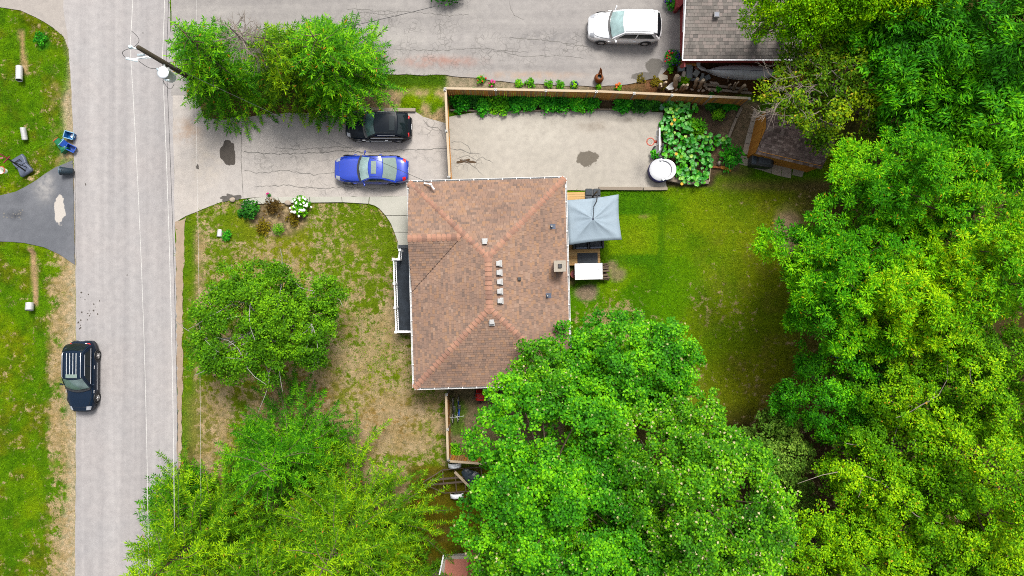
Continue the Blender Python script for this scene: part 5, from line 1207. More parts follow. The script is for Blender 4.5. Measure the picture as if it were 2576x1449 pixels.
def flowerpot(label, x, y, r, h, mat='pot', fill='soil', group=None, name='flower_pot'):
    t = thing(name, label, 'pot', at(x, y, 0), 0, group); m = MB(); m.lathe([(r*0.7, 0), (r, h), (r*0.86, h), (r*0.82, h*0.84)], (0, 0, 0), 18, True, False); m.build('pot_wall', M[mat], t, True); m = MB(); m.lathe([(r*0.83, h*0.84), (0.001, h*0.86)], (0, 0, 0), 18, False, False); m.build('potting_soil', M[fill], t); return t
flowerpot('terracotta pot squeezed between house and white storage box', 1444, 690, 0.28, 0.4, fill='maroon'); flowerpot('dark round pot on the soil by the squash leaves', 1671+0, 0, 0.1, 0.1) if False else None
flowerpot('dark plastic pot right of the squash patch', 1749-80+0, 0, .1, .1) if False else None
flowerpot('black rimmed pot at the tomato plants', 1670+0, 0, .1, .1) if False else None
flowerpot('black nursery pot beside the tomato plants', 1708+0, 0, .1, .1) if False else None
flowerpot('round black nursery pot below the tomato plants', 1710-0, 345, 0.2, 0.25, 'black') if False else None
flowerpot('grey rimmed nursery pot on the bare soil below the tomato plants', 1708+22, 346, 0.21, 0.26, 'black', group='nursery pots'); flowerpot('grey rimmed nursery pot beside the herb mound', 1822, 296, 0.2, 0.24, 'black', group='nursery pots')

# ------------------------------------------------------------------ cars (local +x is the nose)
def car(label, x, y, rz, L, W, H, paintm, wind='wind', belt=0.98, hood=0.92, nose=0.66, xw0=0.20, xw1=0.02, xr1=-0.30, xr0=-0.46, roofw=0.62, z0=0.22, estate=True, wheelx=(0.31, -0.29), sunroof=None, rails=None, chrome=False, trunk=None, rack=False, rear_glass='glass', spoiler=False, zc=0.7, name='parked_car', trim='black'):
    p = at(x, y, zc); t = thing(name, label, 'car', (p.x, p.y, 0), rz, 'parked cars'); trunk = trunk or belt
    def halfw(s): s = abs(s)*2; return W/2*(1-0.30*s**5.5-0.03*s**2)
    def top(s):
        if s > xw0: k = (s-xw0)/(0.5-xw0); return belt+(hood-belt)*min(1, k*4)*0.6+(nose-hood)*max(0, (k-0.15)/0.85)**2.2*0.9 - 0.02
        if s < xr0: k = (xr0-s)/(0.5+xr0+1e-6); return trunk-0.12*k**2
        return belt
    rings = []; S = np.concatenate([[-0.5, -0.497, -0.488, -0.47], np.linspace(-0.44, 0.44, 23), [0.47, 0.488, 0.497, 0.5]])
    for s in S:
        w, h = halfw(s), top(s); end = max(0, (abs(s)-0.47)/0.03); w *= 1-0.10*end**2; zb = z0+0.10*end**2; hh = h-0.14*end**2*h*0.6
        ring = []
        for j in range(21):
            a = math.pi*j/20; cx, sx = math.cos(a), math.sin(a)
            yy = w*math.copysign(abs(cx)**0.36, cx)*(1-0.05*max(0, sx-0.0)**3); zz = zb+(hh-zb)*abs(sx)**0.42; ring.append((s*L, yy, zz))
        rings.append(ring)
    m = MB(); m.loft(rings); body = m.build('body', paintm, t, True)
    # greenhouse: four glazed faces and a crowned roof
    zb, zt = belt-0.05, H; ww = lambda k: (halfw(0)*0.94)*(1-k)+W/2*roofw*1.28*k*0.98
    xf = lambda k, u: L*(xw0+(xw1-xw0)*k)+0.20*(1-u*u)*(1-0.35*k)-0.10; xr = lambda k, u: L*(xr0+(xr1-xr0)*k)-0.14*(1-u*u)*(1-0.3*k)+0.07
    zz_ = lambda k, u: zb+(zt-0.05-zb)*k+0.05*k*(1-u*u)
    bulge = lambda k: 0.05*math.sin(math.pi*k)
    def F(k, u): return (xf(k, u)+bulge(k)*0.6, u*ww(k), zz_(k, u))
    def B(k, u): return (xr(k, u)-bulge(k)*0.6, u*ww(k), zz_(k, u))
    def Sd(k, v, sg): u = sg; a, b = xr(k, u)-bulge(k)*.6, xf(k, u)+bulge(k)*.6; return (a+(b-a)*v, sg*(ww(k)+0.03*math.sin(math.pi*k)), zz_(k, u))
    KS = [i/6 for i in range(7)]; US = [-1+i/5 for i in range(11)]
    m = MB(); m.grid([[F(k, u) for u in US] for k in KS]); m.grid([[B(k, -u) for u in US] for k in KS])
    for sg in (-1, 1): m.grid([[Sd(k, v if sg < 0 else 1-v, sg) for v in [i/8 for i in range(9)]] for k in KS])
    m.grid([[tuple(F(1, u)[i]*(1-v)+B(1, u)[i]*v+(0.035*math.sin(math.pi*v) if i == 2 else 0) for i in range(3)) for u in US] for v in [i/8 for i in range(9)]])
    m.build('cabin', paintm, t, True)
    m = MB(); m.grid([[(F(k, u)[0]+0.012, F(k, u)[1], F(k, u)[2]+0.012) for u in [q*0.9 for q in US]] for k in [0.08+0.88*i/6 for i in range(7)]]); m.build('windscreen', M[wind], t, True)
    m = MB(); m.grid([[(B(k, -u)[0]-0.012, B(k, -u)[1], B(k, -u)[2]+0.012) for u in [q*0.88 for q in US]] for k in [0.12+0.82*i/6 for i in range(7)]]); m.build('rear_window', M[rear_glass], t, True)
    for sg in (-1, 1):
        for (v0, v1) in ((0.08, 0.50), (0.53, 0.93)):
            rowz = []
            for k in [0.2+0.62*i/4 for i in range(5)]:
                sh = 0.0; rowz.append([(lambda q: (q[0], q[1]+sg*0.012, q[2]))(Sd(k, v0+(v1-v0)*i/5, sg)) for i in range(6)])
            m = MB(); m.grid(rowz); m.build('side_window', M['glass'], t, True)
        if chrome:
            m = MB(); m.tube([(q[0], q[1]+sg*0.02, q[2]) for q in [Sd(0.16, v, sg) for v in (0.06, 0.3, 0.6, 0.94)]], 0.013, 5); m.tube([(q[0], q[1]+sg*0.02, q[2]) for q in [Sd(0.86, v, sg) for v in (0.12, 0.3, 0.6, 0.88)]], 0.011, 5); m.build('window_trim', M['chrome'], t)
        mx = L*xw0-0.25; yv = halfw(0.18)
        m = MB(); m.bar((mx, sg*(yv-0.05), belt), (mx-0.05, sg*(yv+0.13), belt+0.06), 0.05, 0.05); m.blob((mx-0.07, sg*(yv+0.15), belt+0.09), (0.12, 0.2, 0.15), 4, 8, 6, 0.08); m.build('wing_mirror', paintm, t, True)
        for v in (0.36, 0.02): m = MB(); m.box((L*(v-0.17)+0.1, sg*(halfw(0)+0.012), 0.80), (0.2, 0.04, 0.035)); m.build('door_handle', M['chrome'] if chrome else paintm, t, bevel=0.01)
        # wheels
        for wx in wheelx:
            wr = 0.335; yy = sg*(halfw(wx)-0.10)
            m = MB(); pr = [(0.2, -0.11), (wr-0.03, -0.115), (wr, -0.08), (wr, 0.08), (wr-0.03, 0.115), (0.2, 0.11)]
            m.lathe(pr, (0, 0, 0), 26, False, False); mm = Matrix.Translation((wx*L, yy+sg*0.015, wr)) @ Matrix.Rotation(R(90)*(-sg), 4, 'X')
            m.v = [tuple(mm @ Vector(q)) for q in m.v]; wh = m.build('tyre', M['rubber'], t, True)
            m = MB(); m.lathe([(0.225, 0.06), (0.225, 0.1), (0.205, 0.1), (0.2, 0.05), (0.001, 0.05)], (0, 0, 0), 24, False, False)
            for q in range(5):
                a = 2*math.pi*q/5; m.bar((0.03*math.cos(a), 0.03*math.sin(a), 0.085), (0.21*math.cos(a), 0.21*math.sin(a), 0.085), 0.07, 0.03)
            m.lathe([(0.06, 0.08), (0.05, 0.11)], (0, 0, 0), 12, False, True); m.v = [tuple(mm @ Vector(q)) for q in m.v]; m.build('rim', M['alloy'], wh)
            m = MB(); arc = [(wx*L+(wr+0.06)*math.cos(R(a)), sg*(halfw(wx)+0.002), wr+(wr+0.06)*math.sin(R(a))) for a in range(-10, 191, 20)]; m.tube(arc, 0.035, 5); m.build('wheel_arch', M['black'] if trim == 'black' else paintm, t, True)
        if rails:
            m = MB(); a0, a1 = rails; m.tube([(L*a0, sg*W/2*roofw*1.05, H-0.03), (L*a0-0.1, sg*W/2*roofw*1.08, H+0.05), (L*a1+0.1, sg*W/2*roofw*1.08, H+0.05), (L*a1, sg*W/2*roofw*1.05, H-0.02)], 0.024, 6); m.build('roof_rail', M['chrome'], t, True)
        yl = halfw(0.465)*0.80
        def surf(sx, yy): w = halfw(sx); q = min(0.999, abs(yy)/w); sn = math.sqrt(max(0, 1-(q**(1/0.36))**2)); return z0+(top(sx)-z0)*sn**0.42
        rows = [[(s_*L, sg*halfw(s_)*f, surf(s_, halfw(s_)*f)+0.014) for f in (0.62, 0.74, 0.86, 0.94)] for s_ in (0.418, 0.44, 0.462, 0.474)]
        m = MB(); m.grid(rows if sg > 0 else [r[::-1] for r in rows]); m.build('headlight', M['lens'], t, True)
        rows = [[(s_*L, sg*halfw(s_)*f, surf(s_, halfw(s_)*f)+0.014) for f in (0.66, 0.78, 0.88, 0.95)] for s_ in (-0.474, -0.466, -0.455, -0.435)]
        m = MB(); m.grid(rows if sg > 0 else [r[::-1] for r in rows]); m.build('tail_light', M['red_lens'], t, True)
    m = MB(); m.box((L*0.496, 0, 0.52), (0.04, W*0.5, 0.14)); m.build('grille', M['black'], t, bevel=0.01)
    m = MB(); m.box((L*0.499, 0, 0.36), (0.03, 0.36, 0.11)); m.build('number_plate', M['offwhite'], t); m = MB(); m.box((-L*0.499, 0, 0.66), (0.03, 0.36, 0.12)); m.build('number_plate', M['offwhite'], t)
    m = MB(); m.grid([[(xf(0, u)+0.10-0.13*k, u*ww(0)*0.97, belt+0.012+0.02*k+0.012*(1-u*u)) for u in US] for k in (0, 0.5, 1)]); m.build('cowl', M['black'], t, True)
    def surf0(sx, fr): q = min(0.999, fr); sn = math.sqrt(max(0, 1-(q**(1/0.36))**2)); return z0+(top(sx)-z0)*sn**0.42
    for sg in (-1, 1): m = MB(); m.tube([(s_*L, sg*halfw(s_)*fr, surf0(s_, fr)+0.004) for s_, fr in ((xw0+0.01, 0.90), (0.30, 0.86), (0.38, 0.80), (0.425, 0.70))], 0.011, 4); m.build('bonnet_edge_seam', M['black'], t); m = MB(); m.tube([(q[0], q[1], q[2]+0.02) for q in [tuple(F(1, sg*0.86)[i]*(1-v)+B(1, sg*0.86)[i]*v+(0.035*math.sin(math.pi*v) if i == 2 else 0) for i in range(3)) for v in (0.02, .25, .5, .75, .97)]], 0.011, 4); m.build('roof_seam', M['black'], t)
    m = MB(); m.tube([(L*0.43, yq*halfw(0.43), top(0.43)*0.985+0.004) for yq in (-.6, -.3, 0, .3, .6)], 0.012, 5); m.build('bonnet_seam', M['black'], t)
    m = MB()
    for sg in (-1, 1): m.tube([(L*xw0+0.10, sg*0.1, belt+0.03), (L*xw0-0.02, sg*0.1+0.55, belt+0.06)], 0.012, 4)
    m.build('wiper', M['black'], t)
    if sunroof:
        a0, a1, hw = sunroof; m = MB(); m.grid([[(L*(a0+(a1-a0)*i/4), hw*u, H+0.03+0.012+0.03*(1-abs(i-2)*0.04)-0.05*u*u*(hw/ww(1))**2-0.012) for u in (-1, -.5, 0, .5, 1)] for i in range(5)]); m.build('sunroof', M['sunroof'] if wind != 'wind_dark' else M['glass'], t, True)
    if rack:
        for i in range(4): yy = (-0.3+0.2*i); m = MB(); m.box((L*(-0.20), yy, H+0.05), (1.35, 0.05, 0.03)); m.build('roof_strip', M['steel'], t, bevel=0.01)
    m = MB(); m.lathe([(0.05, 0), (0.02, 0.06)], (L*(xr1+0.05), 0, H-0.01), 8); m.build('aerial', paintm, t)
    if spoiler: m = MB(); m.grid([[(L*xr1-0.02-0.22*i/3, u*ww(1)*0.97, H-0.012-0.02*i) for u in US] for i in range(4)]); o = m.build('tailgate_spoiler', paintm, t, True); q = o.modifiers.new('thick', 'SOLIDIFY'); q.thickness = 0.03
    m = MB(); m.tube([(-L*0.492, yq*halfw(-0.485), 0.56) for yq in (-.9, -.5, 0, .5, .9)], 0.05, 6); m.build('rear_bumper', paintm, t, True)
    m = MB(); m.tube([(L*0.488, yq*halfw(0.485), 0.44) for yq in (-.9, -.5, 0, .5, .9)], 0.05, 6); m.build('front_bumper', paintm, t, True)
    if chrome or rack:
        for sg in (-1, 1): m = MB(); m.bar((-L*0.19, sg*(halfw(0)+0.008), 0.42), (L*0.2, sg*(halfw(0)+0.008), 0.42), 0.03, 0.03); m.build('sill_strip', M['chrome'], t)
    return t
car('silver suv parked on the shared driveway by the grey roof', 1572, 67, R(179), 4.7, 1.93, 1.70, M['p_silver'], 'wind_pale', 1.06, 1.02, 0.76, 0.20, 0.04, -0.36, -0.475, 0.62, spoiler=True, rails=None, zc=0.75)
car('black suv with its bonnet under the fir tree in the driveway', 953, 319, R(179.5), 4.25, 1.8, 1.58, M['p_black'], 'wind_dark', 1.0, 0.96, 0.72, 0.18, 0.02, -0.31, -0.46, 0.62, chrome=True, sunroof=(-0.28, -0.20, 0.46), zc=0.6)
car('bright blue sedan with a sunroof parked next to the house corner', 935, 427, R(179), 4.75, 1.84, 1.45, M['p_blue'], 'wind_pale', 0.93, 0.9, 0.64, 0.14, 0.00, -0.17, -0.36, 0.60, sunroof=(-0.10, -0.03, 0.40), trunk=0.97, rear_glass='sunroof', zc=0.55)
car('dark blue black suv with roof strips parked half on the verge across the road', 203, 947, R(-90.5), 4.55, 1.76, 1.66, M['p_navy'], 'wind', 1.02, 0.98, 0.74, 0.17, 0.01, -0.37, -0.465, 0.61, rails=(0.0, -0.36), rack=True, chrome=True, sunroof=(-0.055, -0.005, 0.36), zc=0.75)
# ------------------------------------------------------------------ utility pole and wires
pt, pb = Vector((-19.6, 12.62, 8.9)), Vector((-19.02, 12.55, 0))
up_ = thing('utility_pole', 'leaning wooden utility pole with a white transformer at the road edge', 'utility pole', pb); T = pt-pb
pa = lambda z: T*(z/8.9)
m = MB(); m.tube([Vector((0, 0, -0.3)), pa(4), pa(8.9)], [0.17, 0.15, 0.12], 12); m.build('pole', M['polewood'], up_, True)
tc = at(409, 182, 6.9)-pb
m = MB(); m.lathe([(0.28, -1.0), (0.3, -0.96), (0.3, -0.06), (0.33, -0.06), (0.33, 0), (0.22, 0.05), (0.03, 0.07)], tc, 24); tr = m.build('transformer', M['tank'], up_, True)
m = MB(); m.tube([tc+Vector((-.2, .12, 0)), tc+Vector((-.26, .16, .16))], 0.05, 8); m.build('bushing', M['porcelain'], tr)
m = MB(); m.bar(tc+Vector((0.1, 0.1, -.3)), pa(6.6), 0.06, 0.1); m.bar(tc+Vector((0.1, 0.1, -.75)), pa(6.15), 0.06, 0.1); m.build('bracket', M['steel'], tr)
for i in range(3): m = MB(); m.lathe([(0.05, 0), (0.04, 0.14)], tc+Vector((0.05+0.09*i, -0.36, -0.3)), 8); m.build('terminal', M['porcelain'], tr)
m = MB(); m.tube([pa(8.5)+Vector((-.1, 0, 0)), pa(8.75)+Vector((-.42, 0.02, 0.1))], 0.04, 8); m.lathe([(0.08, 0), (0.11, 0.06), (0.06, 0.1), (0.1, 0.15), (0.04, 0.2)], pa(8.75)+Vector((-.42, 0.02, 0.05)), 10); m.build('insulator', M['porcelain'], up_, True)
m = MB(); m.tube([pa(7.6), pa(7.75)+Vector((-.95, -.3, 0.2))], 0.03, 6); m.tube([pa(7.3), pa(7.75)+Vector((-.8, -.26, 0.17))], 0.02, 6); m.build('cutout_arm', M['porcelain'], up_)
m = MB(); m.tube([pa(7.75)+Vector((-1.2, -.28, 0.3)), pa(7.75)+Vector((-.7, -.34, 0.05))], 0.07, 8); m.build('fuse_cutout', M['porcelain'], up_)
m = MB(); m.tube([pa(8.1)+Vector((-.12, -.12, 0)), pa(8.3)+Vector((-.42, -.2, 0))], 0.07, 8); m.build('surge_arrester', M['porcelain'], up_)
def arc(a, b, sag, n=10, side=Vector((0, 0, 0))): return [Vector(a).lerp(Vector(b), i/n)-Vector((0, 0, sag))*math.sin(math.pi*i/n)+side*math.sin(math.pi*i/n) for i in range(n+1)]
for a, b, s in ((pa(8.8)+Vector((-.42, .9, 0.0)), pa(8.75)+Vector((-.35, .05, 0)), Vector((.3, 0, 0))), (pa(8.75)+Vector((-.5, 0, 0)), pa(7.75)+Vector((-1.2, -.28, .3)), Vector((-.35, 0.1, 0))), (pa(7.75)+Vector((-.65, -.34, .05)), tc+Vector((-.26, .16, .16)), Vector((0, -.12, 0))), (tc+Vector((-.1, -.36, -.2)), tc+Vector((.4, -.5, -.5)), Vector((0, -.35, 0)))):
    m = MB(); m.tube(arc(a, b, 0.1, 8, s), 0.014, 5); m.build('jumper_wire', M['cable'], up_)
m = MB(); m.lathe([(0.06, 0), (0.05, 0.12)], pa(3.4)+Vector((.02, .16, 0)), 8); m.build('line_clamp', M['steel'], up_)
for z in (4.6, 5.4): m = MB(); m.tube([pa(z)+Vector((0, -.16, 0)), pa(z)+Vector((0, .2, 0))], 0.02, 6); m.build('bolt', M['steel'], up_)
def wire(label, P, r, mat, group='overhead wires', name='overhead_wire'):
    o0 = Vector(P[0]); m = MB(); m.tube([Vector(p)-o0 for p in P], r, 5); o = m.build(name, M[mat]); o.location = o0; return tag(o, label, 'wire', group)
def span(a, b, sag, n=24): return [Vector(a).lerp(Vector(b), i/n)-Vector((0, 0, 4*sag*(i/n)*(1-i/n))) for i in range(n+1)]
top1 = pt+Vector((-.42, .02, 0.0))
def longwire(label, A, dx_n, dx_s, sag, r, mat, dz=0.0, ex=34):
    n_, s_ = Vector((A.x+dx_n, A.y+20, A.z)), Vector((A.x+dx_s, A.y-ex-12, A.z+dz)); P = span(s_, A, sag)+span(A, n_, sag*0.5)[1:]; return wire(label, P, r, mat)
longwire('pale wire from the very top of the utility pole, farthest left over the road', top1, 0.1, 0.75, 1.0, 0.012, 'wire')
longwire('thick pale cable over the right edge of the road', pa(6.55)+pb+Vector((-.08, .12, 0)), 0.1, 0.5, 0.8, 0.015, 'wire')
longwire('dark cable beside the thick pale one over the road edge', pa(6.35)+pb+Vector((.02, .12, 0)), 0.1, 0.56, 0.8, 0.012, 'cable')
longwire('thin lowest wire along the front lawn', pa(3.4)+pb+Vector((.1, .0, 0)), 0.1, 0.3, 0.4, 0.006, 'wire')
hm = Matrix.Rotation(HR, 4, 'Z') @ hl(1086, 463, 3.6)+Vector((HC[0], HC[1], 0.1))
wire('thin service wire from the pole across the blue car to the house corner', span(pa(6.4)+pb, hm, 0.9), 0.013, 'cable'); wire('service wire from the pole over the shared driveway to the top edge', span(pa(6.4)+pb, at(1420, -70, 4.2), 0.7), 0.015, 'cable')
# ------------------------------------------------------------------ left verge: culvert ends, bins, hoop
def culvert(label, x, y, rz, L=0.75, r=0.16, tilt=12):
    t = thing('culvert_end', label, 'pipe', at(x, y, -0.22), rz, 'ribbed steel culvert ends'); m = MB(); prof = []
    for i in range(15): prof.append((r+(0.012 if i % 2 else 0), -L/2+L*i/14))
    m.lathe(prof, (0, 0, 0), 16, False, False); mm = Matrix.Translation((0, 0, r)) @ Matrix.Rotation(R(90-tilt), 4, 'Y'); m.v = [tuple(mm @ Vector(q)) for q in m.v]; o = m.build('pipe_shell', M['culvert'], t, True); s = o.modifiers.new('wall', 'SOLIDIFY'); s.thickness = 0.01
    m = MB(); m.lathe([(r*0.98, L/2-0.06), (0.001, L/2-0.06)], (0, 0, 0), 16, False, False); m.v = [tuple(mm @ Vector(q)) for q in m.v]; m.build('pipe_bore', M['black'], t); return t
culvert('ribbed culvert end at the top of the far verge, below the pale strip', 54, 187, R(-82), 1.0, 0.2); culvert('short ribbed culvert end left of the recycling boxes', 65, 338, R(92), 0.8, 0.17)
culvert('ribbed culvert end on the lower verge, at the end of the sandy strip', 81, 771, R(-85), 0.5, 0.24); culvert('ribbed culvert end on the front lawn beside a leafy plant', 556, 588, R(-92), 0.5, 0.17)
def bin_box(label, x, y, z, rz, w, d, h, mat, rim, tilt=(0, 0), taper=0.8, name='recycling_box', lip=True):
    t = thing(name, label, 'bin', at(x, y, z), 0, 'bins at the kerb'); t.rotation_euler = (tilt[0], tilt[1], rz); m = MB(); k = taper; A = [(-w/2*k, -d/2*k, 0), (w/2*k, -d/2*k, 0), (w/2*k, d/2*k, 0), (-w/2*k, d/2*k, 0)]; B = [(-w/2, -d/2, h), (w/2, -d/2, h), (w/2, d/2, h), (-w/2, d/2, h)]; i_ = 0.02
    Bi = [(q[0]*(1-2*i_/w), q[1]*(1-2*i_/d), h) for q in B]; Ai = [(q[0]*(1-2*i_/w), q[1]*(1-2*i_/d), 0.03) for q in A]
    m.add(A+B+Bi+Ai, [(3, 2, 1, 0)]+[(j, (j+1) % 4, 4+(j+1) % 4, 4+j) for j in range(4)]+[(4+j, 4+(j+1) % 4, 8+(j+1) % 4, 8+j) for j in range(4)]+[(8+j, 8+(j+1) % 4, 12+(j+1) % 4, 12+j) for j in range(4)]+[(12, 13, 14, 15)]); m.build('box_shell', M[mat], t)
    if lip:
        m = MB(); P = [Vector(q) for q in B]
        for j in range(4): m.bar(P[j], P[(j+1) % 4], 0.045, 0.04)
        m.build('rim', M[rim], t)
    q = MB(); q.box((w/2*0.92+0.005, 0, h*0.55), (0.006, d*0.28, h*0.16), M=Matrix.Rotation(math.atan((1-k)*w/2/h), 4, 'Y')); q.build('printed_mark', M['offwhite'], t); return t
b1 = bin_box('pale rimmed sky blue recycling box standing open on the road edge', 182, 343, 0, R(-16), 0.62, 0.44, 0.38, 'blue2', 'bluerim')
m = MB(); m.box((0, 0, 0), (0.24, 0.14, 0.03)); m.box((.05, .09, .02), (0.16, 0.06, 0.05)); o = m.build('carton', M['offwhite']); p = at(184, 343, 0); o.location = (p.x, p.y, 0.06); o.rotation_euler = (0, 0, 0.4); tag(o, 'white cartons lying in the open sky blue box', 'carton')
bin_box('upper royal blue recycling box tipped on its side on the green bin', 169, 367, 0.10, R(155), 0.58, 0.46, 0.42, 'blue', 'bluerim', (0.25, 0.9)); bin_box('lower royal blue recycling box lying under the tipped one', 183, 373, 0.02, R(-28), 0.54, 0.40, 0.36, 'blue', 'blue', (0, 0.25))
g_ = thing('green_bin', 'green organics bin lying on its side under the blue boxes', 'bin', at(160, 367, 0), R(-50), 'bins at the kerb'); m = MB(); m.loft([[(x_, 0.24*k*c_, 0.22+0.2*k*s_) for c_, s_ in [(math.copysign(abs(math.cos(a))**.5, math.cos(a)), math.copysign(abs(math.sin(a))**.5, math.sin(a))) for a in [2*math.pi*i/16 for i in range(16)]]] for x_, k in ((-.42, .8), (.3, 1.0), (.42, 1.05))]); m.build('bin_body', M['green'], g_, True); m = MB(); m.box((0.47, 0, 0.23), (0.07, 0.54, 0.46)); m.build('lid', M['green'], g_, bevel=0.05); m = MB(); m.tube([(-.46, -.18, .36), (-.46, .18, .36)], 0.025, 6); m.build('handle', M['orange'], g_)
gc = thing('garbage_can', 'tall dark round garbage can with a bluish lid on the road edge', 'bin', at(181, 433, 0), R(178)); m = MB(); m.lathe([(0.2, 0), (0.25, 0.68), (0.27, 0.7), (0.27, 0.74)], (0, 0, 0), 22); mm = Matrix.Translation((-.25, 0, 0.26)) @ Matrix.Rotation(R(78), 4, 'Y'); m.v = [tuple(mm @ Vector(q)) for q in m.v]; m.build('can_body', M['bin'], gc, True)
m = MB(); m.lathe([(0.285, 0.74), (0.285, 0.77), (0.2, 0.82), (0.02, 0.84)], (0, 0, 0), 22); m.v = [tuple(mm @ Vector(q)) for q in m.v]; m.build('lid', M['binlid'], gc, True); m = MB(); m.tube([tuple(mm @ Vector(q)) for q in ((-.26, -.1, .6), (-.34, 0, .6), (-.26, .1, .6))], 0.018, 6); m.build('handle', M['binlid'], gc)
# fallen-in hoop on the left edge
hp = thing('basketball_hoop', 'portable basketball hoop with slate base at the left edge', 'basketball hoop', at(58, 416, 0), R(-58)); m = MB(); m.loft([[(x_*k, y_*k, z_) for x_, y_ in ((-.62, -.42), (-.3, -.46), (.1, -.36), (.62, -.46), (.7, -.36), (.7, .36), (.62, .46), (.1, .36), (-.3, .46), (-.62, .42))] for k, z_ in ((1, 0), (1.02, .12), (0.9, .22))]); m.build('base_tank', M['slate'], hp, False, 0.04)
m = MB(); m.tube([(-.15, -.17, .24), (-.3, -.17, .3), (-.3, .17, .3), (-.15, .17, .24)], 0.03, 6); m.build('handle', M['black'], hp); m = MB(); m.tube([(0.05, -.42, .235), (0.05, .42, .235)], 0.012, 4); m.build('seam', M['black'], hp)
hm_ = hp.matrix_basis.inverted()
m = MB(); base_ = (0.5, 0.05, 0.2)
tipw = hm_ @ (at(18, 398, 1.9)); m.tube([base_, tuple(Vector(base_).lerp(tipw, 0.5)), tuple(tipw)], 0.045, 8); m.tube([(0.35, 0.25, 0.2), tuple(Vector(base_).lerp(tipw, 0.75))], 0.025, 6); m.build('pole', M['black'], hp)
e_ = hm_ @ at(-6, 384, 2.3); m = MB(); m.bar(tipw, e_, 0.06, 0.04); m.bar(hm_ @ at(25, 393, 2.0), hm_ @ at(9, 410, 2.0), 0.05, 0.05); m.bar(hm_ @ at(8, 397, 2.1), hm_ @ at(-20, 400, 2.3), 0.09, 0.05); m.build('lift_arm', M['maroon'], hp)
m = MB(); cr_ = hm_ @ at(2, 428, 2.3); m.tube([tuple(hm_ @ (at(2, 428, 2.3)+Vector((0.24*math.cos(a), 0.24*math.sin(a), 0)))) for a in [2*math.pi*i/20 for i in range(20)]], 0.02, 6, True); m.build('rim', M['orange'], hp)
m = MB(); rr = [[tuple(hm_ @ (at(2, 428, 2.3)+Vector((r0*math.cos(a), r0*math.sin(a), z_)))) for a in [2*math.pi*i/16 for i in range(16)]] for r0, z_ in ((0.235, -.01), (0.17, -.2), (0.14, -.4))]; m.loft(rr, False); m.build('net', M['petal_white'], hp)
# ------------------------------------------------------------------ court: second hoop, round tub, hose reel
h2 = thing('basketball_hoop', 'portable hoop with clear backboard and orange rim beside the squash patch', 'basketball hoop', at(1656, 385, 0), 0)
m = MB(); m.loft([[(x_*k, y_*k, z_) for x_, y_ in ((-.42, -.32), (-.3, -.42), (.34, -.42), (.42, -.2), (.42, .34), (.1, .46), (-.3, .42), (-.44, .2))] for k, z_ in ((1, 0), (1.03, .14), (0.84, .26))]); m.build('base_tank', M['black'], h2, False, 0.03)
bbz = 2.6; L0 = lambda x, y, z: at(x, y, z)-at(1656, 385, 0)
m = MB(); m.tube([(0.15, -.05, .2), L0(1668, 372, 1.4), L0(1668, 362, 2.5)], 0.05, 8); m.build('pole', M['black'], h2)
bb = [L0(1652.5, 385, 2.2), L0(1652.5, 327.5, 2.2), L0(1652.5+3, 327.5, 3.1), L0(1652.5+3, 385, 3.1)]
c1, c2 = at(1652, 385, 2.2), at(1652, 331, 2.2); xb = (c1.x-at(1656, 385, 0).x); yb0, yb1 = c1.y-at(1656, 385, 0).y, c2.y-at(1656, 385, 0).y
m = MB(); m.box((xb, (yb0+yb1)/2, 2.65), (0.02, yb1-yb0-.06, 0.84)); m.build('backboard', M['vent'], h2)
m = MB(); 
for a, b in (((yb0, 2.2), (yb1, 2.2)), ((yb1, 2.2), (yb1, 3.1)), ((yb1, 3.1), (yb0, 3.1)), ((yb0, 3.1), (yb0, 2.2))): m.bar((xb, a[0], a[1]), (xb, b[0], b[1]), 0.05, 0.05)
ym = (yb0+yb1)/2
for a, b in (((ym-.24, 2.4), (ym+.24, 2.4)), ((ym+.24, 2.4), (ym+.24, 2.8)), ((ym+.24, 2.8), (ym-.24, 2.8)), ((ym-.24, 2.8), (ym-.24, 2.4))): m.bar((xb-.014, a[0], a[1]), (xb-.014, b[0], b[1]), 0.02, 0.05)
m.build('board_frame', M['offwhite'], h2)
rc = Vector((xb-0.42, ym, 2.38)); m = MB(); m.tube([rc+Vector((0.23*math.cos(a), 0.23*math.sin(a), 0)) for a in [2*math.pi*i/22 for i in range(22)]], 0.032, 6, True); m.bar(rc+Vector((.22, 0, 0)), Vector((xb, ym, 2.38)), 0.16, 0.04); m.build('rim', M['orange'], h2, True)
m = MB(); me_ = []
for i in range(10):
    a = 2*math.pi*i/10; m.tube([rc+Vector((0.22*math.cos(a), 0.22*math.sin(a), 0)), rc+Vector((0.15*math.cos(a+.3), 0.15*math.sin(a+.3), -.2)), rc+Vector((0.13*math.cos(a), 0.13*math.sin(a), -.42))], 0.012, 4)
m.build('net', M['petal_white'], h2)
m = MB(); m.box((-0.05, -0.52, .1), (0.34, 0.26, 0.2)); m.build('wheel_guard', M['orange'], h2, bevel=0.03); m = MB(); m.bar(L0(1660, 372, 1.6), L0(1668, 366, 2.4), 0.05, 0.05); m.build('brace', M['navy'], h2)
plant('trailing leafy plant sprawled on the black hoop base', 1647, 388, 0.34, 0.3, M['l_bed'], 16, 0.14, 0.1, clumps=8, name='trailing_plant', cat='plant', z0=0.26)
tb = thing('round_tub', 'round white covered tub with dark blue sides and a curved white rail', 'tub', at(1657, 432, 0)); m = MB(); m.lathe([(0.74, 0), (0.77, 0.35), (0.76, 0.64), (0.70, 0.66)], (0, 0, 0), 40, True, False); m.build('tub_wall', M['navy'], tb, True)
m = MB(); m.lathe([(0.715, 0.66), (0.70, 0.69), (0.4, 0.70), (0.001, 0.70)], (-0.03, 0.02, 0), 40, False, False); m.build('cover', M['cover'], tb, True)
m = MB(); ring = []
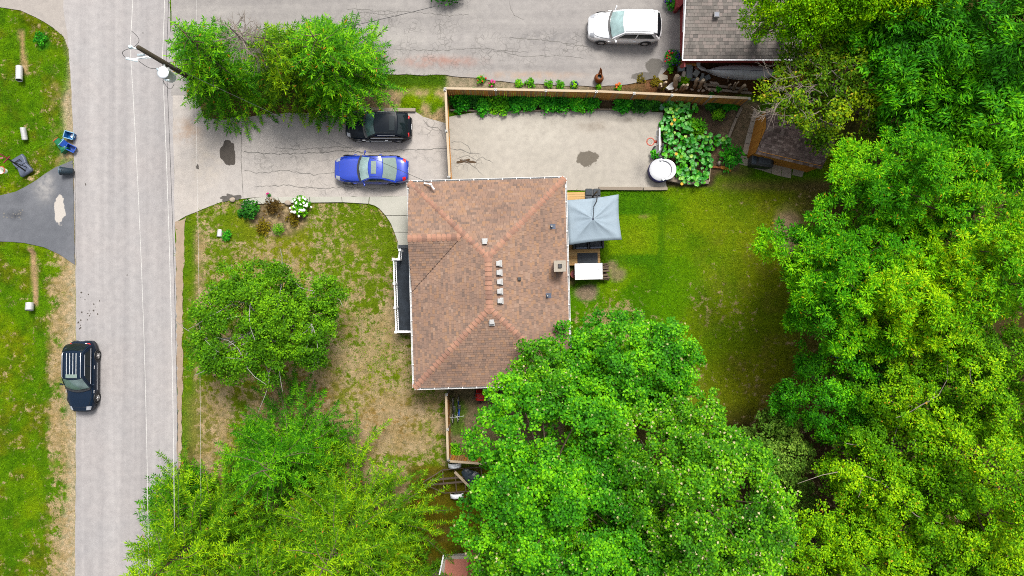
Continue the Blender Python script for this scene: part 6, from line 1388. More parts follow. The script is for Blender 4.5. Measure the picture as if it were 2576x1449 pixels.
for i in range(19):
    a = R(-78+i*9.2); wv = 0.23*math.sin(math.pi*min(1, max(0, (i+1.2)/20)))+0.03; r1 = 0.58; r2 = r1+wv; ring.append([(r1*math.cos(a)+.12, r1*math.sin(a), 0.78), (r2*math.cos(a)+.12, r2*math.sin(a), 0.80), (r2*math.cos(a)+.12, r2*math.sin(a), 0.66), (r1*math.cos(a)+.12, r1*math.sin(a), 0.70)])
m.loft(ring); m.build('curved_rail', M['offwhite'], tb, True)
for a_, sg in ((-80, -1), (90, 1)):
    a = R(a_); cx_, cy_ = 0.62*math.cos(a)+.1, 0.62*math.sin(a); m = MB(); m.tube([(cx_, cy_, .76), (cx_-0.1, cy_+0.08*sg, .78), (cx_-.17, cy_+.02*sg, .78), (cx_-0.1, cy_-.05*sg, .78)], 0.045, 8); m.build('rail_scroll', M['offwhite'], tb, True)
hr = thing('hose_reel', 'small green hose reel at the end of the fence border', 'hose reel', at(1657+6, 271, 0)); m = MB(); m.tube([(0.16*math.cos(a)*q, 0.16*math.sin(a)*q, 0.2+0.02*k) for k, q in ((0, 1), (1, .92), (2, .85)) for a in [2*math.pi*i/14 for i in range(14)]], 0.016, 5); m.build('hose', M['green'], hr, True); m = MB(); m.lathe([(0.2, 0), (0.2, .03), (.06, .05), (.06, .24), (.2, .26)], (0, 0, 0), 16); m.build('reel', M['green'], hr)
m = MB(); m.blob((0, 0, 0.22), (0.2, 0.34, 0.44), 8); o = m.build('garden_stone', M['stone'], None, True); o.location = at(1706+0, 0, 0) if False else at(1706, 0, 0); o.location = at(1706-0, 0, 0); o.location = at(1788+18, 412, 0); tag(o, 'pale upright stone beside the young tree', 'stone')
# ------------------------------------------------------------------ shed, grill, slabs
SH_A = R(-13.2); sc0 = Vector((17.62, 9.33, 0)); shed = thing('garden_shed', 'small cedar shed with dark shingles behind the garden', 'shed', (sc0.x, sc0.y, 0), SH_A)
hw, hd, he, hrg = 2.0, 1.3, 2.1, 2.9
for nm, c_, d_ in (('w', (-hw, 0), (0.06, 2*hd)), ('e', (hw, 0), (0.06, 2*hd)), ('n', (0, hd), (2*hw-.08, 0.06)), ('s', (0, -hd), (2*hw-.08, 0.06))):
    m = MB(); m.box((c_[0], c_[1], he/2), (d_[0]*0.6 if d_[0] < .1 else d_[0], d_[1]*0.6 if d_[1] < .1 else d_[1], he)); m.build('wall', M['orangewood'], shed)
bmesh_ = None
for side, L_w in (('w', 2*hd), ('s', 2*hw)):
    nb = int(L_w/0.13)
    for i in range(nb):
        if bmesh_ is None: m = MB(); m.box((0, 0, he/2-.08), (0.122, 0.02, he-.16)); o = m.build('wall_board', M['orangewood'], shed); bmesh_ = o.data
        else: o = obj_me('wall_board', bmesh_, M['orangewood'], shed)
        u = -L_w/2+(i+.5)*L_w/nb
        if side == 'w': o.location = (-hw-0.045, u, 0); o.rotation_euler = (0, 0, R(90))
        else: o.location = (u, -hd-0.045, 0)
m = MB(); m.add([(-hw, -hd, he), (-hw, hd, he), (-hw, 0, hrg-.05)], [(0, 1, 2)]); m.add([(hw, -hd, he), (hw, hd, he), (hw, 0, hrg-.05)], [(0, 2, 1)]); m.build('gable', M['orangewood'], shed)
ov = 0.15; zl = he-0.06-ov*(hrg-he)/hd
S1 = [(-hw-.12, -hd-ov, zl), (hw+.12, -hd-ov, zl), (hw+.12, 0, hrg), (-hw-.12, 0, hrg)]; S2 = [(hw+.12, hd+ov, zl), (-hw-.12, hd+ov, zl), (-hw-.12, 0, hrg), (hw+.12, 0, hrg)]
rf = poly_obj('roof', [S1, S2], M['roofdeck'], shed); q = rf.modifiers.new('thick', 'SOLIDIFY'); q.thickness = 0.05; q.offset = -1
lay_shingles([([lift(p) for p in S1], S1[0], S1[1], S1[3]), ([lift(p) for p in S2], S2[0], S2[1], S2[3])], 0.15, 0.22, rf, 'shingle', M['ds_obj'], M['ds_isl'], lambda p: p.y*1.0+abs(p.x)*0.1)
cap_line((-hw-.1, 0, hrg+.01), (hw+.1, 0, hrg+.01), rf, M['cap'] if False else M['ds_obj'], 0.3, 0.22)
sl = thing('paving_slabs', None, None); sl['kind'] = 'structure'
def slab4(pts, h, nm='paving_slab'): m = MB(); m.prism([gp(*p) for p in pts], -0.04, h); m.build(nm, M['slab'], sl, bevel=0.01)
wL = [(1896, 276), (1888, 305), (1880, 334), (1873, 361), (1866, 388)]; wR = [(1916, 288), (1909, 312), (1902, 339), (1896, 366), (1889, 392)]
for i in range(4): slab4([wL[i], wR[i], (wR[i+1][0], wR[i+1][1]-1), (wL[i+1][0], wL[i+1][1]-1)], 0.05+0.006*i)
sT = [(1862, 391), (1891, 396), (1918, 404), (1942, 410), (1967, 418), (1992, 425)]; sB = [(1858, 412), (1886, 420), (1914, 428), (1941, 437), (1966, 444), (1990, 449)]
for i in range(5): slab4([sT[i], (sT[i+1][0]-1, sT[i+1][1]), (sB[i+1][0]-1, sB[i+1][1]), sB[i]], 0.045+0.006*(i % 3))
slab4([(1996, 424), (2022, 431), (2017, 446), (1992, 440)], 0.07); slab4([(1866+22, 389.5), (1893, 393), (1899, 398), (1893, 396)], 0.03)
gr = thing('barbecue_grill', 'black covered barbecue grill at the corner of the shed', 'grill', at(1911, 409, 0.4)*1, R(-8)); gr.location.z = 0
m = MB(); m.loft([[(x_*k, y_*k, z_) for x_, y_ in ((-.72, -.28), (-.62, -.36), (.6, -.36), (.72, -.26), (.72, .26), (.6, .34), (-.62, .34), (-.72, .26))] for k, z_ in ((0.9, 0.02), (1.0, .5), (1.02, .92), (0.92, 1.02))]); m.build('grill_cover', M['black'], gr, False, 0.03)
m = MB(); m.loft([[(x_*k+.12, y_*k, z_) for x_, y_ in ((-.4, -.24), (.4, -.24), (.44, .0), (.4, .24), (-.4, .24), (-.44, 0))] for k, z_ in ((1, 1.0), (0.96, 1.1), (0.8, 1.17))]); m.build('hood', M['char'], gr, False, 0.03); m = MB(); m.box((-.56, 0, 1.04), (0.3, 0.56, 0.05)); m.build('side_shelf', M['bin'], gr, bevel=0.02)
# ------------------------------------------------------------------ neighbour's red cabin
nh = thing('red_cabin', 'red trimmed cabin with grey shingle roof at the top edge', 'house', at(1860, 60, 0), 0); o0 = at(1860, 60, 0); nz, nr = 2.5, 3.6
c_sw, c_nw = at(1718, 148, nz)-o0, at(1732, -150, nz)-o0; xe = at(2040, 148, nz).x-o0.x; yr = at(1730, -70, nr).y-o0.y
A = [(c_sw.x, c_sw.y, nz), (xe, c_sw.y, nz), (xe, yr, nr), (c_sw.x, yr, nr)]; Bq = [(xe, 2*yr-c_sw.y, nz), (c_sw.x, 2*yr-c_sw.y, nz), (c_sw.x, yr, nr), (xe, yr, nr)]
rf = poly_obj('roof', [A, Bq], M['roofdeck'], nh); q = rf.modifiers.new('thick', 'SOLIDIFY'); q.thickness = 0.05; q.offset = -1
lay_shingles([([lift(p) for p in A], A[0], A[1], A[3]), ([lift(p) for p in Bq], Bq[0], Bq[1], Bq[3])], 0.205, 0.27, rf, 'shingle', M['gs_obj'], M['gs_isl'], lambda p: p.y*1.0+max(0, p.x-2)*3)
wy = c_sw.y+0.55
m = MB(); m.box(((c_sw.x+xe)/2+.2, wy+.05, nz/2), (xe-c_sw.x-.5, 0.1, nz-.1)); m.build('wall', M['redpaint'], nh); m = MB(); m.box((c_sw.x+.45, (wy+2*yr-c_sw.y)/2, nz/2), (0.1, 2*yr-2*c_sw.y-1, nz-.1)); m.build('wall', M['redpaint'], nh)
m = MB(); m.box(((c_sw.x+xe)/2, c_sw.y-0.02, nz-.29), (xe-c_sw.x, 0.04, 0.54)); m.build('fascia', M['redpaint'], nh); m = MB(); m.box(((c_sw.x+xe)/2, c_sw.y+.3, nz-.2), (xe-c_sw.x, 0.56, 0.02)); m.build('soffit', M['redpaint'], nh)
m = MB(); m.bar((c_sw.x-.04, c_sw.y-0.07, nz-.0), (xe, c_sw.y-0.07, nz-.0), 0.07, 0.05); m.build('gutter', M['white'], nh)
m = MB(); m.bar((c_sw.x-0.02, c_sw.y, nz-.06), (c_sw.x-0.02, yr, nr-.06), 0.05, 0.16); m.build('barge_board', M['white'], nh)
for x, y in ((1700, 18), (1697, 152)):
    p = at(x, y, 0)-o0; 
m = MB(); m.prism([tuple((at(*q, 0)-o0)[:2]) for q in ((1692, 12), (1716, -14), (1726, -10), (1726, 4), (1700, 34), (1693, 34))], 0.0, 1.0); m.build('porch_side', M['redpaint'], nh)
m = MB(); m.prism([tuple((at(*q, 0)-o0)[:2]) for q in ((1709, 44), (1726, 44), (1726, 158), (1709, 158))], 0, 0.12); m.build('doorstep', M['slab'], nh, bevel=.01); m = MB(); m.prism([tuple((at(*q, 0)-o0)[:2]) for q in ((1717, 46), (1730, 46), (1730, 90), (1716, 90))], 0.12, 0.3); m.build('red_step', M['redmat'], nh, bevel=.01)
m = MB(); m.prism([tuple((at(*q, 0)-o0)[:2]) for q in ((1718, 118), (1728, 110), (1728, 148), (1717, 148))], 0.124, 0.14); m.build('door_mat', M['char'], nh)
m = MB(); m.add([tuple((at(x, y, z)-o0)) for x, y, z in ((1711, 168, 1.2), (1724, 150, 2.3), (1724, 168, 2.3), (1716, 172, 1.2))], [(0, 1, 2, 3)]); q = m.build('corner_brace', M['redpaint'], nh).modifiers.new('t', 'SOLIDIFY'); q.thickness = 0.05
for zq, xq in ((1.0, 0), (0.6, 0)):
    m = MB(); a, b = at(1723, -10, 1.9)-o0, at(1720, 78, 1.9)-o0; m.bar(Vector((a.x, a.y, 1.1+zq)), Vector((b.x, b.y, 1.1+zq)), 0.05, 0.06); m.build('porch_rail', M['white'], nh)
m = MB(); p = at(1802, 38, 3.2)-o0; m.box((p.x, p.y, 3.25), (0.34, 0.34, 0.12)); sv_ = m.build('skylight', M['black'], nh); m = MB(); m.box((p.x, p.y, 3.315), (0.24, 0.24, 0.02)); m.build('pane', M['slate'], sv_)
def flowers(label, x, y, rx, ry, spec, h=0.55, n=26):
    t = thing('flower_planter', label, 'planter', at(x, y, 0), 0, 'flower planters by the red cabin'); m = MB(); m.lathe([(rx*.55, 0), (rx*.7, .3), (rx*.62, .3), (rx*.6, .26)], (0, 0, 0), 16); m.build('planter_pot', M['greywood'], t)
    d = fib(16, 0.0); cl = d*np.array([rx*.75, ry*.75, .35]); cl[:, 2] += .3; P, D, Nn, l_, w_ = clump_leaves(cl, np.full(16, .2), 20, .12, .08, 'leaf'); obj_me('foliage', leaf_mesh('foliage', P, D, Nn, l_, w_), M['l_bed'], t)
    for mt, cnt in spec:
        me = None; ca_ = rnd.uniform(0, 6.28)
        for i in range(cnt):
            a = ca_+rnd.gauss(0, .7); q_ = math.sqrt(rnd.uniform(.1, 1))
            if me is None: b = MB(); b.blob((0, 0, 0), (.13, .13, .08), 3, 7, 5, .25); o = b.build('blossom', M[mt], t, True); me = o.data
            else: o = obj_me('blossom', me, M[mt], t)
            o.location = (math.cos(a)*q_*rx, math.sin(a)*q_*ry, .72-.3*q_*q_)
    return t
flowers('planter of violet and red flowers left of the cabin porch', 1690, 8, .55, .62, (('petal_violet', 26), ('petal_red', 10), ('petal_white', 3))); flowers('planter of violet and red flowers at the lower cabin corner', 1688, 152, .5, .62, (('petal_violet', 22), ('petal_red', 10), ('petal_pink', 3)))
plant('yellow green coleus beside the lower flower planter', 1707, 150, 0.42, 0.5, M['l_apple'], 22, .16, .1, clumps=10, name='coleus', cat='plant'); plant('small round green plant below the lower flower planter', 1687, 176, 0.3, 0.3, M['l_bright'], 26, .09, .06, clumps=8, name='green_plant', cat='plant')
# canoe
cp_ = at(1872, 178, 0.35); cn_ = thing('canoe', 'overturned grey aluminium canoe beside the red cabin', 'canoe', (cp_.x, cp_.y, 0), R(-2)); CL, CW, CH = 4.7, 0.92, 0.48; rings = []
for i in range(25):
    s = -1+2*i/24; f = max(0.0, 1-abs(s)**2.3); wv = CW/2*f**0.85+0.012; hv = CH*(0.72+0.28*f); zb_ = 0.10*abs(s)**3
    rings.append([(s*CL/2, wv*math.cos(a), zb_*0+hv*math.sin(a)**0.8 if math.sin(a) > 1e-6 else 0.0) for a in [math.pi*j/16 for j in range(17)]])
m = MB(); m.loft(rings, closed=True); m.build('hull', M['alu'], cn_, True)
m = MB(); m.tube([(r_[8][0], 0, r_[8][2]+.004) for r_ in rings], 0.014, 5); m.build('keel', M['slate'], cn_); m = MB()
for sg in (0, 16): m.tube([(r_[sg][0], r_[sg][1], 0.02) for r_ in rings], 0.02, 5)
m.build('gunwale', M['alu'], cn_)
# rubble beside the cabin: blocks, driftwood stumps, flat stones
def block(label, x, y, w, d, h, rz, mat='block', z=0.0, name='concrete_block', cat='block', grp='rubble blocks by the cabin'):
    m = MB(); m.box((0, 0, h/2), (w, d, h)); o = m.build(name, M[mat], None, bevel=0.012); p = at(x, y, 0); o.location = (p.x, p.y, z); o.rotation_euler = (0, 0, rz); return tag(o, label, cat, grp)
block('largest bluish block lying flat in the rubble', 1732, 185, .38, .78, .3, R(-3)); block('grey block at the upper left of the rubble pile', 1712, 175, .42, .36, .3, R(5)); block('pale narrow block left of the largest one', 1718, 190, .2, .36, .32, R(-12), 'slab'); block('tilted square grey block in the middle of the rubble', 1749, 187, .36, .4, .3, R(-35))
block('dark rectangular block right of the tilted one', 1765, 194, .2, .4, .2, R(-12)); block('pale broken block at the right end of the rubble', 1778, 197, .34, .3, .22, R(25)); block('long bluish block under the stumps', 1750, 202, 1.0, .18, .18, R(-5)); block('white block behind the fern', 1708, 200, .2, .36, .2, R(0), 'slab'); block('small pale block right of the fern', 1729, 198, .24, .14, .16, R(-8), 'slab'); block('grey slab against the cabin wall', 1729, 168, .5, .16, .2, R(2)); block('orange brick slab under the cabin eave', 1752, 173, .3, .18, .12, R(-25), 'brick'); block('thin timber under the cabin eave', 1733, 164, 1.3, .14, .16, R(-1), 'fencewood')
ch = thing('broken_chair', 'pale curved plastic piece leaning near the canoe bow', 'plastic piece', at(1768, 176, 0), R(-25)); m = MB(); m.loft([[(-.45, -.1, .25), (-.45, .1, .25), (-.45, .1, .3), (-.45, -.1, .3)], [(-.1, -.2, .3), (-.1, .05, .3), (-.1, .05, .34), (-.1, -.2, .34)], [(.35, -.06, .22), (.35, .05, .22), (.35, .05, .26), (.35, -.06, .26)], [(.7, -.02, .1), (.7, .04, .1), (.7, .04, .14), (.7, -.02, .14)]]); m.build('shell', M['vent'], ch, True); m = MB(); m.bar((-.42, 0, .3), (-.6, .5, .34), 0.24, .04); m.build('leg', M['vent'], ch); m = MB(); m.tube([(-.3, 0, 0), (-.3, 0, .28)], .03, 6); m.build('prop', M['vent'], ch)
def stump(label, x0, y0, x1, y1, z1, r, mat='driftwood'):
    a, b = at(x0, y0, 0), at(x1, y1, z1); t = thing('driftwood_stump', label, 'driftwood', a, 0, 'upright driftwood stumps along the fence'); m = MB(); d = b-a
    m.tube([(0, 0, -.05), d*.35+Vector((.03, .02, 0)), d*.7+Vector((-.03, .03, 0)), d], [r*1.15, r, r*.92, r*.85], 9); m.build('trunk_piece', M[mat], t, True); m = MB(); n_ = d.normalized(); m.tube([d-n_*.01, d+n_*.012], r*.8, 9); m.build('cut_end', M['railwood'], t)
    if r > .1: m = MB(); m.tube([d*.6, d*.75+Vector((r*1.6, -.02, .1))], [r*.4, r*.25], 6); m.build('knot', M[mat], t)
    return t
stump('thickest driftwood stump at the left of the rubble', 1695, 224, 1704, 190, 1.1, .17); stump('driftwood stump behind the fern leaning right', 1746, 221, 1755, 198, 1.0, .12); stump('driftwood stump with a pale cut top, right of its twin', 1756, 222, 1770, 201, 1.1, .13); stump('slanting pale log against the fence top', 1714, 229, 1730, 213, 1.0, .1); stump('bare short log lying near the fence rail', 1709, 229, 1720, 213, .8, .08)
stump('thin forked driftwood, left prong', 1842, 230, 1850, 208, 1.1, .06); stump('thin forked driftwood, right prong', 1843, 229, 1858, 206, 1.3, .06); stump('stout short log right of the forked driftwood', 1858, 232, 1874, 214, 1.1, .11); stump('twisted little stump left of the forked driftwood', 1830, 222, 1838, 212, .5, .07); stump('small stick standing by the canoe', 1830, 208, 1833, 194, .9, .05)
stump('pair of white tipped logs, left one', 1657, 222, 1663, 211, .7, .09); stump('pair of white tipped logs, right one', 1664, 221, 1676, 206, .8, .09); stump('small white tipped log beside the pair', 1660, 224, 1664, 217, .5, .07)
def flat(label, pts, h, mat='slab', name='flat_stone', z=0.0, grp='flat stones in the rubble'):
    c_ = at(sum(p[0] for p in pts)/len(pts), sum(p[1] for p in pts)/len(pts), 0); m = MB(); m.prism([tuple((at(*p, 0)-c_)[:2]) for p in pts], 0, h); o = m.build(name, M[mat], None, bevel=.012); o.location = (c_.x, c_.y, z); return tag(o, label, 'stone', grp)
flat('leaf shaped pale flat stone below the canoe', [(1784, 205), (1790, 217), (1799, 220), (1809, 215), (1808, 211), (1802, 206), (1794, 206)], .06); flat('white triangular slab beside the thickest stump', [(1672, 224), (1689, 209), (1693, 213), (1692, 228), (1680, 230)], .3, 'vent'); flat('grey flagstone at the edge of the stained pavement', [(1655, 194), (1662, 187), (1678, 190), (1680, 200), (1660, 204)], .08)
timber('upper old plank lying in the rubble soil', (1770, 213), (1880, 226), .16, .12, mat='greywood', name='old_plank', group='old planks in the rubble', cat='plank'); timber('lower old plank lying in the rubble soil', (1775, 224), (1890, 235), .16, .1, mat='greywood', name='old_plank', group='old planks in the rubble', cat='plank')
r_ = random.Random(21)
for i, (x, y) in enumerate([(1762, 223), (1768, 229), (1776, 221), (1784, 226), (1757, 229), (1790, 231), (1772, 217), (1700, 226), (1690, 231), (1726, 221), (1800, 228), (1812, 231), (1740, 226)]):
    m = MB(); s = r_.uniform(.14, .3); m.blob((0, 0, s*.3), (s, s*r_.uniform(.7, 1.2), s*.7), i, 9, 6, .2); o = m.build('field_stone', M['stone'], None, True); p = at(x, y, 0); o.location = (p.x, p.y, 0); tag(o, 'small pale field stone at the fence foot in the rubble', 'stone', 'field stones at the fence foot')
plant('lime green fern in the rubble beside the cabin', 1722, 205, .34, .4, M['l_lime'], 14, .2, .07, style='tuft', clumps=9, name='fern', cat='plant'); plant('small green weed by the flat stones along the fence', 1806, 226, .26, .25, M['l_bed'], 14, .1, .06, clumps=6, name='weed', cat='plant'); plant('dark weed beside the thickest stump', 1705, 216, .22, .25, M['l_dark'], 14, .1, .06, clumps=6, name='weed', cat='plant')
r_ = random.Random(2)
for i in range(5): plant('reddish brown creeper on the stained pavement edge', 1628+r_.uniform(-20, 40), 206+r_.uniform(-8, 10), .34, .14, M['l_olive'], 16, .1, .06, clumps=7, name='creeper', cat='plant', group='reddish creepers by the rubble', stem=False)
# clay stove
cv = thing('clay_chiminea', 'broken rust coloured clay chiminea on the shared driveway', 'chiminea', at(1505, 201, 0)); m = MB(); m.lathe([(.14, 0), (.26, .12), (.31, .36), (.24, .6), (.16, .72)], (0, 0, 0), 22, True, False); o = m.build('pot_belly', M['rust'], cv, True); q = o.modifiers.new('wall', 'SOLIDIFY'); q.thickness = .03
m = MB(); m.add([(-.1, .14, .72), (.05, .2, .74), (.16, .08, .72), (.1, .32, 1.02), (0, .44, 1.15)], [(0, 1, 4), (1, 2, 3), (1, 3, 4)]); q = m.build('broken_neck', M['rust'], cv).modifiers.new('wall', 'SOLIDIFY'); q.thickness = .03; m = MB(); m.lathe([(.2, .5), (.001, .5)], (0, 0, 0), 18, False, False); m.build('inner_disc', M['black'], cv); m = MB(); m.box((.1, -.36, .05), (.1, .3, .1), R(20)); m.build('foot', M['rust'], cv)  # black disc spans the inside of the pot below its mouth
# ------------------------------------------------------------------ front bed stones
for i, (x, y, s, lb) in enumerate(((725, 511, .42, 'round pale stone beside the hydrangea'), (628-12, 519, .5, 'flat pinkish stone at the left end of the front bed'), (586, 503, .4, 'half buried brown stone at the driveway corner'), (681, 500, .3, 'small stone at the edge of the walk by the spiky shrub'))):
    m = MB(); m.blob((0, 0, s*.22), (s, s*.85, s*.5), 40+i, 11, 7, .1); o = m.build('bed_stone', M['stone'], None, True); p = at(x, y, 0); o.location = (p.x, p.y, 0); tag(o, lb, 'stone', 'stones around the front bed')
plant('single pink flower on the walk edge', 678, 492, .14, .4, M['l_bed'], 8, .1, .05, clumps=4, name='pink_flower', cat='flower', flowers=('petal_pink', 3, .06))
# ------------------------------------------------------------------ side yard: bicycles, red trailer, planks, bricks
def bicycle(label, x, y, rz, lean, frame):
    t = thing('bicycle', label, 'bicycle', at(x, y, 0), 0, 'bicycles against the side fence'); t.rotation_euler = (lean, 0, rz); w0, w1, r0 = (-.52, 0, .34), (.52, 0, .34), .34
    for c_ in (w0, w1):
        m = MB(); m.tube([(c_[0]+r0*math.cos(a), 0, c_[2]+r0*math.sin(a)) for a in [2*math.pi*i/26 for i in range(26)]], .024, 6, True); wh = m.build('wheel', M['rubber'], t, True); m = MB(); m.tube([(c_[0]+(r0-.03)*math.cos(a), 0, c_[2]+(r0-.03)*math.sin(a)) for a in [2*math.pi*i/26 for i in range(26)]], .013, 5, True)
        m.build('rim', M['alloy'], wh)
        m = MB()
        for i in range(8): a = math.pi*i/8; m.bar((c_[0]-.3*math.cos(a), 0, c_[2]-.3*math.sin(a)), (c_[0]+.3*math.cos(a), 0, c_[2]+.3*math.sin(a)), .005, .005)
        m.build('spokes', M['alloy'], wh)
    m = MB(); bb_, st, hd_ = (-.08, 0, .3), (-.22, 0, .82), (.36, 0, .86)
    for a, b in ((bb_, st), (st, hd_), (bb_, (.38, 0, .74)), (w0, bb_), (w0, (-.2, 0, .74)), (hd_, w1)): m.tube([a, b], .022, 6)
    m.build('frame', M[frame], t); m = MB(); m.box((-.24, 0, .92), (.26, .15, .06)); m.build('saddle', M['black'], t, bevel=.02); m = MB(); m.tube([(.3, -.3, 1.0), (.36, -.12, 1.0), (.36, .12, 1.0), (.3, .3, 1.0)], .017, 6); m.tube([(.36, 0, .86), (.36, 0, 1.0)], .018, 6); m.build('handlebar', M['steel'], t); m = MB(); m.lathe([(.1, -.01), (.1, .01)], (0, 0, 0), 14); m.v = [(q[0]-.08, q[2]+.05, q[1]+.3) for q in m.v]; m.build('chainring', M['steel'], t); m = MB(); m.bar((-.08, .1, .3), (.06, .1, .2), .03, .02); m.box((.08, .14, .19), (.09, .1, .025)); m.build('pedal', M['black'], t)
    return t
bicycle('black bicycle leaning closest to the side fence', 1137, 1030, R(-91), R(-14), 'black'); bicycle('blue framed bicycle beside the black one', 1151, 1027, R(-92), R(-12), 'blue')
jt = thing('bike_trailer', 'bright red child bicycle trailer by the house wall', 'bike trailer', at(1210, 992, 0), R(-10)); m = MB(); m.loft([[(x_, w_*y_, z_) for y_, z_ in ((-.3, .25), (-.32, .55), (-.22, h_), (.22, h_), (.32, .55), (.3, .25))] for x_, w_, h_ in ((-.3, 1, .8), (-.05, 1.05, .92), (.2, .95, .85), (.36, .8, .5))]); m.v = [tuple(Matrix.Rotation(R(100), 4, 'Z') @ Vector(q)) for q in m.v]; m.build('canopy', M['red'], jt, False, .03)
m = MB()
for yq in (-.12, .16): m.bar((-.33, yq, .9), (.33, yq, .9), .03, .02)
m.build('canopy_strap', M['black'], jt)
for sx_ in (-1, 1): m = MB(); m.tube([(sx_*.4, .08+.24*math.cos(a), .25+.24*math.sin(a)) for a in [2*math.pi*i/20 for i in range(20)]], .025, 6, True); m.build('wheel', M['rubber'], jt, True)
m = MB(); m.tube([(0, -.45+.14*math.cos(a), .15+.14*math.sin(a)) for a in [2*math.pi*i/16 for i in range(16)]], .025, 6, True); m.build('front_wheel', M['rubber'], jt, True); m = MB(); m.tube([(-.25, -.25, .3), (0, -.5, .3), (.25, -.25, .3)], .02, 6); m.tube([(-.4, -.2, .5), (-.5, -.32, .55)], .03, 6); m.build('tow_frame', M['black'], jt)
m = MB(); m.blob((0, 0, .2), (.5, .8, .42), 6, 12, 8, .2); o = m.build('crumpled_sheet', M['vent'], None, False); p = at(1231, 989, 0); o.location = (p.x, p.y, 0); tag(o, 'crumpled pale plastic sheet right of the red trailer', 'plastic sheet')
for i, (a, b, lb) in enumerate((((1240, 972), (1240.5, 1000), 'longer pale plank leaning by the house wall'), ((1248, 968), (1249, 990), 'shorter pale plank right of the longer one'), ((1244.5, 972), (1245, 993), 'white board between the two planks'))): timber(lb, a, b, .15 if i < 2 else .2, .04, .05+.05*(1-i*.5), 'deckwood' if i < 2 else 'offwhite', 'loose_plank', 'loose planks by the house wall', 'plank')
for i in range(6): block('reddish brick on the ground at the tip of the pale maple', 1236+(i % 3)*6, 1029+(i//3)*4, .2, .1, .07, R(5*i-10), 'brick', 0, 'loose_brick', 'brick', 'loose bricks in the side yard')
# ------------------------------------------------------------------ utility trailer
tc_ = at(1158, 1208, .5); tl = thing('utility_trailer', 'bare rusty frame of a two wheeled trailer behind the short fence', 'trailer', (tc_.x, tc_.y, 0), R(4)); m = MB(); z_ = .5
for a, b in (((-1.1, -.75), (1.4, -.75)), ((-1.1, .75), (1.4, .75)), ((1.4, -.75), (1.4, .75)), ((-1.1, -.75), (-1.1, .75)), ((.3, -.75), (.3, .75)), ((-.3, -.75), (-.3, .75)), ((-1.1, -.75), (-2.4, -.05)), ((-1.1, .75), (-2.4, .05))): m.bar((a[0], a[1], z_), (b[0], b[1], z_), .06, .06)
m.build('frame', M['rustframe'], tl); m = MB()
for yq in (-.14, .16): m.bar((-1.9, yq, z_+.05), (.35, yq+.05, z_+.05), .12, .05)
m.build('tongue_plank', M['rustframe'], tl)
for sg in (-1, 1):
    m = MB(); m.tube([(-.3+.3*math.cos(a), sg*.98, .3+.3*math.sin(a)) for a in [2*math.pi*i/20 for i in range(20)]], .09, 8, True); w_ = m.build('wheel', M['rubber'], tl, True); m = MB(); m.lathe([(.2, -.05), (.2, .05)], (0, 0, 0), 14); m.v = [(q[0]-.3, q[2]+sg*.98, q[1]+.3) for q in m.v]; m.build('hub', M['steel'], w_)
    m = MB(); pr = [(-.3+.42*math.cos(R(a)), .32+.42*math.sin(R(a))) for a in range(0, 181, 20)]; m.grid([[(x_, sg*.98-.14, zz) for x_, zz in pr], [(x_, sg*.98+.14, zz) for x_, zz in pr]]); q = m.build('fender', M['offwhite'], tl, True).modifiers.new('t', 'SOLIDIFY'); q.thickness = .02
m = MB(); m.bar((0, 0, 0), (1.55, -1.55, .03), .16, .06); o = m.build('loose_beam', M['railwood']); p = at(1144, 1187, .58); o.location = p; tag(o, 'pale beam lying diagonally across the trailer frame', 'beam')
m = MB(); m.blob((0, 0, .12), (1.1, .9, .3), 12, 14, 8, .2); o = m.build('dark_tarp', M['bin']); p = at(1184, 1196, .55); o.location = (p.x, p.y, .53); tag(o, 'crumpled dark blue tarp on the trailer', 'tarp')
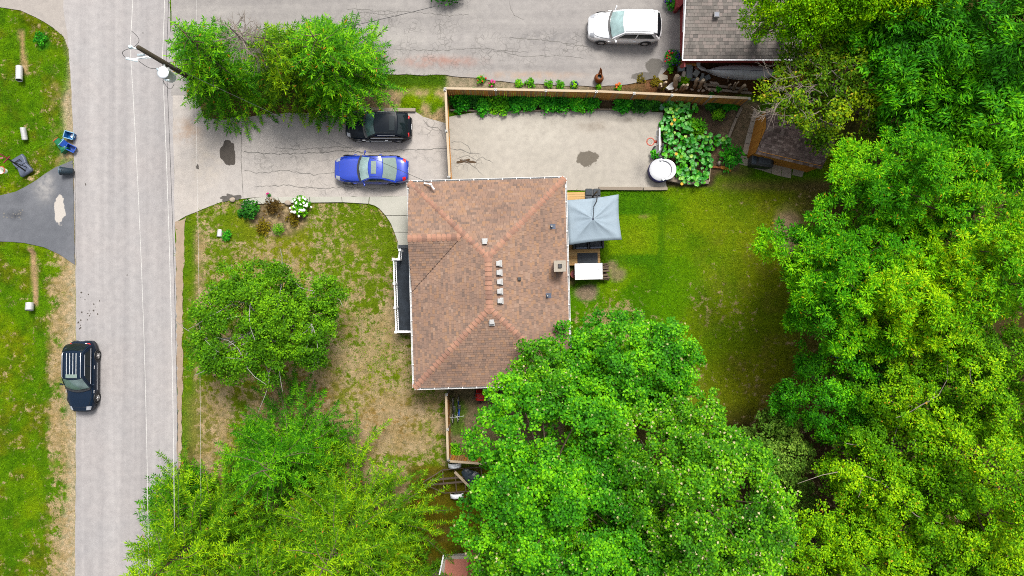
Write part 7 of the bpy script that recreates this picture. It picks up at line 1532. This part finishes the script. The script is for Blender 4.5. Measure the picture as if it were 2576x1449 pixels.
# ------------------------------------------------------------------ building at the bottom edge, wall, slats, swing
bh = thing('brown_outbuilding', 'salmon roofed outbuilding with red panels at the bottom edge', 'building', at(1165, 1460, 0)); o0 = at(1165, 1460, 0); zr_ = 0.95; Lb = lambda x, y, z: at(x, y, z)-o0
def pz(pts, z0_, z1_, nm, mt, bev=0): m = MB(); m.prism([tuple(Lb(x, y, z1_)[:2]) for x, y in pts], z0_, z1_); return m.build(nm, M[mt], bh, bevel=bev)
pz([(1114, 1408), (1206, 1402), (1212, 1530), (1104, 1530)], 0, zr_-.1, 'wall', 'siding'); pz([(1112, 1402), (1188, 1396), (1190, 1530), (1100, 1530)], zr_-.1, zr_, 'roof', 'slab'); pz([(1121, 1408), (1181, 1406), (1180, 1530), (1108, 1530)], zr_+.002, zr_+.03, 'roof_sheet', 'salmon')
m = MB(); a, b = Lb(1116, 1396, zr_+.1), Lb(1102, 1460, zr_+.1); m.tube([a, b, b+(b-a)*.8], .05, 8); m.build('white_pipe', M['offwhite'], bh)
ex_ = [(1182, 1385), (1204, 1384), (1202, 1421), (1178, 1421)]; f1 = pz(ex_, zr_-.05, zr_+.12, 'red_panel', 'redtile', .01); pz([(1178, 1423), (1202, 1423), (1200, 1470), (1175, 1470)], zr_-.05, zr_+.12, 'red_panel', 'redtile', .01)
timber('weathered grey low wall left of the outbuilding', (1058, 1441), (1106, 1437), .3, .7, mat='greywood', name='timber_wall', group=None, cat='wall')
ws = thing('slatted_panel', 'white slatted panel glimpsed between maple and elm crowns', 'panel', at(1966, 1330, 0), R(70))
for i in range(9): m = MB(); m.box((0, -.55+i*.14, 1.2+.0*i), (2.4, .11, .03)); m.build('slat', M['white'], ws)
for sx_ in (-1, 1): m = MB(); m.bar((sx_*1.0, -.5, 0), (sx_*1.0, -.5, 1.18), .08, .08); m.bar((sx_*1.0, .5, 0), (sx_*1.0, .5, 1.18), .08, .08); m.build('leg', M['white'], ws)
sw_ = thing('swing_set', 'blue and red tube of a swing set under the locust edge', 'swing set', at(2108, 874, 0)); m = MB(); a, b = Vector((.02, .45, 1.9)), Vector((.06, -.6, 1.9)); m.tube([a, b], .04, 8); m.build('top_tube', M['bluepole'], sw_); m = MB(); m.tube([a+Vector((-.09, 0, -.02)), b+Vector((-.13, 0, -.02))], .03, 6); m.build('side_tube', M['red'], sw_)
m = MB()
for e in (a, b): m.tube([e, (e.x-.5, e.y, 0)], .03, 6); m.tube([e, (e.x+.5, e.y, 0)], .03, 6)
m.build('leg_frame', M['bluepole'], sw_)
